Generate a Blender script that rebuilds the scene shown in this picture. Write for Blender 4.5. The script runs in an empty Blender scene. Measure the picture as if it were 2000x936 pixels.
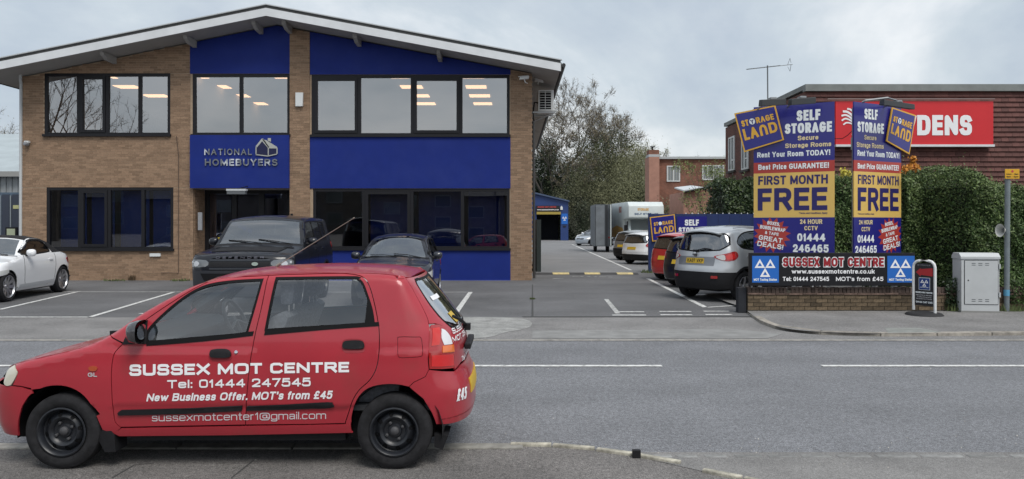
import bpy, bmesh, math, random
import numpy as np
from mathutils import Vector, Matrix
from mathutils.geometry import delaunay_2d_cdt
random.seed(7)
R = math.radians
sc = bpy.context.scene
COL = sc.collection

# ---------------------------------------------------------------- camera
F, EYE, CX, HY = 1444.0, 1.74, 1000.0, 440.0      # focal length in photo pixels, eye height, principal point
cam = bpy.data.cameras.new('camera'); cam_o = bpy.data.objects.new('camera', cam); COL.objects.link(cam_o)
cam_o.location = (0, 0, EYE); cam_o.rotation_euler = (R(90), 0, 0)
cam.sensor_width = 36; cam.lens = 36*F/2000; cam.shift_y = -(468-HY)/2000
cam.clip_start = 0.1; cam.clip_end = 3000
sc.camera = cam_o

# ---------------------------------------------------------------- sky, sun, exposure
SUN_EL, SUN_AZ = R(56), R(150)     # azimuth from +Y clockwise: behind the camera to the right
w = bpy.data.worlds.new('World'); sc.world = w; w.use_nodes = True
nt = w.node_tree; N = nt.nodes; L = nt.links; N.clear()
out = N.new('ShaderNodeOutputWorld'); bg = N.new('ShaderNodeBackground'); bg.inputs[1].default_value = 0.1
sky = N.new('ShaderNodeTexSky'); sky.sky_type = 'NISHITA'; sky.sun_disc = False
sky.sun_elevation = SUN_EL; sky.sun_rotation = SUN_AZ; sky.air_density = 1.4; sky.dust_density = 2.0
tc = N.new('ShaderNodeTexCoord')
mp = N.new('ShaderNodeMapping'); mp.inputs['Scale'].default_value = (1, 1, 1.7); mp.inputs['Location'].default_value = (0.62, 0.3, 0.05)
L.new(tc.outputs['Generated'], mp.inputs[0])
n1 = N.new('ShaderNodeTexNoise'); n1.inputs['Scale'].default_value = 2.1; n1.inputs['Detail'].default_value = 9; n1.inputs['Roughness'].default_value = .55; n1.inputs['Distortion'].default_value = .35
n2 = N.new('ShaderNodeTexNoise'); n2.inputs['Scale'].default_value = 6.5; n2.inputs['Detail'].default_value = 8; n2.inputs['Roughness'].default_value = .6
L.new(mp.outputs[0], n1.inputs['Vector']); L.new(mp.outputs[0], n2.inputs['Vector'])
r1 = N.new('ShaderNodeValToRGB'); cr = r1.color_ramp      # cloud tone: grey blue bellies to bright tops
cr.elements[0].position = .38; cr.elements[0].color = (3.1, 3.5, 4.05, 1)
cr.elements[1].position = .62; cr.elements[1].color = (5.6, 5.75, 5.9, 1)
e = cr.elements.new(.50); e.color = (3.85, 4.25, 4.6, 1)
L.new(n1.outputs['Fac'], r1.inputs[0])
r2 = N.new('ShaderNodeValToRGB'); r2.color_ramp.elements[0].color = (.93, .95, .97, 1); r2.color_ramp.elements[0].position = .35
r2.color_ramp.elements[1].position = .65; r2.color_ramp.elements[1].color = (1.06, 1.05, 1.04, 1)
L.new(n2.outputs['Fac'], r2.inputs[0])
mu = N.new('ShaderNodeMix'); mu.data_type = 'RGBA'; mu.blend_type = 'MULTIPLY'; mu.inputs[0].default_value = 1
L.new(r1.outputs[0], mu.inputs[6]); L.new(r2.outputs[0], mu.inputs[7])
mx = N.new('ShaderNodeMix'); mx.data_type = 'RGBA'; mx.inputs[0].default_value = .9
L.new(sky.outputs[0], mx.inputs[6]); L.new(mu.outputs[2], mx.inputs[7])
L.new(mx.outputs[2], bg.inputs[0]); L.new(bg.outputs[0], out.inputs[0])
sun = bpy.data.lights.new('sun', 'SUN'); sun.energy = 1.5; sun.angle = R(30); sun.color = (1, .96, .9)
sun_o = bpy.data.objects.new('sun', sun); COL.objects.link(sun_o)
sdir = Vector((math.sin(SUN_AZ)*math.cos(SUN_EL), math.cos(SUN_AZ)*math.cos(SUN_EL), math.sin(SUN_EL)))
sun_o.rotation_euler = sdir.to_track_quat('Z', 'Y').to_euler(); sun_o.location = sdir*60
sc.view_settings.view_transform = 'Standard'; sc.view_settings.look = 'None'
sc.view_settings.exposure = 0.72; sc.view_settings.gamma = 1
sc.cycles.max_bounces = 8; sc.cycles.transparent_max_bounces = 16

# ---------------------------------------------------------------- where a photo point stands in the place
def P(px, py, D): return Vector(((px-CX)*D/F, D, EYE-(py-HY)*D/F))
def G(px, py):
    D = F*EYE/(py-HY); return ((px-CX)*D/F, D)
def XX(px, D): return (px-CX)*D/F
def ZZ(py, D): return EYE-(py-HY)*D/F

# ---------------------------------------------------------------- materials
MATS = {}
def mat(name, col, rough=.7, metal=0, var=0, vscale=8, bump=0, bscale=60, coat=0, island=0, emit=None, spec=.5, back=None, var2=None, rand=0):
    if name in MATS: return MATS[name]
    m = bpy.data.materials.new(name); m.use_nodes = True; t = m.node_tree; n = t.nodes; l = t.links
    b = n['Principled BSDF']; b.inputs['Base Color'].default_value = (*col, 1); b.inputs['Roughness'].default_value = rough
    b.inputs['Metallic'].default_value = metal; b.inputs['Specular IOR Level'].default_value = spec
    b.inputs['Coat Weight'].default_value = coat; b.inputs['Coat Roughness'].default_value = .08
    cur = None
    def mix(a, fac, c2, c1=None, mode='MIX'):
        x = n.new('ShaderNodeMix'); x.data_type = 'RGBA'; x.blend_type = mode
        if hasattr(fac, 'links'): l.new(fac, x.inputs[0])
        else: x.inputs[0].default_value = fac
        if a is not None: l.new(a, x.inputs[6])
        else: x.inputs[6].default_value = (*c1, 1)
        x.inputs[7].default_value = (*c2, 1); return x.outputs[2]
    tcn = n.new('ShaderNodeTexCoord')
    def noise(s, d=5, r=.6):
        q = n.new('ShaderNodeTexNoise'); q.inputs['Scale'].default_value = s; q.inputs['Detail'].default_value = d; q.inputs['Roughness'].default_value = r
        l.new(tcn.outputs['Object'], q.inputs['Vector']); return q.outputs['Fac']
    def ramp(f, a, c):
        q = n.new('ShaderNodeMapRange'); q.inputs[1].default_value = a; q.inputs[2].default_value = c; l.new(f, q.inputs[0]); return q.outputs[0]
    if var:
        dk = tuple(c*(1-var) for c in col); lt = tuple(min(1, c*(1+var)) for c in col)
        cur = mix(None, ramp(noise(vscale), .3, .7), lt, dk)
    if var2:      # (colour, scale, low, high, strength): blotches of another colour
        f = ramp(noise(var2[1], 6), var2[2], var2[3])
        mm = n.new('ShaderNodeMath'); mm.operation = 'MULTIPLY'; mm.inputs[1].default_value = var2[4]; l.new(f, mm.inputs[0])
        cur = mix(cur, mm.outputs[0], var2[0], col)
    if island or rand:
        if island:
            g = n.new('ShaderNodeNewGeometry'); rs = g.outputs['Random Per Island']; am = island
        else:
            g = n.new('ShaderNodeObjectInfo'); rs = g.outputs['Random']; am = rand
        q = n.new('ShaderNodeMapRange'); q.inputs[3].default_value = 1-am; q.inputs[4].default_value = 1+am; l.new(rs, q.inputs[0])
        h = n.new('ShaderNodeHueSaturation')
        l.new(q.outputs[0], h.inputs['Value'])
        if cur is not None: l.new(cur, h.inputs['Color'])
        else: h.inputs['Color'].default_value = (*col, 1)
        cur = h.outputs[0]
    if cur is not None: l.new(cur, b.inputs['Base Color'])
    if bump:
        bp = n.new('ShaderNodeBump'); bp.inputs['Strength'].default_value = bump; bp.inputs['Distance'].default_value = .01
        l.new(noise(bscale, 3), bp.inputs['Height']); l.new(bp.outputs[0], b.inputs['Normal'])
    if emit:
        b.inputs['Emission Color'].default_value = (*emit[:3], 1); b.inputs['Emission Strength'].default_value = emit[3]
    if back:      # the unpainted inner face of a sheet
        g = n.new('ShaderNodeNewGeometry'); d2 = n.new('ShaderNodeBsdfDiffuse'); d2.inputs[0].default_value = (*back, 1)
        ms = n.new('ShaderNodeMixShader'); l.new(g.outputs['Backfacing'], ms.inputs[0]); l.new(b.outputs[0], ms.inputs[1]); l.new(d2.outputs[0], ms.inputs[2])
        l.new(ms.outputs[0], n['Material Output'].inputs[0])
    MATS[name] = m; return m

def glass(name, tint=(.8, .85, .85), base=.08, rough=.01, fres=1.3):
    if name in MATS: return MATS[name]
    m = bpy.data.materials.new(name); m.use_nodes = True; t = m.node_tree; n = t.nodes; l = t.links
    n.remove(n['Principled BSDF'])
    tr = n.new('ShaderNodeBsdfTransparent'); tr.inputs[0].default_value = (*tint, 1)
    gl = n.new('ShaderNodeBsdfGlossy'); gl.inputs['Roughness'].default_value = rough; gl.inputs[0].default_value = (.95, .97, 1, 1)
    fr = n.new('ShaderNodeFresnel'); fr.inputs[0].default_value = fres
    ad = n.new('ShaderNodeMath'); ad.operation = 'ADD'; ad.use_clamp = True; ad.inputs[1].default_value = base; l.new(fr.outputs[0], ad.inputs[0])
    ms = n.new('ShaderNodeMixShader'); l.new(ad.outputs[0], ms.inputs[0]); l.new(tr.outputs[0], ms.inputs[1]); l.new(gl.outputs[0], ms.inputs[2])
    l.new(ms.outputs[0], n['Material Output'].inputs[0])
    MATS[name] = m; return m

# ---------------------------------------------------------------- mesh building
class MB:
    def __init__(s): s.v = []; s.f = []
    def add(s, vs, fs):
        k = len(s.v); s.v.extend([tuple(p) for p in vs]); s.f.extend([tuple(i+k for i in f) for f in fs]); return s
    def box(s, x0, x1, y0, y1, z0, z1):
        if x0 > x1: x0, x1 = x1, x0
        if y0 > y1: y0, y1 = y1, y0
        if z0 > z1: z0, z1 = z1, z0
        return s.add([(x0,y0,z0),(x1,y0,z0),(x1,y1,z0),(x0,y1,z0),(x0,y0,z1),(x1,y0,z1),(x1,y1,z1),(x0,y1,z1)],
                     [(0,3,2,1),(4,5,6,7),(0,1,5,4),(1,2,6,5),(2,3,7,6),(3,0,4,7)])
    def obox(s, c, size, rz=0, rx=0, ry=0):
        m = Matrix.Translation(Vector(c)) @ Matrix.Rotation(rz, 4, 'Z') @ Matrix.Rotation(ry, 4, 'Y') @ Matrix.Rotation(rx, 4, 'X')
        h = [q/2 for q in size]; k = MB().box(-h[0], h[0], -h[1], h[1], -h[2], h[2])
        return s.add([m @ Vector(p) for p in k.v], k.f)
    def quad(s, a, b, c, d): return s.add([a, b, c, d], [(0,1,2,3)])
    def tube(s, pts, r, n=8, cap=True):
        pts = [Vector(p) for p in pts]; k = len(s.v); m = len(pts)
        rr = r if hasattr(r, '__len__') else [r]*m
        up = None
        for i, p in enumerate(pts):
            d = (pts[min(i+1, m-1)]-pts[max(i-1, 0)]).normalized()
            if up is None: up = Vector((0,0,1)) if abs(d.z) < .9 else Vector((1,0,0))
            a = d.cross(up).normalized(); b = d.cross(a).normalized()
            for j in range(n):
                t = 2*math.pi*j/n; s.v.append(tuple(p + (a*math.cos(t) + b*math.sin(t))*rr[i]))
        for i in range(m-1):
            for j in range(n):
                s.f.append((k+i*n+j, k+i*n+(j+1) % n, k+(i+1)*n+(j+1) % n, k+(i+1)*n+j))
        if cap:
            s.f.append(tuple(k+j for j in range(n))[::-1]); s.f.append(tuple(k+(m-1)*n+j for j in range(n)))
        return s
    def prism(s, poly, a, b, axis='y'):
        # polygon in the other two axes (x,z for y / x,y for z / y,z for x), extruded from a to b
        def q(p, t): return (p[0], t, p[1]) if axis == 'y' else ((p[0], p[1], t) if axis == 'z' else (t, p[0], p[1]))
        n = len(poly); ar = sum(poly[i][0]*poly[(i+1) % n][1]-poly[(i+1) % n][0]*poly[i][1] for i in range(n))
        if ar < 0: poly = poly[::-1]
        if a > b: a, b = b, a
        vs = [q(p, a) for p in poly] + [q(p, b) for p in poly]
        f1 = tuple(range(n)); f2 = tuple(range(2*n-1, n-1, -1)); sides = [(i, i+n, (i+1) % n+n, (i+1) % n) for i in range(n)]
        if axis != 'y': f1 = f1[::-1]; f2 = f2[::-1]; sides = [t[::-1] for t in sides]
        return s.add(vs, [f1, f2]+sides)
    def lathe(s, prof, c, axis='y', n=24, closed=False):
        # prof: (radius, offset along the axis)
        c = Vector(c); k = len(s.v); m = len(prof)
        for (r, o) in prof:
            for j in range(n):
                t = 2*math.pi*j/n; a, b = r*math.cos(t), r*math.sin(t)
                p = Vector((a, o, b)) if axis == 'y' else (Vector((a, b, o)) if axis == 'z' else Vector((o, a, b)))
                s.v.append(tuple(c+p))
        rng = m if closed else m-1
        for i in range(rng):
            i2 = (i+1) % m
            for j in range(n): s.f.append((k+i*n+j, k+i*n+(j+1) % n, k+i2*n+(j+1) % n, k+i2*n+j))
        return s
    def merge(s, o): return s.add(o.v, o.f)
    def build(s, name, m, parent=None, org=None, smooth=False, kind=None, bevel=0, recalc=False, label=None):
        me = bpy.data.meshes.new(name)
        vs = s.v
        if org is not None: vs = [(p[0]-org[0], p[1]-org[1], p[2]-org[2]) for p in vs]
        me.from_pydata(vs, [], s.f); me.materials.append(m); me.update()
        if recalc or bevel:
            bm = bmesh.new(); bm.from_mesh(me); bmesh.ops.recalc_face_normals(bm, faces=bm.faces)
            if bevel: bmesh.ops.bevel(bm, geom=[e for e in bm.edges if len(e.link_faces) == 2 and e.calc_face_angle(0) > .6], offset=bevel, segments=2, affect='EDGES', profile=.6)
            bm.to_mesh(me); bm.free()
        if smooth:
            me.polygons.foreach_set('use_smooth', [True]*len(me.polygons))
            try: me.set_sharp_from_angle(angle=R(38))
            except Exception: pass
        o = bpy.data.objects.new(name, me); COL.objects.link(o)
        if parent: o.parent = parent
        if kind: o['kind'] = kind
        if label: o['label'] = label
        return o

def thing(name, label, cat, loc=(0,0,0), rz=0, group=None):
    o = bpy.data.objects.new(name, None); COL.objects.link(o); o.location = loc; o.rotation_euler = (0, 0, rz)
    o.empty_display_size = .3; o['label'] = label; o['category'] = cat
    if group: o['group'] = group
    return o
def tag(o, label, cat, group=None):
    o['label'] = label; o['category'] = cat
    if group: o['group'] = group
    return o
def share(me_o, name, loc, parent, rot=None, scale=None):
    o = me_o.copy(); o.name = name; COL.objects.link(o); o.parent = parent; o.location = loc
    if rot: o.rotation_euler = rot
    if scale: o.scale = scale
    return o

def stroke_tri(p, t):
    """ring triangle: outline p (3 pts) with stroke t, as verts/faces"""
    c = (sum(q[0] for q in p)/3, sum(q[1] for q in p)/3)
    inn = [(c[0]+(q[0]-c[0])*t, c[1]+(q[1]-c[1])*t) for q in p]
    return list(p)+inn, [(0,1,4,3), (1,2,5,4), (2,0,3,5)]
# ---------------------------------------------------------------- curves
def pchip(pts):
    pts = sorted(pts); x = np.array([p[0] for p in pts], float); y = np.array([p[1] for p in pts], float)
    h = np.diff(x); d = np.diff(y)/h; m = np.zeros(len(x)); m[0] = d[0]; m[-1] = d[-1]
    for i in range(1, len(x)-1):
        if d[i-1]*d[i] > 0:
            w1 = 2*h[i]+h[i-1]; w2 = h[i]+2*h[i-1]; m[i] = (w1+w2)/(w1/d[i-1]+w2/d[i])
    def f(q):
        q = np.clip(np.asarray(q, float), x[0], x[-1]); i = np.clip(np.searchsorted(x, q)-1, 0, len(x)-2)
        t = (q-x[i])/h[i]; t2 = t*t; t3 = t2*t
        return (2*t3-3*t2+1)*y[i]+(t3-2*t2+t)*h[i]*m[i]+(-2*t3+3*t2)*y[i+1]+(t3-t2)*h[i]*m[i+1]
    return f
def smooth(pts, n=5, closed=True):
    """Catmull-Rom through pts; a point with a third value is a hard corner"""
    out = []; k = len(pts)
    for i in range(k if closed else k-1):
        p1, p2 = pts[i], pts[(i+1) % k]
        p0 = pts[i-1] if (closed or i > 0) else p1; p3 = pts[(i+2) % k] if (closed or i < k-2) else p2
        if len(p1) > 2: p0 = p1
        if len(p2) > 2: p3 = p2
        if len(p1) > 2 and len(p2) > 2: out.append((p1[0], p1[1])); continue
        for j in range(n):
            t = j/n; out.append(tuple(.5*((2*p1[a])+(-p0[a]+p2[a])*t+(2*p0[a]-5*p1[a]+4*p2[a]-p3[a])*t*t+(-p0[a]+3*p1[a]-3*p2[a]+p3[a])*t**3) for a in (0, 1)))
    if not closed: out.append(tuple(pts[-1][:2]))
    return out
def resample(poly, h):
    out = []; n = len(poly)
    for i in range(n):
        a, b = poly[i], poly[(i+1) % n]; d = math.hypot(b[0]-a[0], b[1]-a[1]); k = max(1, int(math.ceil(d/h)))
        for j in range(k): out.append((a[0]+(b[0]-a[0])*j/k, a[1]+(b[1]-a[1])*j/k))
    # drop near duplicates
    o2 = []
    for p in out:
        if not o2 or math.hypot(p[0]-o2[-1][0], p[1]-o2[-1][1]) > h*.12: o2.append(p)
    if math.hypot(o2[0][0]-o2[-1][0], o2[0][1]-o2[-1][1]) < h*.12: o2.pop()
    return o2
def area(p): return .5*sum(p[i][0]*p[(i+1) % len(p)][1]-p[(i+1) % len(p)][0]*p[i][1] for i in range(len(p)))
def inset(poly, d):
    if d == 0: return poly
    if area(poly) < 0: poly = poly[::-1]
    n = len(poly); out = []
    for i in range(n):
        p0, p1, p2 = poly[i-1], poly[i], poly[(i+1) % n]
        e1 = (p1[0]-p0[0], p1[1]-p0[1]); e2 = (p2[0]-p1[0], p2[1]-p1[1])
        l1 = math.hypot(*e1) or 1; l2 = math.hypot(*e2) or 1
        nx = -(e1[1]/l1+e2[1]/l2); ny = e1[0]/l1+e2[0]/l2; l = math.hypot(nx, ny) or 1
        q = min(1.6, 2/l if l > .01 else 1); out.append((p1[0]+nx/l*d*q, p1[1]+ny/l*d*q))
    return out
def inside(poly, x, y):
    P_ = np.array(poly); x = np.asarray(x); y = np.asarray(y); r = np.zeros(x.shape, bool)
    x1, y1 = P_[:,0], P_[:,1]; x2, y2 = np.roll(x1, -1), np.roll(y1, -1)
    for a, b, c, d in zip(x1, y1, x2, y2):
        k = ((b > y) != (d > y)); 
        with np.errstate(divide='ignore', invalid='ignore'): r ^= k & (x < (c-a)*(y-b)/((d-b) if d != b else 1e-9)+a)
    return r
def fill(poly, h, holes=()):
    """triangulated sheet: boundary, grid interior. returns verts (n,2), tris, boundary edges"""
    if area(poly) < 0: poly = poly[::-1]
    loops = [resample(poly, h)]+[resample(q, h) for q in holes]
    vs = []; es = []
    for lp in loops:
        k = len(vs); vs += lp; es += [(k+i, k+(i+1) % len(lp)) for i in range(len(lp))]
    B_ = np.array(vs); x0, y0 = B_[:len(loops[0])].min(0); x1, y1 = B_[:len(loops[0])].max(0)
    gx, gy = np.meshgrid(np.arange(x0+h*.5, x1, h), np.arange(y0+h*.5, y1, h)); gx = gx.ravel(); gy = gy.ravel()
    if len(gx):
        ok = inside(loops[0], gx, gy)
        for q in loops[1:]: ok &= ~inside(q, gx, gy)
        gx = gx[ok]; gy = gy[ok]
        if len(gx):
            d = np.full(len(gx), 9e9)
            for c in range(0, len(B_), 200):
                bb = B_[c:c+200]; d = np.minimum(d, ((gx[:,None]-bb[None,:,0])**2+(gy[:,None]-bb[None,:,1])**2).min(1))
            ok = d > (h*.45)**2; vs = vs+list(zip(gx[ok], gy[ok]))
    r = delaunay_2d_cdt([Vector((float(a), float(b))) for a, b in vs], es, [], 0, 1e-6, True)
    V = np.array([tuple(p) for p in r[0]]); T_ = [f for f in r[2]]
    c = np.array([V[list(f)].mean(0) for f in T_]); ok = inside(loops[0], c[:,0], c[:,1])
    for q in loops[1:]: ok &= ~inside(q, c[:,0], c[:,1])
    tris = []
    for f, k in zip(T_, ok):
        if not k: continue
        f = tuple(f); a = area([tuple(V[i]) for i in f])
        if abs(a) < 1e-9: continue
        tris.append(f if a > 0 else f[::-1])
    cnt = {}
    for f in tris:
        for i in range(3):
            e_ = (f[i], f[(i+1) % 3]); cnt[e_] = 1
    be = [e_ for e_ in cnt if (e_[1], e_[0]) not in cnt]
    return V, tris, be

class Shell:
    """a car's skin. P space: (u, z), u runs along the side and round both corners to the middle of nose and tail;
    T space: (x, t), the top from nose to tail, t = -1..1 across. Nose is at small x; the near side is y < 0."""
    def __init__(s, T, B, W, xf, xr, cf, cr, Sf, Sr, nf=2.6, nr=2.8, rnd=.05, crown=2.2, bulge=None):
        s.T, s.B, s.W, s.xf, s.xr = map(pchip, (T, B, W, xf, xr)); s.cf, s.cr, s.Sf, s.Sr, s.nf, s.nr, s.rnd, s.crown = cf, cr, Sf, Sr, nf, nr, rnd, crown
        s.x0 = T[0][0]; s.x1 = T[-1][0]; s.bulge = bulge
    def Wd(s, x, z):
        W = s.W(z)
        d = np.clip(s.B(np.clip(x, s.x0, s.x1))-z, 0, s.rnd); q = 1-d/s.rnd
        W = W-s.rnd*.8*(1-np.sqrt(np.clip(1-q*q, 0, 1)))
        if s.bulge is not None: W = W+s.bulge(x, z)
        return W
    def Pt(s, u, z):
        u = np.asarray(u, float); z = np.asarray(z, float)
        tf = np.clip((s.cf-u)/s.Sf, 0, 1)*math.pi/2; tr = np.clip((u-s.cr)/s.Sr, 0, 1)*math.pi/2
        fr = tf > 0; th = np.where(fr, tf, tr); n = np.where(fr, s.nf, s.nr)
        a = np.sin(th); b = np.cos(th); r = (np.abs(a)**n+np.abs(b)**n)**(-1/n); a = a*r; b = b*r
        x = np.where(fr, s.cf-(s.cf-s.xf(z))*a, np.where(u > s.cr, s.cr+(s.xr(z)-s.cr)*a, u))
        return np.stack([x, -s.Wd(x, z)*b, z], -1)
    def yb(s, x):
        z = s.B(x); rf = np.maximum(s.cf-s.xf(z), 1e-4); rr = np.maximum(s.xr(z)-s.cr, 1e-4)
        a = np.where(x < s.cf, np.clip((s.cf-x)/rf, 0, 1), np.where(x > s.cr, np.clip((x-s.cr)/rr, 0, 1), 0)); n = np.where(x < s.cf, s.nf, s.nr)
        return s.Wd(x, z)*(1-a**n)**(1/n)
    def Tt(s, x, t):
        x = np.asarray(x, float); t = np.asarray(t, float); y = t*s.yb(x)
        return np.stack([x, y, s.B(x)+(s.T(x)-s.B(x))*(1-np.abs(t)**s.crown)], -1)
    def nrm(s, sp, a, b):
        f = s.Pt if sp == 'P' else s.Tt; e_ = 2e-3
        if sp == 'P': v = np.cross(f(a+e_, b)-f(a-e_, b), f(a, b+e_)-f(a, b-e_))
        else: v = np.cross(f(a+e_, b)-f(a-e_, b), f(a, b+e_)-f(a, b-e_))
        l = np.linalg.norm(v, axis=-1, keepdims=True); return v/np.maximum(l, 1e-9)
    def panel(s, name, poly, m, parent, sp='P', h=.05, gap=.003, lift=0., depth=.014, holes=(), side=-1, both=False, kind=None, label=None, org=(0,0,0), smooth_n=True):
        poly = inset(poly, gap) if gap else poly
        V, T_, be = fill(poly, h, holes)
        mid = np.zeros(len(V), bool)
        if both is True and sp == 'P':
            e1, e0 = s.cr+s.Sr, s.cf-s.Sf
            m1 = V[:,0] > e1-.006; m0 = V[:,0] < e0+.006; V[m1,0] = e1; V[m0,0] = e0; mid = m1 | m0
        be = [e_ for e_ in be if not (mid[e_[0]] and mid[e_[1]])]
        if sp == 'T':
            a, b = V[:,0], np.clip(V[:,1]/s.tw, -1, 1)
        else: a, b = V[:,0], V[:,1]
        Q = (s.Pt if sp == 'P' else s.Tt)(a, b); Nn = s.nrm(sp, a, b)
        Q = Q+Nn*lift; n = len(Q)
        bi = sorted({i for e_ in be for i in e_}); mp_ = {i: n+k for k, i in enumerate(bi)}
        Q2 = Q[bi]-Nn[bi]*depth
        nb = len(Q2)
        # the folded edge has its own vertices, so its shading stays crisp
        VV = np.concatenate([Q, Q[bi], Q2]); NN = np.concatenate([Nn, Nn[bi], Nn[bi]])
        F_ = [tuple(f) for f in T_]; nf = len(F_)
        for (i, j) in be: F_.append((mp_[j], mp_[i], mp_[i]+nb, mp_[j]+nb))
        obs = []
        def mk(sgn, VV, NN, F_):
            if sgn > 0:
                VV = VV*np.array([1,-1,1]); NN = NN*np.array([1,-1,1]); F_ = [f[::-1] for f in F_]
            return VV, NN, F_
        sets = [(-1,), (1,)] if both == 'two' else ([(-1, 1)] if both else [(side,)])
        for ss in sets:
            vv = []; nn = []; ff = []; isf = []
            for sg in ss:
                a_, b_, c_ = mk(sg, VV, NN, F_); k = sum(len(q) for q in vv); vv.append(a_); nn.append(b_); ff += [tuple(i+k for i in f) for f in c_]; isf += [True]*nf+[False]*(len(F_)-nf)
            vv = np.concatenate(vv)-np.array(org); nn = np.concatenate(nn)
            me = bpy.data.meshes.new(name); me.from_pydata(vv.tolist(), [], ff); me.materials.append(m); me.update()
            me.polygons.foreach_set('use_smooth', isf)
            if smooth_n:
                ln = []
                for p, f in zip(me.polygons, isf):
                    for vi in p.vertices: ln.append(tuple(nn[vi]) if f else tuple(p.normal))
                me.normals_split_custom_set(ln)
            o = bpy.data.objects.new(name, me); COL.objects.link(o); o.parent = parent
            if label: o['label'] = label
            if kind: o['kind'] = kind
            obs.append(o)
        return obs[0] if len(obs) == 1 else obs

def flat(name, v2, faces, fn, m, parent=None, org=None, kind=None, back=0):
    """a thin print: 2-D verts mapped by fn(x array, y array) -> (n,3)"""
    v2 = np.asarray(v2); Q = np.array(fn(v2[:,0], v2[:,1]))
    b = MB(); b.add(Q.tolist(), faces); return b.build(name, m, parent, org)
def flats(name, items, fn, m, parent=None, org=None):
    vs = []; fs = []
    for v, f in items:
        k = len(vs); vs += [tuple(q) for q in v]; fs += [tuple(i+k for i in g) for g in f]
    return flat(name, vs, fs, fn, m, parent, org)
def ngon(pts): return (pts, [tuple(range(len(pts)))])
def rect(x0, x1, y0, y1): return ([(x0,y0),(x1,y0),(x1,y1),(x0,y1)], [(0,1,2,3)])
def rrect(x0, x1, y0, y1, r, n=4):
    o = []
    for cx, cy, a0 in ((x1-r, y0+r, -90), (x1-r, y1-r, 0), (x0+r, y1-r, 90), (x0+r, y0+r, 180)):
        for i in range(n+1): a = R(a0+90*i/n); o.append((cx+r*math.cos(a), cy+r*math.sin(a)))
    return o
def ell(cx, cy, rx, ry, n=20): return [(cx+rx*math.cos(2*math.pi*i/n), cy+ry*math.sin(2*math.pi*i/n)) for i in range(n)]

# ---------------------------------------------------------------- shared materials of the vehicles
RUB = mat('tyre_rubber', (.020, .020, .022), .9, spec=.25, var=.35, vscale=20, bump=.25, bscale=120)
BLK = mat('black_plastic', (.012, .012, .014), .6, spec=.3, var=.2, vscale=30)
GRY = mat('grey_trim', (.06, .06, .065), .6)
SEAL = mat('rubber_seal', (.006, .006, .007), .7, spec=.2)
STEEL = mat('black_steel_wheel', (.016, .018, .023), .38, var=.4, vscale=14, spec=.5)
ALLOY = mat('alloy_wheel', (.5, .5, .52), .3, metal=.9)
CHROME = mat('chrome_trim', (.7, .7, .72), .12, metal=1)
DARKIN = mat('dark_cabin', (.06, .063, .07), .85)
SEATM = mat('seat_cloth', (.16, .17, .19), .9, var=.3, vscale=40)
CG = glass('car_glass', (.98, .995, .99), .11, rough=0)
CGD = glass('car_glass_dark', (.30, .36, .38), .10)
WSG = glass('windscreen_glass', (.42, .50, .52), .22, fres=1.45)
PRIV = glass('privacy_glass', (.07, .08, .09), .08, fres=1.45)
LENS_R = mat('red_lens', (.36, .006, .006), .12, coat=1, spec=.8)
LENS_W = mat('clear_lens', (.55, .56, .55), .15, coat=1)
LENS_O = mat('amber_lens', (.75, .16, .02), .15, coat=1)
LAMPM = mat('lamp_reflector', (.5, .52, .55), .2, metal=.6)
YPLATE = mat('yellow_plate', (.62, .40, .03), .5)
WHITE_T = mat('white_vinyl', (.86, .86, .88), .5)
BLACK_T = mat('black_print', (.01, .01, .012), .5)

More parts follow.
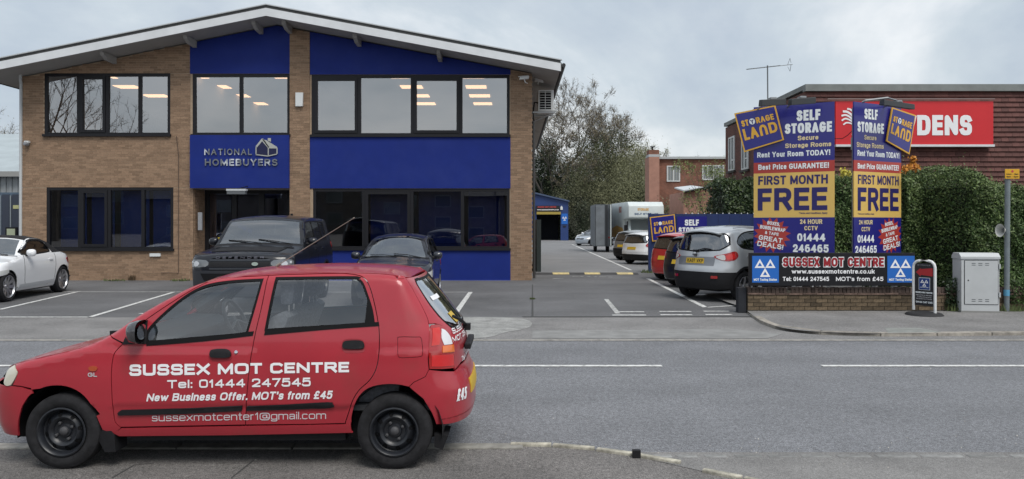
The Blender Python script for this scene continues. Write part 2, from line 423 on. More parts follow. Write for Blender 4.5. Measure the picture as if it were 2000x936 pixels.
def tyre(bm, c, Rr, rim, wd, side):
    h = wd/2
    pr = [(rim, -h*.80), (rim+.02, -h*.95), ((rim+Rr)/2, -h*1.04), (Rr-.03, -h*.98), (Rr-.006, -h*.80), (Rr, -h*.5), (Rr, h*.5), (Rr-.006, h*.8), (Rr-.03, h*.98), ((rim+Rr)/2, h*1.04), (rim+.02, h*.95), (rim, h*.8)]
    bm.lathe(pr, c, 'y', 44)
def wheel(parent, x, y, Rr, kind, side, wd=.165, rimr=None, spokes=5, cheap=False, rimmat=None, steer=0):
    """wheel > tyre, rim; side -1: outer face towards -y"""
    rimr = rimr or Rr*.66; s = side
    hub = MB(); hub.lathe([(.03, s*wd*.1), (rimr*.9, s*wd*.12), (rimr*.9, -s*wd*.3), (.03, -s*wd*.3)], (0,0,0), 'y', 20)
    wo = hub.build('wheel', STEEL, parent, recalc=True); wo.location = (x, y, Rr); wo.rotation_euler = (0, 0, steer)
    t = MB(); tyre(t, (0,0,0), Rr, rimr, wd, s); t.build('tyre', RUB, wo, smooth=True, recalc=True)
    f = MB(); o = s*wd*.5
    f.lathe([(rimr+.004, o*.98), (rimr-.006, o*1.02), (rimr-.016, o*.9), (rimr-.022, o*.5), (rimr-.024, -o*.8)], (0,0,0), 'y', 44)
    if kind == 'steel':
        f.lathe([(rimr-.022, o*.42), (rimr*.80, o*.30), (rimr*.74, o*.55), (rimr*.60, o*.72), (rimr*.50, o*.62), (rimr*.44, o*.40), (rimr*.30, o*.36), (rimr*.26, o*.5), (.001, o*.52)], (0,0,0), 'y', 44)
        ho = f.build('rim', STEEL, wo, smooth=True, recalc=False)
        for k in range(8):      # vent openings, dark slots set in the raised ring
            a = 2*math.pi*k/8+.2; ca, sa = math.cos(a), math.sin(a)
            pts = []
            for (rr, w_) in ((.86, .14), (.70, .20), (.62, .10)): pts.append((rimr*rr, w_*.5*rimr))
            poly = [(pts[0][0], -pts[0][1]), (pts[1][0], -pts[1][1]), (pts[2][0], -pts[2][1]), (pts[2][0], pts[2][1]), (pts[1][0], pts[1][1]), (pts[0][0], pts[0][1])]
            q = [(p[0]*ca-p[1]*sa, p[0]*sa+p[1]*ca) for p in poly]
            d = MB(); d.add([(p[0], o*.60 if i in (1, 4) else (o*.36 if i in (0, 5) else o*.735), p[1]) for i, p in enumerate(q)], [(0,1,2,3,4,5)]); d.build('vent_slot', SEAL, wo)
        b = MB(); 
        for k in range(4):
            a = 2*math.pi*k/4+.5; b.lathe([(.011, o*.3), (.011, o*.60), (.002, o*.64)], (math.cos(a)*rimr*.37, 0, math.sin(a)*rimr*.37), 'y', 8)
        b.lathe([(.034, o*.35), (.03, o*.66), (.018, o*.78), (.001, o*.8)], (0,0,0), 'y', 16)
        b.build('wheel_nut', GRY, wo, smooth=True)
    else:
        rm = rimmat or ALLOY
        for k in range(spokes):
            a = 2*math.pi*k/spokes+.3
            for da in ((-.16, .16) if kind == 'twin' else (0,)):
                c0, s0 = math.cos(a+da*.4), math.sin(a+da*.4); c1, s1 = math.cos(a+da*1.6), math.sin(a+da*1.6)
                wi = .016 if kind == 'twin' else .028
                p0 = Vector((c0*rimr*.12, o*.45, s0*rimr*.12)); p1 = Vector((c1*rimr*.95, o*.8, s1*rimr*.95)); n_ = Vector((-(p1-p0).z, 0, (p1-p0).x)).normalized()
                dy = Vector((0, -o*.35, 0))
                f.add([p0-n_*wi*1.3, p0+n_*wi*1.3, p1+n_*wi, p1-n_*wi, p0-n_*wi*1.3+dy, p0+n_*wi*1.3+dy, p1+n_*wi+dy, p1-n_*wi+dy], [(0,1,2,3), (4,7,6,5), (0,4,5,1), (1,5,6,2), (2,6,7,3), (3,7,4,0)])
        f.lathe([(.055, o*.35), (.05, o*.62), (.03, o*.68), (.001, o*.68)], (0,0,0), 'y', 16)
        f.build('rim', rm, wo, smooth=True, recalc=True)
    return wo
def wheelhouse(parent, x, Rr, W, n=12, org=(0,0,0), name='wheel_arch_liner'):
    for s in (-1, 1):
        m = MB(); y0, y1 = s*(W-.035), s*(W-.42); vs = []; fs = []
        for i in range(n+1):
            a = math.pi*(-.05+1.1*i/n); c, q = math.cos(a)*(Rr+.075), math.sin(a)*(Rr+.075)
            vs += [(x+c, y0, Rr+q), (x+c, y1, Rr+q)]
        for i in range(n): fs.append((2*i, 2*i+1, 2*i+3, 2*i+2))
        fs.append(tuple(range(1, 2*n+2, 2))); m.add(vs, fs); m.build(name, BLK, parent, org)
# ---------------------------------------------------------------- lettering: a pen-stroke alphabet, joined into clean outlines
def _arc(cx, cy, rx, ry, a0, a1, n=None, sq=2.0):
    n = n or max(3, int(abs(a1-a0)/20)); o = []
    for i in range(n+1):
        a = R(a0+(a1-a0)*i/n); c, s = math.cos(a), math.sin(a); q = (abs(c)**sq+abs(s)**sq)**(-1/sq); o.append((cx+rx*c*q, cy+ry*s*q))
    return o
def _glyphs(sq):
    A = lambda *a: _arc(*a, sq=sq)
    xh = .70
    g = {
    'A': (.78, [[(0,0),(.5,1),(1,0)],[(.2,.34),(.8,.34)]]), 'B': (.70, [[(0,.53),(.62,.53)]+A(.62,.765,.34,.235,-90,90)+[(0,1),(0,0),(.64,0)]+A(.64,.265,.36,.265,-90,90)]),
    'C': (.72, [A(.5,.5,.5,.5,38,322)]), 'D': (.74, [[(0,0),(0,1),(.45,1)]+A(.45,.5,.55,.5,90,-90)+[(0,0)]]),
    'E': (.60, [[(1,1),(0,1),(0,0),(1,0)],[(0,.52),(.9,.52)]]), 'F': (.58, [[(1,1),(0,1),(0,0)],[(0,.5),(.88,.5)]]),
    'G': (.76, [A(.5,.5,.5,.5,42,350)+[(1,.47),(.58,.47)]]), 'H': (.72, [[(0,0),(0,1)],[(1,0),(1,1)],[(0,.52),(1,.52)]]), 'I': (.0, [[(.5,0),(.5,1)]]),
    'J': (.5, [[(1,1),(1,.3)]+A(.5,.3,.5,.3,0,-180)]), 'K': (.72, [[(0,0),(0,1)],[(1,1),(.06,.42)],[(.3,.58),(1,0)]]), 'L': (.56, [[(0,1),(0,0),(1,0)]]),
    'M': (.86, [[(0,0),(0,1),(.5,.1),(1,1),(1,0)]]), 'N': (.74, [[(0,0),(0,1),(1,0),(1,1)]]), 'O': (.80, [A(.5,.5,.5,.5,0,360)]),
    'P': (.66, [[(0,0),(0,1),(.6,1)]+A(.6,.73,.4,.27,90,-90)+[(0,.46)]]), 'R': (.70, [[(0,0),(0,1),(.6,1)]+A(.6,.74,.38,.26,90,-90)+[(0,.48)],[(.55,.48),(1,0)]]),
    'S': (.68, [A(.5,.75,.47,.25,25,180)[:-1]+A(.5,.75,.47,.23,180,270)+A(.5,.26,.5,.26,90,-155)[1:]]), 'T': (.66, [[(0,1),(1,1)],[(.5,1),(.5,0)]]),
    'U': (.72, [[(0,1),(0,.35)]+A(.5,.35,.5,.35,180,360)+[(1,1)]]), 'V': (.74, [[(0,1),(.5,0),(1,1)]]), 'W': (1.06, [[(0,1),(.25,0),(.5,.95),(.75,0),(1,1)]]),
    'X': (.74, [[(0,0),(1,1)],[(0,1),(1,0)]]), 'Y': (.72, [[(0,1),(.5,.45),(1,1)],[(.5,.45),(.5,0)]]), 'Z': (.66, [[(0,1),(1,1),(0,0),(1,0)]]),
    'a': (.52, [A(.5,.47,.46,.23,150,0)+[(.96,0)],[(.96,.40)]+A(.5,.2,.46,.2,90,270)+[(.96,.14)]]), 'b': (.56, [[(0,1),(0,0)],A(.5,.35,.5,.35,0,360)]),
    'c': (.50, [A(.5,.35,.5,.35,42,318)]), 'd': (.56, [[(1,1),(1,0)],A(.5,.35,.5,.35,0,360)]), 'e': (.55, [[(.03,.37),(1,.37)]+A(.5,.35,.5,.35,3,318)]),
    'f': (.34, [[(1,1)]+A(.85,.8,.5,.2,90,180)+[(.35,0)],[(0,xh),(.9,xh)]]), 'g': (.56, [A(.5,.35,.5,.35,0,360),[(1,xh),(1,-.1)]+A(.5,-.1,.5,.17,0,-155)]),
    'h': (.54, [[(0,1),(0,0)],A(.5,.4,.5,.3,180,0)+[(1,0)]]), 'i': (0, [[(.5,0),(.5,xh)],[(.5,.97),(.5,1.0)]]), 'j': (.2, [[(1,xh),(1,-.15),(0,-.26)],[(1,.97),(1,1.0)]]),
    'k': (.52, [[(0,0),(0,1)],[(1,xh),(.05,.28)],[(.35,.42),(1,0)]]), 'l': (0, [[(.5,0),(.5,1)]]), 'm': (.86, [[(0,xh),(0,0)],A(.25,.42,.25,.28,180,0)+[(.5,0)],A(.75,.42,.25,.28,180,0)+[(1,0)]]),
    'n': (.54, [[(0,xh),(0,0)],A(.5,.4,.5,.3,180,0)+[(1,0)]]), 'o': (.56, [A(.5,.35,.5,.35,0,360)]), 'p': (.56, [[(0,xh),(0,-.28)],A(.5,.35,.5,.35,0,360)]),
    'r': (.32, [[(0,xh),(0,0)],A(.9,.38,.9,.32,180,95)]), 's': (.50, [A(.5,.53,.46,.17,20,270)+A(.5,.18,.5,.18,90,-150)[1:]]), 't': (.34, [[(.4,.95),(.4,.16)]+A(.85,.16,.45,.16,180,270),[(0,xh),(1,xh)]]),
    'u': (.54, [[(0,xh),(0,.3)]+A(.5,.3,.5,.3,180,360),[(1,xh),(1,0)]]), 'v': (.54, [[(0,xh),(.5,0),(1,xh)]]), 'w': (.82, [[(0,xh),(.25,0),(.5,xh*.95),(.75,0),(1,xh)]]), 'x': (.54, [[(0,0),(1,xh)],[(0,xh),(1,0)]]),
    'y': (.54, [[(0,xh),(.5,.02)],[(1,xh),(.4,-.28),(.1,-.28)]]),
    '0': (.60, [A(.5,.5,.5,.5,0,360)]), '1': (.30, [[(0,.72),(.75,1),(.75,0)]]), '2': (.58, [A(.5,.70,.48,.30,165,-30)+[(0,0),(1,0)]]), '3': (.58, [A(.48,.76,.44,.24,150,-90)+A(.5,.26,.5,.26,90,-150)[1:]]),
    '4': (.62, [[(.75,0),(.75,1),(0,.28),(1,.28)]]), '5': (.58, [[(.92,1),(.12,1),(.06,.54)]+A(.48,.33,.52,.33,120,-150)]), '6': (.60, [A(.5,.31,.5,.31,0,360),[(0,.31)]+A(.55,.55,.55,.45,180,70)]),
    '7': (.56, [[(0,1),(1,1),(.35,0)]]), '8': (.60, [A(.5,.76,.44,.24,0,360),A(.5,.26,.5,.26,0,360)]), '9': (.60, [A(.5,.69,.5,.31,0,360),[(1,.69)]+A(.45,.45,.55,.45,0,-110)]),
    ':': (0, [[(.5,.0),(.5,.02)],[(.5,.62),(.5,.64)]]), '.': (0, [[(.5,0),(.5,.02)]]), ',': (.02, [[(.5,.02),(.2,-.12)]]), "'": (0, [[(.5,1),(.5,.8)]]), '!': (0, [[(.5,1),(.5,.36)],[(.5,0),(.5,.02)]]),
    '@': (.9, [A(.5,.42,.5,.5,-50,300)[::1],A(.5,.42,.2,.22,0,360),[(.72,.64),(.72,.3)]+A(.84,.3,.12,.1,180,300)]), '£': (.58, [[(1,0),(0,0),(.25,.12),(.25,.7)]+A(.6,.7,.36,.3,180,30),[(0,.48),(.75,.48)]]),
    '&': (.72, [[(1,0),(.2,.78)]+A(.42,.8,.24,.2,180,-30)+[(.1,.38)]+A(.38,.22,.38,.22,170,330)+[(.95,.48)]]), '-': (.34, [[(0,.4),(1,.4)]]), '*': (.3, [[(0,.85),(1,.85)]]),
    '(': (.2,[[(1,1),(.2,.7),(.2,.3),(1,0)]]), '/': (.4, [[(0,0),(1,1)]]),
    'ם': (.7, [[(0,0),(0,.4)]+_arc(.5,.4,.5,.58,180,0,sq=sq)+[(1,0)]]),
    }
    return g
_GC = {}
def _ribbon(st, t):
    """a stroke as a run of quads, squared ends, limited mitres"""
    p = [st[0]]
    for q in st[1:]:
        if math.hypot(q[0]-p[-1][0], q[1]-p[-1][1]) > 1e-4: p.append(q)
    if len(p) < 2: return []
    closed = math.hypot(p[0][0]-p[-1][0], p[0][1]-p[-1][1]) < 1e-3 and len(p) > 3
    if closed: p = p[:-1]
    n = len(p); h = t/2
    def d(a, b): l = math.hypot(b[0]-a[0], b[1]-a[1]); return ((b[0]-a[0])/l, (b[1]-a[1])/l)
    if not closed:
        a = d(p[0], p[1]); b = d(p[-2], p[-1]); p = [(p[0][0]-a[0]*h, p[0][1]-a[1]*h)]+p[1:-1]+[(p[-1][0]+b[0]*h, p[-1][1]+b[1]*h)]
    out = []; m = n if closed else n-1
    for i in range(m):
        a, b = p[i], p[(i+1) % n]; dd = d(a, b); nx, ny = -dd[1]*h, dd[0]*h
        def off(k, pt, other):
            # mitre with neighbour
            if not closed and (k == 0 and i == 0 or k == 1 and i == m-1): return (nx, ny)
            o = d(other, pt) if k == 0 else d(pt, other); mx_, my_ = -o[1]*h+nx, o[0]*h+ny; l2 = mx_*mx_+my_*my_
            if l2 < h*h*.9: return (nx, ny)
            s_ = 2*h*h/l2*1.0; return (mx_*s_, my_*s_)
        o0 = off(0, a, p[i-1]); o1 = off(1, b, p[(i+2) % n])
        out.append([(a[0]+o0[0], a[1]+o0[1]), (b[0]+o1[0], b[1]+o1[1]), (b[0]-o1[0], b[1]-o1[1]), (a[0]-o0[0], a[1]-o0[1])])
    for i in range(n):      # blob at tight corners
        if closed or 0 < i < n-1:
            a = d(p[i-1], p[i]); b = d(p[i], p[(i+1) % n])
            if a[0]*b[0]+a[1]*b[1] < .3: out.append([(p[i][0]+h*math.cos(R(45*k+22.5)), p[i][1]+h*math.sin(R(45*k+22.5))) for k in range(8)])
    return out
def _glyph(ch, w, hgt, t, sq):
    key = (ch, round(w, 4), round(hgt, 4), round(t, 4), sq)
    if key in _GC: return _GC[key]
    W_, st = _GT[sq][ch]; qs = []
    for s_ in st: qs += _ribbon([(t/2+x*max(w-t, 0), t/2+y*(hgt-t)) for x, y in s_], t)
    vs = []; es = []; k = 1/hgt
    for q in qs:
        i0 = len(vs); vs += [Vector((a*k, b*k)) for a, b in q]; es += [(i0+i, i0+(i+1) % len(q)) for i in range(len(q))]
    r = delaunay_2d_cdt(vs, es, [], 0, 1e-5, True)
    V = np.array([tuple(p) for p in r[0]]); c = np.array([V[list(f)].mean(0) for f in r[2]]); ok = np.zeros(len(c), bool)
    for q in qs: ok |= inside([(a*k, b*k) for a, b in q], c[:,0], c[:,1])
    F_ = []
    for f, o in zip(r[2], ok):
        if o:
            f = tuple(f); a = area([tuple(V[i]) for i in f]); F_.append(f if a > 0 else f[::-1])
    _GC[key] = (V*hgt, F_); return _GC[key]
_GT = {2.0: _glyphs(2.0), 2.6: _glyphs(2.6), 3.2: _glyphs(3.2), 5.0: _glyphs(5.0)}
def lettering(s, x0, x1, y0, y1, bold=.16, sq=3.2, gap=.09, space=.28, shear=0, fit=True):
    """text standing on y0 with capitals up to y1, filling x0..x1. returns verts (n,2), faces"""
    hgt = abs(y1-y0); t = bold*hgt; g = _GT[sq]
    def tot(sx):
        return sum((space*sx*hgt if c == ' ' else max(g[c][0]*sx*hgt, t)) for c in s)+gap*sx*hgt*(len(s)-1)
    a, b = .05, 6
    for _ in range(40):
        m = (a+b)/2
        if tot(m) < (x1-x0): a = m
        else: b = m
    sx = a; x = 0; vs = []; fs = []
    for c in s:
        w = space*sx*hgt if c == ' ' else max(g[c][0]*sx*hgt, t)
        if c != ' ':
            V, F_ = _glyph(c, w, hgt, t, sq); k = len(vs)
            vs += [(x0+x+v[0]+shear*v[1], y0+v[1]) for v in V]; fs += [tuple(i+k for i in f) for f in F_]
        x += w+gap*sx*hgt
    return vs, fs
# ================================================================ the red hatchback in front (side traced, then wrapped round the shell)
RED = mat('faded_red_paint', (.39, .026, .040), .34, var=.07, vscale=2.2, bump=.03, bscale=500, coat=.6, spec=.4, var2=((.20,.055,.045), 4, .5, .8, .35), back=(.03,.03,.033))
HX, HYc = -2.05, 5.99
hero = thing('red_hatchback', 'faded red hatchback with white garage lettering on its doors at the near kerb', 'car', (HX, HYc, 0))
def lx(ps): return [(a-HX, b) for a, b in ps]
HS = Shell(
    T=lx([(-3.81,.648),(-3.72,.705),(-3.6,.755),(-3.45,.80),(-3.25,.85),(-3.05,.895),(-2.95,.93),(-2.75,1.05),(-2.5,1.21),(-2.25,1.35),(-2.05,1.395),(-1.8,1.415),(-1.4,1.428),(-1.0,1.415),(-.86,1.392),(-.76,1.355)]),
    B=lx([(-3.81,.64),(-3.72,.69),(-3.6,.735),(-3.45,.775),(-3.25,.82),(-3.05,.875),(-2.9,.945),(-2.7,1.085),(-2.5,1.205),(-2.3,1.305),(-2.1,1.352),(-1.8,1.38),(-1.4,1.392),(-1.0,1.385),(-.85,1.37),(-.76,1.35)]),
    W=[(.15,.66),(.22,.695),(.32,.72),(.50,.735),(.62,.737),(.78,.728),(.90,.712),(.96,.70),(1.10,.668),(1.25,.63),(1.38,.59),(1.43,.575)],
    xf=[(.15,-3.74-HX),(.22,-3.81-HX),(.32,-3.85-HX),(.45,-3.865-HX),(.55,-3.86-HX),(.60,-3.845-HX),(.64,-3.815-HX),(.70,-3.77-HX),(.76,-3.7-HX)],
    xr=[(.15,-.42-HX),(.20,-.36-HX),(.27,-.315-HX),(.36,-.30-HX),(.50,-.30-HX),(.58,-.32-HX),(.64,-.35-HX),(.70,-.365-HX),(.85,-.375-HX),(.95,-.405-HX),(1.05,-.48-HX),(1.2,-.60-HX),(1.32,-.70-HX),(1.38,-.755-HX),(1.43,-.78-HX)],
    cf=-3.42-HX, cr=-.86-HX, Sf=.92, Sr=.95, nf=3.0, nr=3.0, rnd=.055, crown=2.3,
    bulge=lambda x, z: -.010*np.exp(-((z-.865)/.018)**2)*0+.008*np.clip((z-.44)/.02, 0, 1)*np.clip((.86-z)/.03, 0, 1))
HS.tw = .62
# inverse: photo point on the near flank -> (u, z)
gu = np.linspace(HS.cf-HS.Sf*.98, HS.cr+HS.Sr*1.0, 420); gz = np.linspace(.15, 1.43, 260)
GU, GZ = np.meshgrid(gu, gz, indexing='ij'); GP = HS.Pt(GU, GZ)
def hproj(Q):
    X = Q[...,0]+HX; Y = Q[...,1]+HYc; return np.stack([CX+F*X/Y, HY-F*(Q[...,2]-EYE)/Y], -1)
GPX = hproj(GP)
_gn = HS.nrm('P', GU, GZ); _vw = np.array([-HX, -HYc, EYE])-GP
GBACK = np.where((_gn*_vw).sum(-1) > .02, 0, 1e9)
def hinv(px, py):
    d = (GPX[...,0]-px)**2+(GPX[...,1]-py)**2+GBACK; i, j = np.unravel_index(np.argmin(d), d.shape); u, z = gu[i], gz[j]; best = d[i, j]
    for _ in range(5):
        p = hproj(HS.Pt(u, z)); e1 = 1e-3; ju = (hproj(HS.Pt(u+e1, z))-p)/e1; jz = (hproj(HS.Pt(u, z+e1))-p)/e1
        J = np.array([[ju[0], jz[0]], [ju[1], jz[1]]]); dt = np.linalg.det(J)
        if abs(dt) < 100: break
        st = np.clip(np.linalg.solve(J, np.array([px, py])-p), -.006, .006); u2, z2 = u+st[0], z+st[1]
        e2 = ((hproj(HS.Pt(u2, z2))-np.array([px, py]))**2).sum()
        if e2 >= best: break
        u, z, best = u2, z2, e2
    return float(u), float(min(z, float(HS.B(HS.Pt(u, z)[0]))-.002))
def tr(pts, n=4, ox=0, oy=0, sc_=1):
    q = []
    for p in pts:
        u, z = hinv(ox+p[0]/sc_, oy+p[1]/sc_); q.append((u, z)+((1,) if len(p) > 2 else ()))
    return smooth(q, n)
h = .035
# wheels
XWF, XWR, RW = -878*5.27/F-HX, -230*5.27/F-HX, .268
for x in (XWF, XWR):
    for s in (-1, 1): wheel(hero, x, s*.655, RW, 'steel', s, wd=.165, rimr=.172)
    wheelhouse(hero, x, RW, .73)
def sg(pts, n=4):
    return smooth([hinv(*p[:2]) for p in pts], n, closed=False)
E_front = sg([(235.3,834.6),(226,826),(222.5,812),(219,780),(217.5,745),(218,720),(221.5,696),(229,683),(240,672)])
E_pillar = sg([(240,672),(248,660),(268,641),(289,622),(350,581.5),(391.7,557.5),(420.5,546),(455.8,540),(525,538.2)])
E_mid = sg([(525,538.2),(512,595),(499,650),(489,705),(483,761),(479.5,830)])
E_top = sg([(525,538.2),(560,536.5),(638.5,534.5),(680,535),(709,541.5),(721.8,560),(731.4,593.6),(738.5,630),(741,655)])
E_back = sg([(741,655),(740,690),(735,719),(722.5,742),(701.5,762),(689,782),(682,803),(674,827)])
E_hatch = sg([(777,517),(788,536),(800,555),(813,578),(825,600),(835,622),(837.5,633)])
FW = [(286.6,667.8,1),(291,645),(325,610),(362.8,580),(391.7,563.5),(420.5,555),(462,550),(511,547.5,1),(496,600),(481,651,1)]
RWN = [(519.9,643.8,1),(530,592),(540.7,544.5,1),(686,542.8),(698,546),(707.4,555),(717,580),(725,606),(729,631,1)]
fd = E_front+E_pillar[1:]+E_mid[1:]; rd = E_top+E_back[1:]+[hinv(600,829)]+E_mid[::-1][:-1]; fwn = tr(FW, 5); rwn = tr(RWN, 5)
def grow(p, d): return inset(p, -d)
# sheet metal, near side and far side
HS.panel('front_door', fd, RED, hero, h=h, holes=[grow(fwn, .012)], both='two')
HS.panel('rear_door', rd, RED, hero, h=h, holes=[grow(rwn, .012)], both='two')
for q, hl in ((fwn, 'front_side_window'), (rwn, 'rear_side_window')):
    HS.panel('window_seal', grow(q, .012), SEAL, hero, h=h, gap=0, lift=-.002, holes=[inset(q, .006)], both='two')
    HS.panel(hl, q, CG, hero, h=.06, gap=0, lift=-.006, depth=.003, both='two')
# black belt strip and quarter divider of the rear door window
sw = tr([(286,676,1),(287,666,1),(400,658),(496,647,1),(494,656,1),(400,667)], 3)
HS.panel('belt_moulding', sw, SEAL, hero, h=.04, gap=0, lift=.004, depth=.01, both='two')
sw = tr([(518,646,1),(600,639),(740,629,1),(741,637,1),(640,644),(516,655,1)], 3)
HS.panel('belt_moulding', sw, SEAL, hero, h=.04, gap=0, lift=.004, depth=.01, both='two')
sw = tr([(718.6,578,1),(727,606),(729.5,631,1),(712,633,1)], 3)
HS.panel('window_divider', sw, SEAL, hero, h=.04, gap=0, lift=-.001, depth=.01, both='two')
# front wing: arch edge, bonnet line, door line
XE = HS.B
def bedge(xa, xb, n=14): return [(float(a), float(XE(a))) for a in np.linspace(xa, xb, n)]
doorL = E_front[::-1]
archF = tr([(187.5,812),(176,789),(157,768),(130,755.4),(100,754),(78,760),(63,768)], 3)
archF = archF[:len(archF)-2]
xa = -2.885-HX
nose_b = HS.cf-.62*HS.Sf
wing = [hinv(236,837), hinv(222,849), hinv(200,840)]+archF+[hinv(60,759), hinv(40,754.5), hinv(24,753), hinv(30,741), hinv(35,727), hinv(31,713)]
ub = [(-3.70,), (-3.6,), (-3.45,), (-3.3,), (-3.15,), (-3.0,), (-2.93,)]
def u_of_x(x):      # P-space u of an x on the bonnet edge
    z = float(HS.B(x)); us = np.linspace(HS.cf-HS.Sf, HS.cr, 900); xs = HS.Pt(us, np.full(900, z))[:,0]; return float(us[np.argmin(np.abs(xs-x))])
wing += [(u_of_x(a-HX), float(HS.B(a-HX))) for a in (-3.6, -3.5, -3.4, -3.3, -3.2, -3.1, -3.0, -2.93, -2.89)]
wing += doorL
HS.panel('front_wing', wing, RED, hero, h=h, both='two')
# headlamps
hl = tr([(30,714,1),(34,727),(29,741),(22,752,1),(14,753.5),(9,748),(12,735),(19,721)], 3)
HS.panel('headlight', hl, mat('aged_headlight', (.62, .60, .50), .2, coat=1), hero, h=.03, gap=0, lift=.006, both='two')
# front bumper: from the arch round the nose to the middle
um = HS.cf-HS.Sf
bz = hinv(36, 850)[1]
bf = [hinv(37,852), hinv(36,821.5), hinv(42,798), hinv(54,777), hinv(64,768), hinv(58,761), hinv(40,755.5), hinv(22,753.5), hinv(6,752.5)]
bf += [(um+.25, .605), (um, .605), (um, .23), (um+.3, .21), hinv(6,845), hinv(20,850)]
HS.panel('front_bumper', bf, RED, hero, h=.05, both=True)
ng = [(um, .655), (um, .605), (um+.25, .605), (u_of_x(-3.775-HX)-.18, .615), (u_of_x(-3.775-HX)-.16, .66)]
HS.panel('grille', [(um, .645), (um, .608), (um+.36, .608), (um+.36, .645)], BLK, hero, h=.05, both=True)
# sill
sill = tr([(221,847,1),(236,836.5,1),(478,832,1),(674,828.5,1),(686,812,1),(686,838),(690,846,1),(450,851,1),(233,853,1)], 3)
HS.panel('sill', sill, RED, hero, h=.05, both='two')
# cantrail and pillars above the doors
canb = [(a, float(XE(a))) for a in np.linspace(-2.89-HX, E_hatch[0][0]-.02, 40)]

# quarter panel with its arch, fuel flap hole
rest = [hinv(*p) for p in [(836.5,650),(836,700),(838,722),(831,736),(808,747),(799,756)]]
archR = sg([(799,756),(776,751.5),(748,751.5),(720,758.5),(702,774),(692,794),(687,815),(687,826)], 3)
flap = smooth([hinv(*p) for p in [(779,658),(812,658),(822,659),(825,672),(826,690),(822,697),(800,699),(780,699),(776.5,690),(776.5,666)]], 3)
quarter = canb+E_hatch+rest[1:]+archR[1:]+E_back[::-1]+E_top[::-1][1:-1]+E_pillar[::-1][:-1]
HS.panel('quarter_panel', quarter, RED, hero, h=h, both='two', holes=[flap])
HS.panel('fuel_flap', flap, RED, hero, h=.03, gap=.004, side=-1)
HS.panel('quarter_panel_filler', grow(flap, .01), SEAL, hero, h=.05, gap=0, lift=-.012, side=-1)
# tail lamp: red with clear and amber cells
tl = [(840,637),(846,634.5),(856,634.5),(867,639),(876,647),(883,663),(886.4,686),(887.5,719,1),(838,721,1),(836.5,690),(837.5,655)]
tlo = tr(tl, 3)
HS.panel('tail_light', tlo, LENS_R, hero, h=.03, gap=.002, lift=.006, both='two')
HS.panel('reversing_lens', tr([(861,643,1),(868,646),(877,657),(882,672,1),(866,674,1),(861,660)], 3), mat('white_lens', (.75,.75,.78), .15, coat=1), hero, h=.02, gap=0, lift=.010, both='two')
HS.panel('indicator_lens', tr([(863,676,1),(884,673,1),(886,687,1),(863,689,1)], 2), LENS_O, hero, h=.02, gap=0, lift=.010, both='two')
HS.panel('lamp_cell', tr([(843,642,1),(857,640,1),(857,674,1),(842,676,1)], 2), mat('bright_red_lens', (.60,.018,.012), .2, coat=1), hero, h=.02, gap=0, lift=.009, both='two')
HS.panel('lamp_cell', tr([(843,694,1),(884,692,1),(885,714,1),(842,716,1)], 2), mat('deep_red_lens', (.6,.01,.012), .2, coat=1), hero, h=.02, gap=0, lift=.009, both='two')
# hatch: pillar, window hole, lower part, to the middle of the tail
ue = HS.cr+HS.Sr
rg = [hinv(*p) for p in [(808,537),(814,534),(824,533)]]
rgl = tr([(806.7,535),(812,551),(821,567),(840.4,597),(863,624),(879,634)], 3); rgl = rgl[:-3]
rg_out = [(a, min(b, 1.332)) for a, b in rgl]+[(ue-.30, .955), (ue, .95), (ue, 1.325), (ue-.3, 1.33), (1.80, 1.335)]
hatch_low = [hinv(888,722.6), hinv(888,700), hinv(886.5,680), hinv(882,660), hinv(874,644), hinv(862,635.5), hinv(850,632), hinv(839,633)]
def u_rear(y, z):
    us = np.linspace(HS.cr, HS.cr+HS.Sr, 500); ys = -HS.Pt(us, np.full(500, z))[:,1]; return float(us[np.argmin(np.abs(ys-y))])
hatch = [(ue, .70), (ue-.3, .70)]+hatch_low+E_hatch[::-1][1:]+[(HS.cr+.14, 1.352), (HS.cr+.3, 1.350), (ue-.2, 1.35), (ue, 1.35)]
HS.panel('tailgate', hatch, RED, hero, h=h, gap=.002, both=True, holes=[inset(rg_out, .004)])
HS.panel('rear_window', rg_out, glass('rear_glass', (.45,.5,.5), .45), hero, h=.05, gap=0, lift=-.001, depth=.004, both=True)
HS.panel('window_seal', grow(rg_out, .004), SEAL, hero, h=.04, gap=0, lift=.002, depth=.006, holes=[inset(rg_out, .012)], both=True)
# rear bumper
bb = [hinv(852,829), hinv(843.6,807), hinv(827,779.5)]+[hinv(*p) for p in [(799,756),(808,747),(831,736),(838,722)]]+[ hinv(865,725), hinv(888,725)]
bb += [(ue-.3, .685), (ue, .685), (ue, .285), (ue-.35, .285), hinv(884,827), hinv(868,829)]
HS.panel('rear_bumper', bb, RED, hero, h=.04, gap=.002, both=True)
bl = HS.panel('bumper_crease_shade', [(1.56,.335),(ue,.335),(ue,.343),(1.56,.343)], mat('red_crease_shade', (.22,.012,.018), .5), hero, h=.06, gap=0, lift=.001, depth=.002, both=True)  # flat darker red strip, the crease's shade painted on
HS.panel('registration_plate', [(ue-.26,.46),(ue,.46),(ue,.57),(ue-.26,.57)], YPLATE, hero, h=.06, gap=0, lift=.006, depth=.006, both=True)
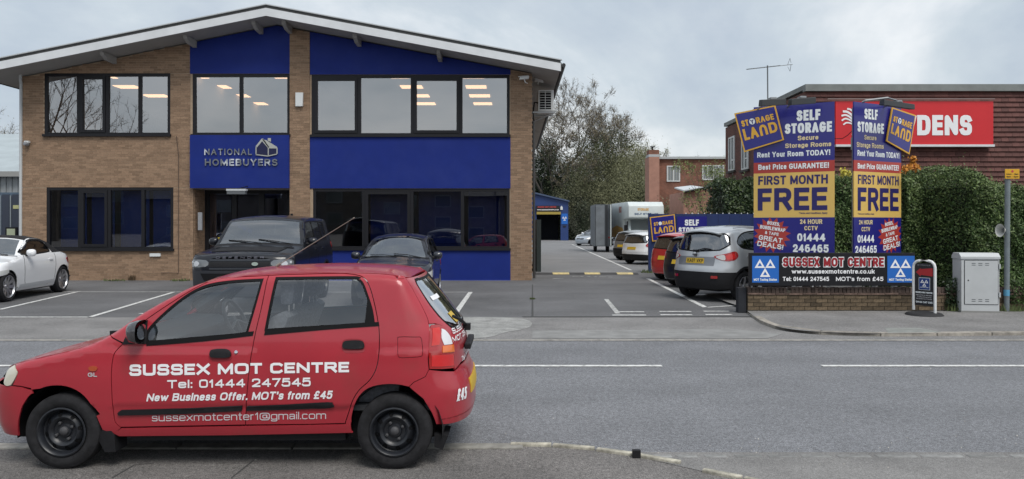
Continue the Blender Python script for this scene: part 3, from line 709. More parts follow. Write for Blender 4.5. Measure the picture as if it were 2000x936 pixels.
# bonnet, windscreen, roof
tw = HS.tw
def trail(x0, x1, w=1.0, n=10): return [(a, w*tw) for a in np.linspace(x0, x1, n)]
def strip(x0, x1, w0=1., w1=1., n=12):
    a = [(x0+(x1-x0)*i/n, -tw*(w0+(w1-w0)*i/n)) for i in range(n+1)]; return a+[(p[0], -p[1]) for p in a[::-1]]
X = lambda a: a-HX
HS.panel('bonnet', strip(X(-3.808), X(-3.0)), RED, hero, 'T', h=h, gap=.002)
HS.panel('scuttle', strip(X(-3.0), X(-2.93)), BLK, hero, 'T', h=.05, gap=0, lift=-.004)
ws = strip(X(-2.92), X(-2.27), .95, .93); HS.panel('windscreen', ws, WSG, hero, 'T', h=.05, gap=0, lift=-.002, depth=.004)
HS.panel('roof', strip(X(-2.93), X(-.76)), RED, hero, 'T', h=h, gap=0, holes=[inset(ws, -.006)])
# wipers and mirror
wq = MB(); a0 = HS.Tt(np.array([X(-2.96)]), np.array([.15]))[0]; a1 = HS.Tt(np.array([X(-2.84)]), np.array([.85]))[0]
wq.tube([a0+np.array([0,0,.02]), (a0+a1)/2+np.array([0,0,.035]), a1+np.array([0,0,.02])], .009, 6)
a0 = HS.Tt(np.array([X(-2.99)]), np.array([-.65]))[0]; a1 = HS.Tt(np.array([X(-2.84)]), np.array([.1]))[0]
wq.tube([a0+np.array([0,0,.015]), a1+np.array([0,0,.02])], .009, 6); wq.obox(a0+np.array([0,0,.02]), (.05,.03,.035))
wq.build('wiper', BLK, hero)
def mirror(par, x, y, z, s, body, sx=1, name='door_mirror'):
    """housing with its base; s -1 near side"""
    m = MB(); prof = [(0, .0), (.015, .05), (.04, .075), (.085, .085), (.10, .083)]
    vs = []; n = 14
    for (dx, r) in prof:
        for j in range(n):
            a = 2*math.pi*j/n; cx_, cz_ = math.copysign(abs(math.cos(a))**.7, math.cos(a)), math.copysign(abs(math.sin(a))**.7, math.sin(a))
            vs.append((x+dx*sx, y+s*(.10+cx_*r*1.25), z+cz_*r*1.0))
    fs = [(i*n+j, i*n+(j+1) % n, (i+1)*n+(j+1) % n, (i+1)*n+j) for i in range(len(prof)-1) for j in range(n)]+[tuple(range(n))]
    m.add(vs, fs); o = m.build(name, body, par, smooth=True, recalc=True)
    b = MB(); b.tube([(x+.05, y+s*-.02, z-.045), (x+.05, y+s*.08, z-.05)], [.03, .022], 8); b.build('mirror_arm', BLK, o)
    g = MB(); g.add([(x+(.101)*sx, y+s*(.10+math.cos(2*math.pi*j/14)*.07), z+math.sin(2*math.pi*j/14)*.055) for j in range(14)], [tuple(range(14))]); g.build('mirror_glass', CHROME, o)
    return o
for s in (-1, 1):
    mo = mirror(hero, X(-2.72), s*.655, .985, s, mat('mirror_shell', (.05,.05,.055), .18, coat=1))
tri = tr([(240,673,1),(247,657),(268,640),(289,625,1),(286,672,1)], 3)
HS.panel('mirror_base', tri, BLK, hero, h=.03, gap=0, lift=.006, both='two')
# handles, lock, rubbing strips, side repeater, badge
def patch(name, pts, m, lift, depth=.012, n=3, both='two', hh=.02, par=None):
    return HS.panel(name, tr(pts, n), m, par or hero, h=hh, gap=0, lift=lift, depth=depth, both=both)
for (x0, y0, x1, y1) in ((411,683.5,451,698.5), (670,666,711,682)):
    patch('handle_recess_shade', [(x0-2,(y0+y1)/2),(x0+4,y0-3),(x1-6,y0-3),(x1+1,(y0+y1)/2),(x1-2,y1+6),(x0+4,y1+7)], mat('red_recess_shade', (.26,.014,.022), .5), .001, .002)  # darker copy of the red paint, shade of the handle hollow in its colour
    patch('door_handle', [(x0,y0+6),(x0+6,y0),(x1-8,y0-1),(x1,y0+5),(x1,y1-3),(x1-7,y1),(x0+6,y1),(x0,y1-4)], BLK, .016, .02)
patch('door_lock', [(458,688),(461.5,684.5),(465,688),(461.5,691.5)], CHROME, .006)
patch('rubbing_strip', [(231,806),(238,800.5,1),(360,797,1),(474,792,1),(473,802,1),(360,808,1),(233,811,1)], BLK, .012)
patch('rubbing_strip', [(483,793,1),(560,790,1),(640,785.5),(650,789),(645,795.5),(560,800,1),(482,802,1)], BLK, .012)
patch('side_repeater', [(173.5,719),(178,715.5),(188,716),(190.5,720),(187,724.5),(177,724.5)], mat('amber_repeater', (.42,.07,.02), .3, coat=.8), .007)
def ontext(name, s, quad, m, par, lift=.003, bold=.17, sq=3.2, **k):
    """quad: photo corners tl, tr, br, bl of the capitals"""
    wd_ = quad[1][0]-quad[0][0]; hg = quad[3][1]-quad[0][1]
    v, f = lettering(s, 0, wd_, 0, hg, bold=bold, sq=sq, **k); q = np.array(v)/np.array([wd_, hg])
    c = [np.array(hinv(*p)) for p in quad]
    s_, t_ = q[:,0:1], q[:,1:2]
    uv = (c[3]*(1-s_)+c[2]*s_)*(1-t_)+(c[0]*(1-s_)+c[1]*s_)*t_
    Q = HS.Pt(uv[:,0], uv[:,1])+HS.nrm('P', uv[:,0], uv[:,1])*lift
    mb_ = MB(); mb_.add(Q.tolist(), f); return mb_.build(name, m, par)
ontext('lettering', 'SUSSEX MOT CENTRE', [(253,712),(682,707),(682,727),(253,734.5)], WHITE_T, hero, bold=.24, sq=5.0)
ontext('lettering', 'Tel: 01444 247545', [(327,742.5),(607,737.5),(607,754.5),(327,758.5)], WHITE_T, hero, bold=.20, sq=5.0)
ontext('lettering', "New Business Offer. MOT's from £45", [(286,769),(648,763),(648,779),(286,784)], WHITE_T, hero, bold=.21, shear=.2)
ontext('lettering', 'sussexmotcenter1@gmail.com', [(297,808),(637,803.5),(637,818),(297,823)], mat('pale_vinyl', (.66,.62,.64), .5), hero, bold=.12, sq=5.0)
ontext('badge', 'GL', [(172,728),(190,728),(190,736),(172,736)], mat('badge_grey', (.5,.5,.52), .35), hero, bold=.22)
ontext('lettering', '£45', [(893,760),(911,755),(910,778),(891,784)], WHITE_T, hero, bold=.13, shear=.0, lift=.004)
def reartext(s, y0, y1, z0, z1, bold=.2, m=WHITE_T, lift=.004):
    v, f = lettering(s, 0, y1-y0, 0, z1-z0, bold=bold); q = np.array(v)/np.array([y1-y0, z1-z0])
    z = z0+(z1-z0)*q[:,1]; y = y0+(y1-y0)*q[:,0]
    us = np.linspace(HS.cr, HS.cr+HS.Sr, 300); ys = -HS.Pt(us, np.full(300, (z0+z1)/2))[:,1]
    u = np.interp(np.abs(y), ys[::-1], us[::-1]); Q = HS.Pt(u, z)+HS.nrm('P', u, z)*lift; Q[:,1] = np.where(y < 0, Q[:,1], -Q[:,1])
    mb_ = MB(); mb_.add(Q.tolist(), f); return mb_.build('lettering', m, hero)
reartext('SUSSEX', -.46, -.10, .925, .965); reartext('MOT CENTRE', -.50, .12, .87, .91); reartext('Tel: 01444 247545', -.36, .42, .70, .74)
# mudflaps, rear wiper, exhaust, antenna
mf = MB(); mf.prism([(X(-2.96), .22), (X(-2.90), .33), (X(-2.84), .24), (X(-2.83), .12), (X(-2.91), .12)], -.71, -.55, 'y'); mf.build('mudflap', BLK, hero)
mf = MB(); mf.prism([(X(-.56), .24), (X(-.46), .22), (X(-.50), .12), (X(-.56), .14)], -.66, -.4, 'y'); mf.build('mudflap', BLK, hero)
rw_ = MB(); r0 = HS.Pt(np.array([ue]), np.array([.93]))[0]; rw_.tube([r0+np.array([.03,0,0]), r0+np.array([.0,-.22,.07]), r0+np.array([-.05,-.38,.12])], .012, 6); rw_.obox(r0+np.array([.03,0,-.01]), (.06,.08,.05)); rw_.build('rear_wiper', BLK, hero)
hw = MB(); hw.obox((X(-.345), 0, .80), (.05,.5,.045)); hw.build('tailgate_handle', BLK, hero, bevel=.01)
an = MB(); ab = Vector((X(-1.87), -.12, 1.415)); at_ = Vector((X(-1.87)+.62, -.12, 1.415+.385)); an.tube([ab, at_], [.004, .0025], 6); an.tube([ab, ab+Vector((.03,0,.02))], .011, 8); an.tube([at_-Vector((.012,0,.007)), at_], .006, 6); an.build('antenna', mat('antenna_grey', (.22,.2,.17), .5), hero)
# underbody and cabin
ub_ = MB(); ub_.box(X(-3.66), X(-.5), -.50, .50, .17, .42); ub_.box(X(-2.75), X(-1.2), -.66, .66, .19, .40); ub_.tube([(X(-2.6), -.2, .15), (X(-.5), -.2, .15)], .03, 8)
ub_.build('underbody', BLK, hero)
fl = MB(); fl.box(X(-3.0), X(-.55), -.64, .64, .40, .44); fl.build('cabin_floor', DARKIN, hero)
da = MB(); da.prism([(X(-3.0), .60), (X(-2.98), .92), (X(-2.85), .955), (X(-2.62), .95), (X(-2.50), .90), (X(-2.52), .72), (X(-2.7), .6)], -.63, .63, 'y'); da.build('dashboard', mat('dash_grey', (.15,.16,.17), .7), hero, bevel=.02)
def seat(par, x, y, m, rest=True, z=.44, w=.46):
    s = MB()
    s.prism([(x-.48, z), (x-.5, z+.16), (x-.1, z+.13), (x+.02, z)], y-w/2, y+w/2, 'y')
    s.prism([(x-.1, z+.10), (x+.02, z+.1), (x+.22, z+.62), (x+.16, z+.66), (x+.08, z+.62)], y-w/2+.01, y+w/2-.01, 'y')
    o = s.build('seat', m, par, bevel=.03, smooth=True)
    if rest:
        q = MB(); q.prism([(x+.12, z+.70), (x+.12, z+.88), (x+.20, z+.90), (x+.24, z+.86), (x+.22, z+.70)], y-.13, y+.13, 'y')
        q.build('headrest', m, o, bevel=.035, smooth=True)
        r_ = MB(); r_.tube([(x+.17, y-.06, z+.6), (x+.17, y-.06, z+.72)], .008, 6); r_.tube([(x+.17, y+.06, z+.6), (x+.17, y+.06, z+.72)], .008, 6); r_.build('headrest_stem', CHROME, o)
    return o
seat(hero, X(-1.86), -.33, SEATM); seat(hero, X(-1.86), .33, SEATM)
rs_ = MB(); rs_.prism([(X(-1.25), .44), (X(-1.27), .60), (X(-.95), .58), (X(-.86), .84), (X(-.78), .84), (X(-.84), .44)], -.58, .58, 'y'); rs_.build('rear_bench', SEATM, hero, bevel=.03)
def steering(par, c, Rr, tilt):
    s = MB(); n = 22; vs = []; fs = []
    for i in range(n):
        a = 2*math.pi*i/n
        for j in range(6):
            b = 2*math.pi*j/6; rr = Rr+.016*math.cos(b); p = Vector((.016*math.sin(b), rr*math.cos(a), rr*math.sin(a))); p.rotate(Matrix.Rotation(tilt, 3, 'Y')); vs.append(Vector(c)+p)
    for i in range(n):
        for j in range(6): fs.append((i*6+j, i*6+(j+1) % 6, ((i+1) % n)*6+(j+1) % 6, ((i+1) % n)*6+j))
    s.add(vs, fs)
    s.tube([Vector(c)+Vector((-.25,0,-.1)), Vector(c)], .04, 8)
    for a in (200, 340, 270):
        p = Vector((0, Rr*math.cos(R(a)), Rr*math.sin(R(a)))); p.rotate(Matrix.Rotation(tilt, 3, 'Y')); s.tube([Vector(c), Vector(c)+p], .014, 6)
    return s.build('steering_wheel', mat('wheel_grey', (.12,.125,.13), .5), par, smooth=True)
steering(hero, (X(-2.36), .33, .93), .185, R(-25))
im = MB(); im.obox((X(-2.35), 0, 1.30), (.03,.2,.055)); im.build('interior_mirror', BLK, hero, bevel=.01)

HS.panel('window_sticker', [(1.93,.985),(2.06,.985),(2.04,1.06),(1.90,1.06)], mat('yellow_sticker', (.62,.42,.05), .5), hero, h=.04, gap=0, lift=.004, depth=.002)
HS.panel('window_sticker', [(1.78,1.17),(2.02,1.17),(2.02,1.20),(1.78,1.20)], WHITE_T, hero, h=.04, gap=0, lift=.004, depth=.002)

for s in (-1, 1):
    pt = MB(); pt.tube([(X(-2.80), s*.61, .99), (X(-2.58), s*.575, 1.125), (X(-2.36), s*.54, 1.235), (X(-2.14), s*.51, 1.30), (X(-1.6), s*.485, 1.325)], [.03,.03,.03,.025,.025], 6); pt.build('pillar_trim', mat('trim_pale', (.16,.165,.17), .8), hero)
# ================================================================ the other cars: one skin recipe, a shape table for each
def hatch_spec(L=4.0, H=1.48, Wd=.86, **k):
    a, b, c = L/4.0, H/1.48, Wd/.86
    q = dict(L=L, H=H, Wd=Wd,
        T=[(.12,.66),(.25,.76),(.6,.88),(1.0,.96),(1.15,1.0),(1.6,1.26),(1.95,1.42),(2.3,1.47),(2.8,1.48),(3.3,1.455),(3.6,1.42),(3.74,1.38)],
        B=[(.12,.64),(.25,.73),(.6,.84),(1.0,.91),(1.22,.98),(1.65,1.22),(2.0,1.36),(2.3,1.405),(2.8,1.415),(3.3,1.39),(3.6,1.355),(3.74,1.33)],
        W=[(.15,.76),(.22,.80),(.35,.84),(.6,.86),(.8,.85),(.95,.82),(1.15,.735),(1.35,.645),(1.48,.60)],
        xf=[(.15,.14),(.2,.08),(.35,.01),(.5,.0),(.6,.04),(.64,.12),(.8,.3)],
        xr=[(.15,3.88),(.25,3.97),(.4,4.0),(.6,3.99),(.75,3.94),(.95,3.90),(1.1,3.86),(1.25,3.80),(1.36,3.73),(1.42,3.70)],
        cf=.85, cr=3.35, Sf=1.0, Sr=1.05, wf=.78, wr=3.28, Rw=.31,
        glassq=[(1.30,.975),(1.75,1.235),(2.03,1.335),(2.4,1.365),(2.85,1.37),(3.25,1.34),(3.42,1.24),(3.40,1.03),(3.2,.985),(2.3,.965)], split=[2.38],
        rw=[(.42,.98),(1,.95),(1,1.31),(.30,1.30),(.28,1.2)], tail=[(.02,.72),(.30,.70),(.36,.86),(.24,.98),(.04,.98),(-.05,.88)],
        head=[(.02,.60),(.62,.54),(.70,.60),(.35,.70),(-.12,.74)], grille=[(.72,.42),(1,.40),(1,.28),(.66,.30)], ws=(1.18,1.98,.90,.84), hood=(.14,1.12),
        bsplit=.52, fsplit=.50, lowblack=None, belt=.96, plate_r=(.66,.66,.78), plate_f=None)
    def s2(ps): return [(x*a, z*b)+tuple(r) for x, z, *r in ps]
    q['T'] = s2(q['T']); q['B'] = s2(q['B']); q['W'] = [(z*b, w_*c) for z, w_ in q['W']]; q['xf'] = [(z*b, x*a) for z, x in q['xf']]; q['xr'] = [(z*b, x*a) for z, x in q['xr']]
    for n_ in ('cf', 'cr', 'wf', 'wr', 'Sf', 'Sr'): q[n_] *= a
    q['glassq'] = s2(q['glassq']); q['split'] = [x*a for x in q['split']]
    for n_ in ('rw', 'tail', 'head', 'grille'): q[n_] = [(x, z*b) for x, z in q[n_]]
    q['ws'] = (q['ws'][0]*a, q['ws'][1]*a, q['ws'][2], q['ws'][3]); q['hood'] = tuple(x*a for x in q['hood'])
    for n_ in ('bsplit', 'fsplit', 'belt'): q[n_] *= b
    q.update(k); return q

def build_car(name, label, cat, loc, heading, S, paint, group=None, h=.07, rim='five', rimmat=None, side_glass=CGD, rear_glass=None, ws_glass=WSG, roofm=None,
              tail_m=LENS_R, plate=None, mirrors=True, interior=True, handles=True, mirror_m=None):
    """loc: ground point under the middle of the car; heading: world direction of the nose, radians from +X"""
    root = thing(name, label, cat, (loc[0], loc[1], loc[2] if len(loc) > 2 else 0), heading+math.pi, group)
    Lh = S['L']/2; org = (Lh, 0, 0)
    sh = Shell(S['T'], S['B'], S['W'], S['xf'], S['xr'], S['cf'], S['cr'], S['Sf'], S['Sr'], S.get('nf', 2.6), S.get('nr', 2.9), S.get('rnd', .06), 2.3, S.get('bulge')); sh.tw = S['Wd']*.8
    ue = S['cr']+S['Sr']; um = S['cf']-S['Sf']; Rf = lambda s_: S['cr']+S['Sr']*s_; Ff = lambda s_: S['cf']-S['Sf']*s_
    kw = dict(h=h, org=org); Rw = S['Rw']; wf, wr = S['wf'], S['wr']; zb = S.get('sill', .20)
    pan = lambda nm, poly, m, **k: sh.panel(nm, poly, m, root, **{**kw, **k})
    for wx in (wf, wr):
        for s in (-1, 1): wheel(root, wx-Lh, s*(S['Wd']-S.get('tuck', .11)), Rw, rim, s, wd=S.get('tw_', .19), rimr=Rw*S.get('rimk', .68), spokes=S.get('spokes', 5), rimmat=rimmat)
        wheelhouse(root, wx, Rw, S['Wd'], org=org)
    arch = lambda cx, r: [(cx+r*math.cos(a), Rw+.0+r*math.sin(a)) for a in [R(q) for q in range(180, -1, -15)]]
    ra = Rw+S.get('agap', .055); zbl = zb
    Bx = lambda u0, u1, n=16: [(float(a), float(sh.B(a))) for a in np.linspace(u0, u1, n)]
    def uB(x): z = float(sh.B(x)); us = np.linspace(um, ue, 900); xs = sh.Pt(us, np.full(900, z))[:,0]; return float(us[np.argmin(np.abs(xs-x))])
    gq = S['glassq']; gq_s = smooth(gq, 3)
    def low(x0, x1): return [(x0, zb), (x1, zb)]
    # body side: from front bumper line to rear bumper line, arches cut, windows cut
    fs, bs = S['fsplit'], S['bsplit']
    uf0 = wf-ra; ur0 = wr+ra
    def za(cx, z, sg): # x on the arch at height z
        return cx+sg*math.sqrt(max(ra*ra-(z-Rw)**2, .0001))
    af = [p for p in arch(wf, ra)]; ar = [p for p in arch(wr, ra)]
    lowm = S.get('lowblack')
    x0 = S['T'][0][0]
    # bottom edge going rearward
    edge = []
    zf_ = min(fs, Rw+ra*.8); zr_ = min(bs, Rw+ra*.8)
    edge += [(um-.02, fs), (Ff(.5), fs), (za(wf, zf_, -1)-.03, fs), (za(wf, zf_, -1), zf_)]
    edge += [p for p in af if p[1] > zf_ or p[0] > wf][0 if zf_ > Rw else 0:]
    edge = [p for i, p in enumerate(edge)]
    edge += [(wf+ra+.005, zb), (wr-ra-.005, zb)]
    edge += [p for p in ar if p[1] > zr_ or p[0] < wr]
    edge += [(za(wr, zr_, 1), zr_), (za(wr, zr_, 1)+.03, bs), (Rf(.5), bs), (ue+.02, bs)]
    zt_r = float(sh.B(S['T'][-1][0])); zt_f = float(sh.B(x0))
    topl = [(ue+.02, zt_r), (Rf(.5), zt_r), (uB(S['T'][-1][0]), zt_r)]+[(uB(x), float(sh.B(x))) for x in np.linspace(S['T'][-1][0]-.06, x0+.05, 44)]+[(uB(x0), zt_f), (Ff(.6), zt_f), (um-.02, zt_f)]
    rwp = [(Rf(a), z) for a, z in S['rw']]; rwp = [(p[0]+(.02 if p[0] >= ue-1e-6 else 0), p[1]) for p in rwp]
    holes = [gq_s]+([inset(rwp, .0)] if S.get('rwhole', True) else [])
    pan('body', edge+topl, paint, both=True, gap=.0, holes=holes)
    if lowm is not None: pass
    # windows
    sp = [gq_s]
    zz0, zz1 = min(p[1] for p in gq)-.1, max(p[1] for p in gq)+.1
    pan('window_frame', [*inset(gq_s, -.012)], S.get('framem', SEAL), both='two', gap=0, lift=.001, holes=[inset(gq_s, .016)], depth=.02)
    pan('side_window', gq_s, side_glass, both='two', gap=0, lift=-.008, depth=.003)
    for xs in S['split']:
        zc = [p[1] for p in resample(gq_s, .04) if abs(p[0]-xs) < .06]; 
        pan('window_pillar', [(xs-.035, min(zc)-.0), (xs+.035, min(zc)-.0), (xs+.025, max(zc)), (xs-.045, max(zc))], SEAL, both='two', gap=0, lift=-.003, depth=.01)
    if S.get('rwhole', True): pan('rear_window', rwp, rear_glass or glass('rear_screen', (.28,.33,.35), .22), both=True, gap=0, lift=-.004, depth=.004)
    if S.get('rwhole', True): pan('rear_window_seal', inset(rwp, -.008), SEAL, both=True, gap=0, lift=.002, depth=.01, holes=[inset(rwp, .02)])
    # bumpers
    bm_ = S.get('bumpm', paint)
    fb = [(um-.02, fs), (Ff(.5), fs), (za(wf, zf_, -1)-.03, fs), (za(wf, zf_, -1), zf_)]+[p for p in af if p[1] < zf_ and p[0] < wf][::-1]+[(wf-ra, zb+.02), (Ff(.5), zb), (um-.02, zb)]
    pan('front_bumper', fb, bm_, both=True, gap=.003)
    rb = [(ue+.02, bs), (Rf(.5), bs), (za(wr, zr_, 1)+.03, bs), (za(wr, zr_, 1), zr_)]+[p for p in ar if p[1] < zr_ and p[0] > wr]+[(wr+ra, zb+.04), (Rf(.5), zb+.02), (ue+.02, zb+.02)]
    pan('rear_bumper', rb, bm_, both=True, gap=.003)
    if S.get('diff'): pan('rear_bumper_insert', [(ue+.02, S['diff']), (Rf(.55), S['diff']), (Rf(.25), S['diff']-.03), (wr+ra+.02, zb+.0), (ue+.02, zb-.0)], BLK, both=True, gap=0, lift=.006)
    if S.get('clad'):    # black sill and arch cladding
        z1 = S['clad']
        pan('sill_cladding', [(wf+ra+.01, zb-.01), (wr-ra-.01, zb-.01), (wr-ra-.02, z1), (wf+ra+.02, z1)], BLK, both='two', gap=0, lift=.006)
        for cx in (wf, wr):
            o = [(cx+(ra+.05)*math.cos(a), Rw+(ra+.05)*math.sin(a)) for a in [R(q) for q in range(190, -11, -10)]]; i_ = [(cx+(ra-.0)*math.cos(a), Rw+(ra-.0)*math.sin(a)) for a in [R(q) for q in range(-10, 191, 10)]]
            pan('arch_cladding', o+i_, BLK, both='two', gap=0, lift=.008)
    # shut lines of the doors: narrow raised dark strips, the gaps' shade put in colour
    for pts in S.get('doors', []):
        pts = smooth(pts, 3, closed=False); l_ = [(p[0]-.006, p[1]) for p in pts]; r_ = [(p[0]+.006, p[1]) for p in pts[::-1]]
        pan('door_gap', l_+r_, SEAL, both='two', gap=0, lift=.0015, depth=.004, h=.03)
    # lamps, grille, plate
    tl_ = smooth([(Rf(a), z) for a, z in S['tail']], 3); pan('tail_light', tl_, tail_m, both='two', gap=0, lift=.008)
    if S.get('tail2'): pan('lamp_cell', smooth([(Rf(a), z) for a, z in S['tail2']], 3), mat('white_lens', (.75,.75,.78), .15, coat=1), both='two', gap=0, lift=.012, h=.03)
    hd = smooth([(Ff(a), z) for a, z in S['head']], 3); pan('headlight', hd, S.get('headm', LENS_W), both='two', gap=0, lift=.006)
    gr = [(Ff(a), z) for a, z in S['grille']]; gr = [(p[0]-(.02 if p[0] <= um+1e-6 else 0), p[1]) for p in gr]; pan('grille', gr, BLK, both=True, gap=0, lift=.005)
    if S['plate_r']:
        a_, z0, z1 = S['plate_r']; ymm = .26
        us = np.linspace(Rf(.3), ue, 400); ys = -sh.Pt(us, np.full(400, (z0+z1)/2))[:,1]; ua = float(us[np.argmin(np.abs(ys-ymm))])
        pl = pan('registration_plate', [(ua, z0), (ue+.02, z0), (ue+.02, z1), (ua, z1)], YPLATE, both=True, gap=0, lift=.012, depth=.01)
        if plate:
            v, f = lettering(plate, -ymm+.04, ymm-.02, z0+.018, z1-.018, bold=.16, sq=3.2, gap=.14, space=.3); v = np.array(v)
            u = np.interp(np.abs(v[:,0]), ys[::-1], us[::-1]); Q = sh.Pt(u, v[:,1])+sh.nrm('P', u, v[:,1])*.014; Q[:,1] = v[:,0]; Q -= np.array(org)
            b_ = MB(); b_.add(Q.tolist(), f); b_.build('plate_lettering', BLACK_T, pl)
    # top: bonnet, scuttle, windscreen, roof
    tw = sh.tw
    def strip(x0, x1, w0=1., w1=1., n=12):
        a = [(x0+(x1-x0)*i/n, -tw*(w0+(w1-w0)*i/n)) for i in range(n+1)]; return a+[(p[0], -p[1]) for p in a[::-1]]
    h0, h1 = S['hood']; w0, w1, k0, k1 = S['ws']
    pan('bonnet', strip(x0+.003, h1), paint, sp='T', gap=.003)
    pan('scuttle', strip(h1, w0-.02), BLK, sp='T', gap=0, lift=-.004)
    wsp = strip(w0, w1, k0, k1)
    pan('roof', strip(w0-.02, S['T'][-1][0]), roofm or paint, sp='T', gap=0, holes=[inset(wsp, -.005)])
    pan('windscreen', wsp, ws_glass, sp='T', gap=0, lift=-.002, depth=.004)
    q = MB()
    for t0, t1 in ((-.75, .05), (-.05, .75)):
        A = sh.Tt(np.array([w0-.06, w0+.02, w0+.06]), np.array([t0, (t0+t1)/2, t1]))+np.array([0,0,.018])-np.array(org); q.tube([p for p in A], .009, 5)
    q.build('wiper', BLK, root)
    if mirrors:
        xm = w0+.22; zm = float(sh.B(w0))+.02*1
        for s in (-1, 1): mirror(root, xm-Lh-.04, s*float(sh.Wd(xm, S['belt'])), zm+.03, s, mirror_m or paint)
    if handles:
        for xh in S.get('handles', [S['split'][0]-.14, S['split'][0]+.85] if S['split'] else []):
            pan('door_handle', rrect(xh-.09, xh+.09, S['belt']-.12, S['belt']-.085, .015), paint, both='two', gap=0, lift=.022, depth=.02, h=.03)
    if S.get('spoiler'):
        zt = zt_r; q = MB(); n = 12; xe = S['T'][-1][0]; vs = []; fs_ = []
        wdt = float(sh.yb(np.array([xe-.2]))[0])*.96
        for i in range(n+1):
            t = -1+2*i/n; xx = xe+S['spoiler']*(1-.25*t*t)
            for (dx, dz) in ((-.22, .012), (0, -.01), (0, -.035), (-.2, -.05)):
                zc = float(sh.T(xe))*(1-.0)-(float(sh.T(xe))-zt)*t*t; vs.append((xx+dx-Lh, t*wdt, zc+dz))
        for i in range(n):
            for j in range(4): fs_.append((i*4+j, i*4+(j+1) % 4, i*4+4+(j+1) % 4, i*4+4+j))
        fs_ += [(0,1,2,3), tuple(n*4+j for j in (3,2,1,0))]
        q.add(vs, fs_); q.build('spoiler', paint, root, smooth=True, recalc=True)
    ubm = MB(); ubm.box(-Lh+.25, Lh-.25, -.52*S['Wd']/.86, .52*S['Wd']/.86, zb-.03, zb+.25); ubm.box(wf+ra+.03-Lh, wr-ra-.03-Lh, -(S['Wd']-.08), S['Wd']-.08, zb-.01, zb+.2); ubm.build('underbody', BLK, root)
    if interior:
        bl = S['belt']
        da = MB(); da.prism([(h1-Lh, .5), (h1+.02-Lh, bl-.03), (w0+.25-Lh, bl+.0), (w0+.42-Lh, bl-.08), (w0+.40-Lh, .6)], -(S['Wd']-.16), S['Wd']-.16, 'y'); da.build('dashboard', DARKIN, root)
        xs_ = S['split'][0] if S['split'] else w1+.3
        for s in (-1, 1): seat(root, xs_-Lh-.12, s*.37, SEATM, z=S.get('seatz', .42)*S['H']/1.48, w=.5)
        rb_ = MB(); rx = min(xs_+.85, S['L']-1.1)-Lh; rb_.prism([(rx-.4, .4), (rx-.4, .62), (rx-.05, .62), (rx+.1, bl+.02), (rx+.2, bl+.02), (rx+.2, .4)], -(S['Wd']-.2), S['Wd']-.2, 'y'); rb_.build('rear_bench', SEATM, root, bevel=.03)
        fl = MB(); fl.box(h1-Lh, Lh-.3, -(S['Wd']-.1), S['Wd']-.1, zb+.16, zb+.2); fl.build('cabin_floor', DARKIN, root)
    return root, sh, org
def ctr(wheel_xy, wheel_x, side, S, heading):
    """middle of the car from one wheel's contact point; side: -1 the side at local -y"""
    c = Vector((S['L']/2-wheel_x, -side*(S['Wd']-.1), 0)); c.rotate(Matrix.Rotation(heading+math.pi, 3, 'Z')); return (wheel_xy[0]+c.x, wheel_xy[1]+c.y)
PBLK = mat('black_car_paint', (.006,.007,.012), .3, coat=.6, var=.1, vscale=3, spec=.3, back=(.02,.02,.02))
PNAVY = mat('charcoal_car_paint', (.020,.022,.032), .3, coat=.9, spec=.3, back=(.02,.02,.02))
PSIL = mat('silver_car_paint', (.52,.54,.56), .30, metal=.3, coat=1, back=(.03,.03,.03))
PSIL2 = mat('pale_silver_paint', (.45,.50,.56), .3, metal=.4, coat=1, back=(.03,.03,.03))
PWHT = mat('white_car_paint', (.82,.83,.85), .25, coat=1, back=(.05,.05,.05))
PRED = mat('bright_red_paint', (.48,.018,.02), .22, coat=1, back=(.03,.03,.03))
PGRY = mat('grey_car_paint', (.20,.21,.22), .3, metal=.3, coat=1, back=(.03,.03,.03))

# silver crossover in the first bay beyond the wall
SX = hatch_spec(4.31, 1.74, .89,
    tail=[(.27,.96),(.44,.93),(.60,.98),(.64,1.04),(.48,1.09),(.32,1.14),(.22,1.14),(.18,1.05)], tail2=None,
    rw=[(.55,1.17),(1,1.13),(1,1.56),(.42,1.55),(.30,1.47),(.33,1.3)], Rw=.345, sill=.27, diff=None, bsplit=.68, fsplit=.6, bumpm=BLK, clad=.40, plate_r=(.7,.865,.985), agap=.07,
    glassq=[(1.42,1.14),(1.9,1.47),(2.2,1.58),(2.6,1.61),(3.1,1.60),(3.45,1.54),(3.72,1.37),(3.66,1.26),(3.4,1.19),(2.4,1.12)], split=[2.55], belt=1.13, spoiler=.06,
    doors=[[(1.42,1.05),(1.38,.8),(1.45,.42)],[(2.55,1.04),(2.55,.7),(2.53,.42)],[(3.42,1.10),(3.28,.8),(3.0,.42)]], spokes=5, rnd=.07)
hd_ = math.atan2(.83, 1.2)
loc = ctr(G(1451, 589.5), SX['wr'], 1, SX, hd_)
cr, sh, og = build_car('silver_crossover', 'silver crossover with yellow rear plate, parked tail out beside the low brick wall and banner', 'car', loc, hd_, SX, PSIL, rear_glass=glass('rear_screen', (.28,.33,.35), .22), plate='KA07 VKP', h=.06, group='cars parked in the bays by the driveway')
ue = SX['cr']+SX['Sr']; Rf = lambda s_: SX['cr']+SX['Sr']*s_
sh.panel('plate_recess_shade', [(Rf(.64), .82), (ue+.02, .82), (ue+.02, 1.02), (Rf(.625), 1.02)], mat('silver_shade', (.24,.25,.27), .35, metal=.4), cr, h=.06, both=True, gap=0, lift=.003, org=og)  # raised panel in darker silver, shade around the plate painted in
sh.panel('bumper_reflector', [(Rf(.56), .54), (Rf(.66), .54), (Rf(.66), .60), (Rf(.56), .60)], LENS_R, cr, h=.04, both='two', gap=0, lift=.02, org=og)
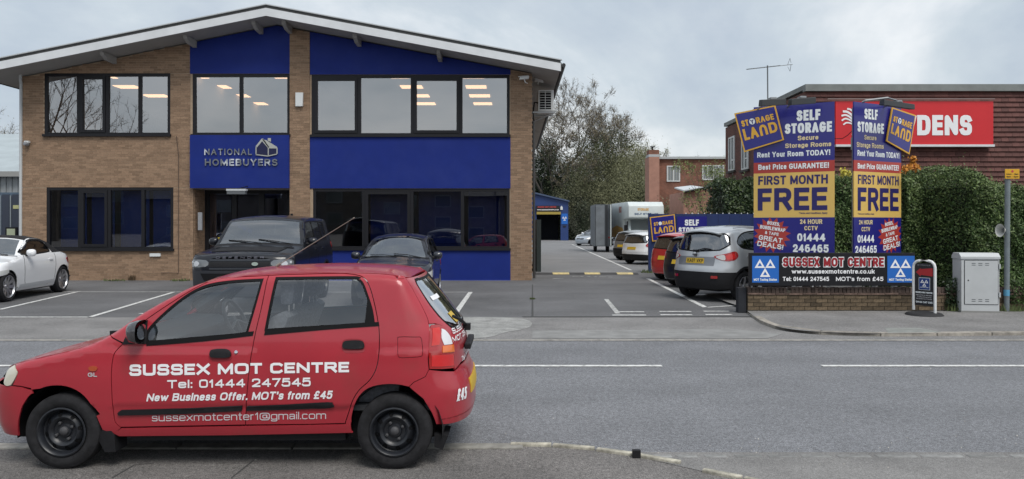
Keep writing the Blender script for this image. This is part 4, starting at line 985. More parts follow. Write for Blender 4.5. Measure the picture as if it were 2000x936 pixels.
bd = MB(); c0 = sh.Pt(np.array([ue]), np.array([1.07]))[0]-np.array(og); bd.lathe([(.055, 0), (.055, .02), (.001, .025)], c0, 'x', 16); bd.obox((c0[0]+.02, 0, c0[2]), (.02, .15, .022)); bd.build('badge', CHROME, cr)
ww = MB(); c1 = sh.Pt(np.array([ue]), np.array([1.15]))[0]-np.array(og); ww.tube([c1+np.array([.04,0,0]), c1+np.array([.02,.25,.06]), c1+np.array([0,.42,.05])], .013, 6); ww.obox(c1+np.array([.03,0,0]), (.07,.09,.05)); ww.build('rear_wiper', BLK, cr)
rl = MB()
for s in (-1, 1):
    pts = [sh.Tt(np.array([x]), np.array([s*.96]))[0]-np.array(og)+np.array([0,0,.035]) for x in (1.9, 2.3, 2.8, 3.3, 3.6)]; rl.tube(pts, .014, 6)
rl.build('roof_rail', ALLOY, cr)

sh.panel('lamp_cell', smooth([(Rf(.47),.95),(Rf(.58),.99),(Rf(.61),1.035),(Rf(.48),1.07)], 3), LENS_W, cr, h=.03, both='two', gap=0, lift=.011, org=og)
sh.panel('lamp_cell', smooth([(Rf(.28),1.0),(Rf(.42),.965),(Rf(.44),1.06),(Rf(.28),1.10)], 3), mat('bright_red_lens', (.85,.03,.015), .2, coat=1), cr, h=.03, both='two', gap=0, lift=.011, org=og)
# the two cars between the silver one and the blue fence
TLQ = [(.12,.78),(.46,.76),(.56,.84),(.46,.96),(.12,.98)]
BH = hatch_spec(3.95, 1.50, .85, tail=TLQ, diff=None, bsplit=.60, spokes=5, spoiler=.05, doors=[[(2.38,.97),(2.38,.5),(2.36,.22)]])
loc = ctr(G(1319, 557), BH['wr'], -1, BH, hd_); build_car('black_hatchback', 'black hatchback parked between the silver crossover and the red one', 'car', loc, hd_, BH, PBLK, h=.09, group='cars parked in the bays by the driveway')
RH = hatch_spec(3.9, 1.54, .85, tail=TLQ, bsplit=.58, spokes=5, spoiler=.05, doors=[[(2.38,.97),(2.38,.5),(2.36,.22)]])
loc = ctr(G(1292, 544.5), RH['wr'], -1, RH, hd_); build_car('red_hatchback', 'bright red hatchback parked tail out, nearest the blue fence with the storage sign', 'car', loc, hd_, RH, PRED, h=.09, group='cars parked in the bays by the driveway')
# beyond the fence
h2 = R(36)
WH = hatch_spec(3.95, 1.46, .86, bsplit=.54, diff=.46, spoiler=.10, tail=[(.10,.80),(.40,.78),(.47,.86),(.36,.96),(.10,1.08),(.0,1.05)], doors=[[(2.38,.97),(2.38,.5),(2.36,.22)]])
loc = ctr(G(1230, 514.5), WH['wr'], -1, WH, h2); build_car('white_hatchback', 'white hatchback with dark lower bumper, parked tail out just beyond the blue fence', 'car', loc, h2, WH, PWHT, h=.10, group='cars parked beyond the fence')
GH = hatch_spec(3.9, 1.5, .85, bsplit=.52, diff=.6, doors=[])
loc = ctr(G(1211, 507), GH['wr'], -1, GH, h2); build_car('grey_hatchback', 'grey hatchback half hidden behind the white hatchback, in front of the box van', 'car', loc, h2, GH, PGRY, h=.12, group='cars parked beyond the fence')
CP = hatch_spec(4.3, 1.42, .86, head=[(.10,.60),(.52,.56),(.58,.64),(.30,.72),(-.05,.74)], grille=[(.70,.56),(1,.56),(1,.64),(.70,.64)], doors=[])
h3 = R(222)
loc = ctr(G(1157, 480.5), CP['wf'], -1, CP, h3); build_car('silver_car', 'pale silver coupe facing the camera at the far end of the driveway', 'car', loc, h3, CP, PSIL2, h=.13, group='cars at the end of the driveway')
WC = hatch_spec(4.2, 1.45, .86, doors=[]); build_car('white_car', 'pale car mostly hidden behind the silver coupe at the end of the driveway', 'car', (XX(1160, 70), 70), h3, WC, PWHT, h=.14, group='cars at the end of the driveway')

# dark hatchback facing the camera, nose over the bay line
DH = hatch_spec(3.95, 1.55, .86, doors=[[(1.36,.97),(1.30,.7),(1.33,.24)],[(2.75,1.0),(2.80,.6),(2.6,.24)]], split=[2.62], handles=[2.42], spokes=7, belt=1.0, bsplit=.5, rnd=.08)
hd3 = R(-88.5)
loc = ctr(G(867, 576), DH['wr'], -1, DH, hd3); loc = (loc[0]-.18, loc[1])
dh, sh, og = build_car('charcoal_hatchback', 'charcoal hatchback facing the road in the bay under the long office window', 'car', loc, hd3, DH, PNAVY, h=.06, group='cars in the office car park', roofm=PBLK)

# black 4x4
DF = dict(L=4.5, H=1.97, Wd=1.0, T=[(.05,1.12),(.10,1.175),(.3,1.215),(.8,1.27),(1.25,1.315),(1.38,1.36),(1.80,1.82),(1.93,1.90),(2.3,1.955),(3.0,1.975),(4.0,1.965),(4.42,1.94)],
    B=[(.05,1.08),(.10,1.125),(.3,1.165),(.8,1.22),(1.25,1.27),(1.38,1.325),(1.80,1.77),(1.93,1.84),(2.3,1.885),(3.0,1.90),(4.0,1.89),(4.42,1.87)],
    W=[(.25,.90),(.45,.97),(.7,.99),(.95,1.0),(1.15,.985),(1.25,.965),(1.33,.945),(1.60,.875),(1.86,.81),(2.0,.78)],
    xf=[(.25,.12),(.35,.04),(.5,.0),(.8,.0),(1.0,.015),(1.10,.05),(1.2,.12)], xr=[(.25,4.40),(.4,4.48),(.6,4.5),(1.2,4.49),(1.6,4.46),(1.9,4.42),(2.0,4.4)],
    cf=.50, cr=4.10, Sf=1.30, Sr=1.30, nf=4.2, nr=4.5, wf=.87, wr=3.46, Rw=.40, agap=.07, tuck=.14, tw_=.25, sill=.34, rnd=.04,
    glassq=[(1.62,1.36),(1.92,1.74),(2.05,1.81),(3.0,1.83,1),(3.85,1.82,1),(3.85,1.40,1),(2.6,1.35)], split=[2.55, 3.35], rw=[(.42,1.40),(1,1.40),(1,1.80),(.36,1.80)],
    tail=[(.20,1.2),(.34,1.2),(.34,1.32),(.20,1.32)], head=[(.36,.93,),(.62,.93),(.62,1.055),(.36,1.055),(.30,1.0)], grille=[(.66,.93),(1,.93),(1,1.03),(.66,1.03)], ws=(1.40,1.84,.93,.92), hood=(.1,1.30),
    bsplit=.75, fsplit=.86, bumpm=mat('dark_bumper', (.020,.022,.028), .45), belt=1.3, plate_r=None, clad=.50, handles=[2.4,3.15], headm=mat('smoked_lens', (.16,.17,.18), .1, coat=1, metal=.3), framem=BLK, seatz=.66,
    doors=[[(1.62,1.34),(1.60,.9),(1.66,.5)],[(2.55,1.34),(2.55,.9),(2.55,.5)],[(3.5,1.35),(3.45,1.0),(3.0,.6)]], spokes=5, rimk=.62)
hd4 = R(-87)
df, sh, og = build_car('black_off_roader', 'black boxy four by four facing the road outside the office entrance', 'car', (-5.42, 16.62), hd4, DF, PBLK, h=.07, rimmat=mat('dark_alloy', (.03,.03,.035), .35), group='cars in the office car park', ws_glass=WSG)
um_ = DF['cf']-DF['Sf']; Ff = lambda s_: DF['cf']-DF['Sf']*s_
sh.panel('bonnet_pad', [(.35,-.55),(.95,-.58),(1.0,-.42),(1.0,.42),(.95,.58),(.35,.55)], BLK, df, 'T', h=.08, gap=0, lift=.012, org=og)
for s_ in (-1, 1): sh.panel('bonnet_vent', [(1.02, s_*.50), (1.10, s_*.50), (1.10, s_*.68), (1.02, s_*.68)], SEAL, df, 'T', h=.06, gap=0, lift=.01, org=og)
for za_, zb_ in ((.875,.905), (1.045,1.065)): sh.panel('grille_bar', [(Ff(.66), za_), (um_-.02, za_), (um_-.02, zb_), (Ff(.66), zb_)], mat('grille_grey', (.05,.055,.065), .35, metal=.4), df, h=.06, both=True, gap=0, lift=.012, org=og)
sh.panel('bumper_intake', [(Ff(.60), .66), (um_-.02, .66), (um_-.02, .80), (Ff(.56), .80)], SEAL, df, h=.08, both=True, gap=0, lift=.006, org=og)
sh.panel('lamp_ring', ell(Ff(.50), .985, .055, .05, 14), mat('lamp_white', (.5,.52,.55), .15, coat=1), df, h=.03, both='two', gap=0, lift=.012, org=og)
sh.panel('lamp_ring', ell(Ff(.40), 1.01, .035, .025, 12), mat('lamp_white', (.5,.52,.55), .15, coat=1), df, h=.03, both='two', gap=0, lift=.012, org=og)
def nosetext(shl, S, s_, y0, y1, z0, z1, m, root, og, name='badge', lift=.012, bold=.18):
    v, f = lettering(s_, 0, y1-y0, z0, z1, bold=bold, gap=.5 if ' ' not in s_ else .12); v = np.array(v); yy = y0+v[:,0]
    um2 = S['cf']-S['Sf']; us = np.linspace(um2, S['cf'], 400); ys = -shl.Pt(us, np.full(400, z0))[:,1]; u = np.interp(np.abs(yy), ys, us)
    Q = shl.Pt(u, v[:,1])+shl.nrm('P', u, v[:,1])*lift; Q[:,1] = -yy; Q -= np.array(og); b_ = MB(); b_.add(Q.tolist(), f); return b_.build(name, m, root)
nosetext(sh, DF, 'DEFENDER', -.46, .46, 1.085, 1.12, mat('dark_badge', (.10,.10,.13), .4), df, og)
bo = MB(); bo.prism(ell(.30, .985, .062, .036, 18), -.0, .01, 'x'); bo.v = [(float(sh.xf(.98))-og[0]-.03+p[0], -p[1], p[2]) for p in bo.v]; ob = bo.build('badge', mat('badge_green', (.35,.42,.38), .3), df, recalc=True)
bar = MB(); bar.box(DF['cr']+.0-og[0], DF['cr']+.1-og[0], -.02, .02, 1.95, 2.03); bar.build('antenna', BLK, df)

# white convertible
TT = dict(L=4.2, H=1.42, Wd=.92, T=[(.10,.64),(.2,.74),(.6,.86),(1.2,.95),(1.40,1.0),(1.85,1.27),(2.05,1.38),(2.25,1.42),(2.6,1.41),(2.9,1.34),(3.25,1.14),(3.4,1.06),(3.8,1.03),(4.05,.98)],
    B=[(.10,.62),(.2,.71),(.6,.82),(1.2,.91),(1.42,.98),(1.85,1.22),(2.05,1.32),(2.25,1.355),(2.6,1.34),(2.9,1.27),(3.2,1.09),(3.4,1.00),(3.8,.96),(4.05,.93)],
    W=[(.15,.80),(.25,.87),(.4,.90),(.65,.92),(.85,.90),(.96,.86),(1.08,.78),(1.25,.70),(1.42,.62)], xf=[(.15,.15),(.25,.05),(.4,.0),(.55,.02),(.63,.10),(.8,.4)],
    xr=[(.15,4.02),(.25,4.14),(.45,4.2),(.7,4.18),(.85,4.12),(.93,4.05),(1.1,3.9)], cf=.9, cr=3.35, Sf=1.05, Sr=1.15, nf=2.5, nr=2.4, wf=.86, wr=3.32, Rw=.325, agap=.04, tuck=.12, tw_=.23, sill=.19, rnd=.06,
    glassq=[(1.52,1.0),(1.92,1.21),(2.10,1.29),(2.5,1.30),(2.75,1.23),(2.86,1.06),(2.6,1.01)], split=[], rw=[(.6,.955),(1,.955),(1,.957),(.6,.957)], rwhole=False,
    tail=[(.20,.72),(.42,.70),(.46,.80),(.30,.86),(.14,.84)], head=[(.1,.6),(.5,.55),(.55,.62),(.1,.7)], grille=[(.75,.3),(1,.3),(1,.6),(.75,.6)], ws=(1.42,1.98,.90,.86), hood=(.1,1.36),
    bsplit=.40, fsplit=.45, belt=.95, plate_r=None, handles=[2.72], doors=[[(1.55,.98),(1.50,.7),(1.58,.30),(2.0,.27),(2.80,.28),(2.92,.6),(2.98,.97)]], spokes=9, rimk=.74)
hd5 = math.atan2(-2.45, .26)
loc = ctr(G(116, 570.5), TT['wr'], -1, TT, hd5)
tt, sh, og = build_car('white_convertible', 'white two-seat convertible with black fabric roof at the left edge', 'car', loc, hd5, TT, PWHT, h=.06, rim='twin', group='cars in the office car park', side_glass=CGD)
tt.scale = (1, 1, 1.05)
SOFT = mat('black_canvas', (.012,.012,.014), .9, bump=.2)
n_ = 22
tws = sh.tw
stp = [(x, -1.0*tws) for x in np.linspace(2.02, 3.34, 20)]+[(x, 1.0*tws) for x in np.linspace(3.34, 2.02, 20)]
sh.panel('fabric_roof', stp, SOFT, tt, 'T', h=.06, gap=0, lift=.008, org=og)
cv = [(1.98,1.27),(2.12,1.31),(2.5,1.315),(2.78,1.235),(2.90,1.05),(2.90,1.0),(3.37,1.005),(3.2,1.075),(2.9,1.255),(2.6,1.325),(2.25,1.34),(2.05,1.31)]
sh.panel('fabric_quarter', cv, SOFT, tt, h=.05, both='two', gap=0, lift=.008, org=og)
sh.panel('lower_side_shade', [(1.30,.245),(2.95,.265),(2.93,.36),(1.32,.34)], mat('white_shade', (.50,.51,.53), .5), tt, h=.06, both='two', gap=0, lift=.003, depth=.003, org=og)  # greyer white band, shade low on the door put into its colour

# box van with its cab towards us
VW = mat('van_white', (.66,.72,.72), .4, var=.08, vscale=2)
D0 = 46.0
vx0 = XX(1212, D0)+.05
van = thing('box_van', 'white Luton box van with its load box over the cab, parked beyond the blue fence', 'van', (XX(1228, D0)+1.1, D0, 0), R(5))
m = MB(); prf = [(0, 2.30), (.05, 2.95), (.35, 3.2), (5.0, 3.2), (5.0, .9), (1.45, .9), (1.45, 2.1), (.0, 2.22)]
def yz(poly, x0, x1): mm = MB(); mm.prism(poly, x0, x1, 'x'); return mm
b_ = yz(prf, -1.12, 1.12).build('load_box', VW, van, bevel=.05, smooth=True)
c_ = yz([(-.25, .55), (-.3, 1.05), (-.15, 1.18), (.45, 1.35), (1.05, 2.14), (1.5, 2.14), (1.5, .5)], -.98, .98).build('cab', VW, van, bevel=.06, smooth=True)
g_ = MB(); g_.quad((-.86, .50, 1.39), (.86, .50, 1.39), (.78, 1.0, 2.06), (-.78, 1.0, 2.06)); g_.v = [(p[0], p[1]-.035, p[2]+.02) for p in g_.v]; g_.build('windscreen', glass('van_screen', (.15,.18,.2), .3), van)
g_ = MB(); g_.box(-.99, -.975, .75, 1.4, 1.45, 1.98); g_.build('side_window', glass('van_screen', (.15,.18,.2), .3), van)
g_ = MB(); g_.box(-.6, .6, -.32, -.29, .75, 1.0); g_.build('grille', BLK, van)
g_ = MB(); g_.box(-.98, .98, -.36, -.2, .4, .68); g_.build('bumper', BLK, van, bevel=.03)
for s in (-1, 1):
    g_ = MB(); g_.box(s*.72-.15, s*.72+.15, -.31, -.28, .78, 1.02); g_.build('headlight', LENS_W, van)
    g_ = MB(); g_.box(s*1.2-.1, s*1.2+.1, .42, .52, 1.35, 1.75); g_.build('door_mirror', BLK, van, bevel=.03)
    for wy in (.35, 3.9): wheel(van, 0, 0, .36, 'five', -1, wd=.22).location = (s*.86, wy, .36)
for o in van.children:
    if o.name.startswith('wheel') and 'arch' not in o.name: o.rotation_euler = (0, 0, R(90))
fr_ = lambda x, y: np.stack([x, 0*x-.002, y], -1)
v, f = lettering('SELF STORAGE', -.75, .75, 2.38, 2.50, bold=.2); Q = [(p[0], .03-(p[1]-2.3)*-.0-.03+.02*0+.035*(p[1]-2.3)/.65*1.4-.012, p[1]) for p in v]; t_ = MB(); t_.add(Q, f); t_.build('lettering', mat('van_letter', (.08,.14,.25), .5), van)
v, f = lettering('STORAGE', -.55, .15, 2.64, 2.80, bold=.2); Q = [(p[0], .035*(p[1]-2.3)/.65*1.4-.012, p[1]) for p in v]; t_ = MB(); t_.add(Q, f); t_.build('lettering', mat('van_orange', (.72,.42,.12), .5), van)
v, f = lettering('BOX', .55, 1.25, 2.55, 2.95, bold=.2); Q = [(-1.124, p[0]+.4, p[1]) for p in v]; Q = [(-1.124, 2.6-(p[0]-.55), p[1]) for p in v]; t_ = MB(); t_.add(Q, f); t_.build('lettering', mat('van_red', (.45,.12,.08), .5), van)
t_ = MB(); t_.add([(-1.124, 1.0, .92), (-1.124, 4.9, .92), (-1.124, 4.9, 1.5), (-1.124, 3.2, 1.72), (-1.124, 1.6, 1.55)], [(0,4,3,2,1)]); t_.build('side_stripe', mat('van_orange', (.72,.42,.12), .5), van)
# grey box trailer beside it, doors open
tx = XX(1179, 47.5)
trl = thing('box_trailer', 'grey box trailer with its tall side door open, standing left of the white van', 'trailer', (tx, 47.5, 0), R(-2))
TG = mat('trailer_grey', (.10,.115,.13), .5, var=.2, vscale=2); TGd = mat('trailer_dark', (.03,.034,.04), .6)
m = MB(); m.box(-.55, .52, 0, 4.2, .38, 3.08); m.box(-.53, .50, -.01, .0, .4, 3.05); m.build('body', TG, trl)
m = MB(); m.box(-.50, .05, -.05, -.012, .42, 3.02); m.build('door', mat('trailer_panel', (.17,.19,.21), .5, var=.25, vscale=1.5), trl)
m = MB(); m.box(.10, .26, -.03, -.012, .42, 3.02); m.build('door_frame', TGd, trl); m = MB(); m.box(.40, .45, -.35, -.012, .42, 3.06); m.build('open_door', mat('van_white', (.66,.72,.72), .4), trl)
for s in (-.45, .35):
    w_ = wheel(trl, 0, 0, .30, 'five', -1, wd=.2); w_.location = (s, 1.2, .30); w_.rotation_euler = (0, 0, R(90))
m = MB(); m.box(-.5, -.38, -.04, 0, .9, 1.0); m.box(.3, .42, -.04, 0, .9, 1.0); m.build('tail_light', LENS_R, trl)
# ================================================================ ground: sheets a few millimetres apart, kerbs as real steps
ASPH_R = mat('road_asphalt', (.172,.176,.188), .8, var=.10, vscale=1.2, bump=.6, bscale=90)
ASPH_D = mat('forecourt_asphalt', (.118,.118,.122), .85, var=.22, vscale=.5, bump=.5, bscale=70)
ASPH_F = mat('far_driveway_asphalt', (.20,.20,.205), .85, var=.15, vscale=.4, bump=.4, bscale=60)
ASPH_P = mat('footway_asphalt', (.195,.19,.187), .85, var=.22, vscale=.9, bump=.5, bscale=80)
ASPH_N = mat('near_footway', (.152,.143,.137), .85, var=.25, vscale=1.1, bump=.7, bscale=80)
def speckle(m, amt=.5, sc1=260, sc2=35):
    """stone chippings in an asphalt, several sizes, plus wear patches"""
    t = m.node_tree; n = t.nodes; l = t.links; b = n['Principled BSDF']; src = b.inputs['Base Color'].links[0].from_socket
    tcn = n.new('ShaderNodeTexCoord')
    v = n.new('ShaderNodeTexVoronoi'); v.inputs['Scale'].default_value = sc1; l.new(tcn.outputs['Object'], v.inputs['Vector'])
    q = n.new('ShaderNodeTexNoise'); q.inputs['Scale'].default_value = sc2; q.inputs['Detail'].default_value = 9; q.inputs['Roughness'].default_value = .8; l.new(tcn.outputs['Object'], q.inputs['Vector'])
    q2 = n.new('ShaderNodeTexNoise'); q2.inputs['Scale'].default_value = .35; q2.inputs['Detail'].default_value = 6; q2.inputs['Roughness'].default_value = .65
    mpn = n.new('ShaderNodeMapping'); mpn.inputs['Scale'].default_value = (.35, 1.6, 1); l.new(tcn.outputs['Object'], mpn.inputs[0]); l.new(mpn.outputs[0], q2.inputs['Vector'])
    def rng(s, a, c, d, e): r = n.new('ShaderNodeMapRange'); r.inputs[1].default_value = a; r.inputs[2].default_value = c; r.inputs[3].default_value = d; r.inputs[4].default_value = e; l.new(s, r.inputs[0]); return r.outputs[0]
    def mul(a, c): r = n.new('ShaderNodeMath'); r.operation = 'MULTIPLY'; l.new(a, r.inputs[0]); l.new(c, r.inputs[1]); return r.outputs[0]
    sep = n.new('ShaderNodeSeparateColor'); l.new(v.outputs['Color'], sep.inputs[0])
    f = mul(mul(rng(sep.outputs[0], 0, 1, 1-amt*.6, 1+amt*.6), rng(q.outputs['Fac'], .3, .7, 1-amt*.45, 1+amt*.45)), rng(q2.outputs['Fac'], .3, .7, .86, 1.14))
    mx_ = n.new('ShaderNodeMix'); mx_.data_type = 'RGBA'; mx_.blend_type = 'MULTIPLY'; mx_.inputs[0].default_value = 1; l.new(src, mx_.inputs[6])
    cb = n.new('ShaderNodeCombineColor'); [l.new(f, cb.inputs[i]) for i in range(3)]; l.new(cb.outputs[0], mx_.inputs[7]); l.new(mx_.outputs[2], b.inputs['Base Color'])
for m_, a_ in ((ASPH_R, 1.0), (ASPH_D, .75), (ASPH_F, .7), (ASPH_P, .85), (ASPH_N, 1.05)): speckle(m_, a_, 200, 26)
LINE = mat('road_paint', (.70,.70,.68), .6, var2=((.22,.22,.22), 14, .48, .62, .75))
LINEW = mat('worn_paint', (.58,.58,.56), .7, var2=((.15,.15,.15), 9, .42, .58, .85))
CONC = mat('kerb_concrete', (.27,.26,.235), .85, var=.3, vscale=9, bump=.4, bscale=60, rand=.22)
def sheet(name, poly, z, m, kind='structure', parent=None, res=None):
    b = MB(); pl = [(p[0], p[1], z) for p in poly]
    ar = sum(pl[i][0]*pl[(i+1) % len(pl)][1]-pl[(i+1) % len(pl)][0]*pl[i][1] for i in range(len(pl)))
    if ar < 0: pl = pl[::-1]
    b.add(pl, [tuple(range(len(pl)))]); o = b.build(name, m, parent)
    if not parent: o['kind'] = kind
    return o
GRASS = mat('ground_earth', (.07,.075,.05), .95, var=.4, vscale=.3)
sheet('ground', [(-1500,-1500),(1500,-1500),(1500,2500),(-1500,2500)], -.02, GRASS)
ZR = 0.0
yk = 5.80; yf = 11.27
road = sheet('road', [(-90, 2.5), (90, 2.5), (90, yf), (-90, yf)], ZR-.006, ASPH_R)
near_lane = sheet('near_pavement', [(-90,-30),(90,-30),(90,4.6),(2.2,4.75),(1.6,5.05),(1.15,5.38),(.75,5.72),(0,5.84),(-90,5.78)], ZR, ASPH_N)
acc = sheet('side_access', [(.95,5.55),(1.5,5.09),(1.95,4.77),(2.3,4.5),(90,4.3),(90,5.62),(.9,5.66)], ZR+.003, mat('access_asphalt', (.19,.185,.18), .85, var=.2, vscale=1.5, bump=.6, bscale=80)); speckle(MATS['access_asphalt'], .7)
fw = sheet('footway', [(-90, yf), (90, yf), (90, 13.98), (-90, 13.98)], ZR-.002, ASPH_P)
fc = sheet('forecourt', [(-90, 13.97), (.95, 13.97), (1.0, 15.6), (1.0, 46), (-90, 46)], ZR-.001, ASPH_D)
fc2 = sheet('parking_court', [(.95, 13.97), (14, 13.97), (14, 27.2), (.97, 27.2)], ZR-.0005, ASPH_D)
dv = sheet('driveway', [(.85, 27.15), (14, 27.15), (14, 90), (-4, 90), (.85, 40)], ZR+.002, ASPH_F)
# pale concrete apron on the footway left of the drive, patches
def gp(*pts): return [G(*p) for p in pts]
apr = mat('footway_patch', (.28,.28,.27), .85, var=.25, vscale=4, bump=.7, bscale=60); speckle(apr, .8)
sheet('footway_patch', smooth([(p[0], p[1]) for p in gp((600,621),(900,619.5),(1000,621),(1036,628),(1032,640),(985,650),(925,661.5),(700,662))], 4), ZR+.002, apr)
sheet('footway_strip', smooth([(*p, 1) for p in gp((1040,646),(1200,645),(1420,642),(1530,652),(1500,661),(1040,661.5))], 3), ZR+.002, mat('footway_strip', (.235,.235,.23), .85, var=.2, vscale=3, bump=.6, bscale=60))
sheet('asphalt_seam', gp((1020,618.3),(1500,617.8),(1500,619.6),(1020,620.2)), ZR+.003, mat('seam', (.055,.055,.055), .9))
sheet('asphalt_seam', gp((1039,556),(1041,556),(1042,618),(1038,618)), ZR+.003, mat('seam', (.055,.055,.055), .9))
gy = .025
sheet('gutter_line', [(-60, yf-.14), (60, yf-.14), (60, yf-.02), (-60, yf-.02)], ZR+.001, mat('gutter', (.30,.285,.26), .85, var=.4, vscale=8))
def bar2(name, p0, p1, w_, m, par, z=ZR+.006, seg=1):
    a = Vector((p0[0], p0[1], 0)); b = Vector((p1[0], p1[1], 0)); d = (b-a).normalized(); n = Vector((-d.y, d.x, 0))*w_/2
    return sheet(name, [(a-n)[:2], (b-n)[:2], (b+n)[:2], (a+n)[:2]], z, m, parent=par)
# centre line of the road
yc = F*EYE/(714.5-HY)
for x0, x1 in ((-14.0, -6.2), (XX(560, yc), XX(1293, yc)), (XX(1605, yc), XX(2250, yc))): sheet('centre_line', [(x0, yc-.05), (x1, yc-.05), (x1, yc+.05), (x0, yc+.05)], ZR+.001, LINE, parent=road)
# bay lines of the office car park
for a, b, w_ in (((-120,620),(175,620),.10), ((175,620),(338,571.5),.10), ((0,605),(155,569.5),.10), ((-300,569.5),(380,570.8),.07), ((272,613),(420,612),.09), ((380,571),(870,571.2),.07), ((870,571.2),(922,571),.07), ((919,571),(880,626),.11), ((420,612.5),(880,611),.08)):
    bar2('bay_line', G(*a), G(*b), w_, LINE, fc)
# driveway markings
for a, b, w_ in (((1265,544.5),(1378,601),.12), ((1378,601),(1440,597),.09), ((1338,578),(1440,571),.09), ((1300,556),(1330,553),.08)): bar2('bay_line', G(*a), G(*b), w_, LINE, fc2)
bar2('lane_edge_line', G(1117,477.5), G(1232,528), .12, LINE, dv)
for a, b in (((1196,616),(1262,616)), ((1290,615.5),(1352,615.5)), ((1378,615),(1430,615))): bar2('give_way_mark', G(*a), G(*b), .12, LINE, fc2)
for a, b in (((1208,609.5),(1258,609.5)), ((1288,609),(1350,609)), ((1374,608.5),(1424,608.5))): bar2('give_way_mark', G(*a), G(*b), .11, LINE, fc2)
bar2('lane_mark', G(1184,585), G(1207,613), .10, LINEW, fc2)
for a, b in (((1080,544.5),(1100,544)),((1118,540.5),(1140,540.5)),((1147,540.5),(1153,540.5)),((1160,541),(1166,541)),((1170,541),(1184,541)),((1188,541.5),(1196,541.5)),((1100,498),(1130,498))): bar2('worn_mark', G(*a), G(*b), .10, LINEW, fc2)
# dropped kerb stones along the near side, edge stones curving towards us
def stone(name, par, x0, x1, y, d=.12, z0=-.03, z1=.012, rz=0, m=CONC):
    b = MB(); b.box(-(x1-x0)/2, (x1-x0)/2, -d/2, d/2, z0, z1); o = b.build(name, m, par, bevel=.008); o.location = ((x0+x1)/2, y, 0); o.rotation_euler = (0, 0, rz); return o
kz = []
nk = thing('near_kerb', 'worn kerb stones curving along the near edge of the road behind the red car', 'kerb', (0, 0, 0)); nk['kind'] = 'structure'
xk = -8.0
while xk < -.2:
    stone('kerb_stone', nk, xk, xk+.885, 5.80, d=.125, z1=.014); xk += .9
curve = [G(*p) for p in ((995,870),(1078,871.5),(1160,878.5))]
for a, b in (((996,870),(1078,871)), ((1079,871.5),(1162,878.5)), ((1165,880),(1240,890)), ((1247,892),(1330,906)), ((1372,921),(1450,936)), ((1453,937),(1540,956))):
    p, q = Vector(G(*a)), Vector(G(*b)); d = q-p; l_ = d.length; c = (p+q)/2
    bb_ = MB(); bb_.box(-l_/2+.004, l_/2-.004, -.025, .025, -.03, .022); o = bb_.build('kerb_stone', mat('yellowed_kerb', (.36,.34,.28), .9, var=.5, vscale=14, bump=.5, bscale=70, rand=.15), nk, bevel=.008); o.location = (c.x, c.y, 0); o.rotation_euler = (0, 0, math.atan2(d.y, d.x))
st_ = MB(); sp_ = mat('channel_stone', (.22,.22,.215), .9, var=.3, vscale=12, rand=.25)
for x0, x1 in ((1277,1312),(1322,1362),(1376,1420),(1436,1488),(1500,1555),(1565,1622),(1635,1700),(1712,1790),(1800,1880),(1890,1965),(1975,2060)):
    yy = F*EYE/(892-HY); stone('channel_stone', nk, XX(x0, yy), XX(x1, yy), yy, d=.07, z0=-.02, z1=.007, m=sp_)
bk = MB(); bk.box(-.03, .03, -.02, .02, 0, .06); o = bk.build('kerb_marker', BLK, None, bevel=.004); o.location = (*G(1243,894), .0); tag(o, 'small black rubber block standing on the pale curved kerb stones', 'marker')
# raised footway on the right with its kerb stones
rk = [(1458,611),(1475,624),(1492,634),(1530,646),(1590,653),(1680,656.5),(1760,657),(1880,656),(2000,655),(2200,654),(2600,653)]
KH = .05
kp = [Vector((XX(x, F*(EYE)/(y-HY)), F*(EYE)/(y-HY))) for x, y in rk]
pv = thing('far_pavement', 'raised asphalt pavement in front of the hedge, edged with curved kerb stones', 'pavement', (0, 0, 0)); pv['kind'] = 'structure'
sk = smooth([tuple(p) for p in kp], 6, closed=False)
top = MB(); poly = [(x, y) for x, y in sk]+[(40, 18.5), (4.75, 18.5), (4.75, 15.2)]
top.add([(x, y, KH-.004) for x, y in poly], [tuple(range(len(poly)))])
top.build('pavement_surface', ASPH_P, pv)
# walk the curve and lay stones 0.9 m long
L_ = [0]
for i in range(1, len(sk)): L_.append(L_[-1]+math.hypot(sk[i][0]-sk[i-1][0], sk[i][1]-sk[i-1][1]))
def at_len(s_): return np.interp(s_, L_, [p[0] for p in sk]), np.interp(s_, L_, [p[1] for p in sk])
s_ = 0; kbt = mat('kerb_granite', (.30,.275,.24), .85, var=.35, vscale=10, bump=.4, bscale=60, rand=.18)
while s_ < L_[-1]-.1 and s_ < 30:
    e_ = min(s_+(.45 if s_ < 2 else .9), L_[-1]); a = at_len(s_+.006); b = at_len(e_-.006); d = Vector((b[0]-a[0], b[1]-a[1])); n = Vector((-d.y, d.x)).normalized()*.13
    z1 = KH*min(1, .25+s_/1.2)
    k = MB(); v4 = [(a[0], a[1]), (b[0], b[1]), (b[0]+n.x, b[1]+n.y), (a[0]+n.x, a[1]+n.y)]; k.prism(v4, -.03, z1, 'z'); k.build('kerb_stone', kbt, pv, bevel=.012); s_ = e_
ck = [G(*p) for p in ((1728,640.5),(1795,640.5),(1838,649),(1735,650.5))]
mh = MB(); mh.add([(x*(EYE-KH)/EYE, y*(EYE-KH)/EYE, KH+.001) for x, y in ck], [(0,1,2,3)]); cv_ = mh.build('manhole_cover', mat('cover_concrete', (.24,.25,.235), .8, var=.25, vscale=5), pv, recalc=True)
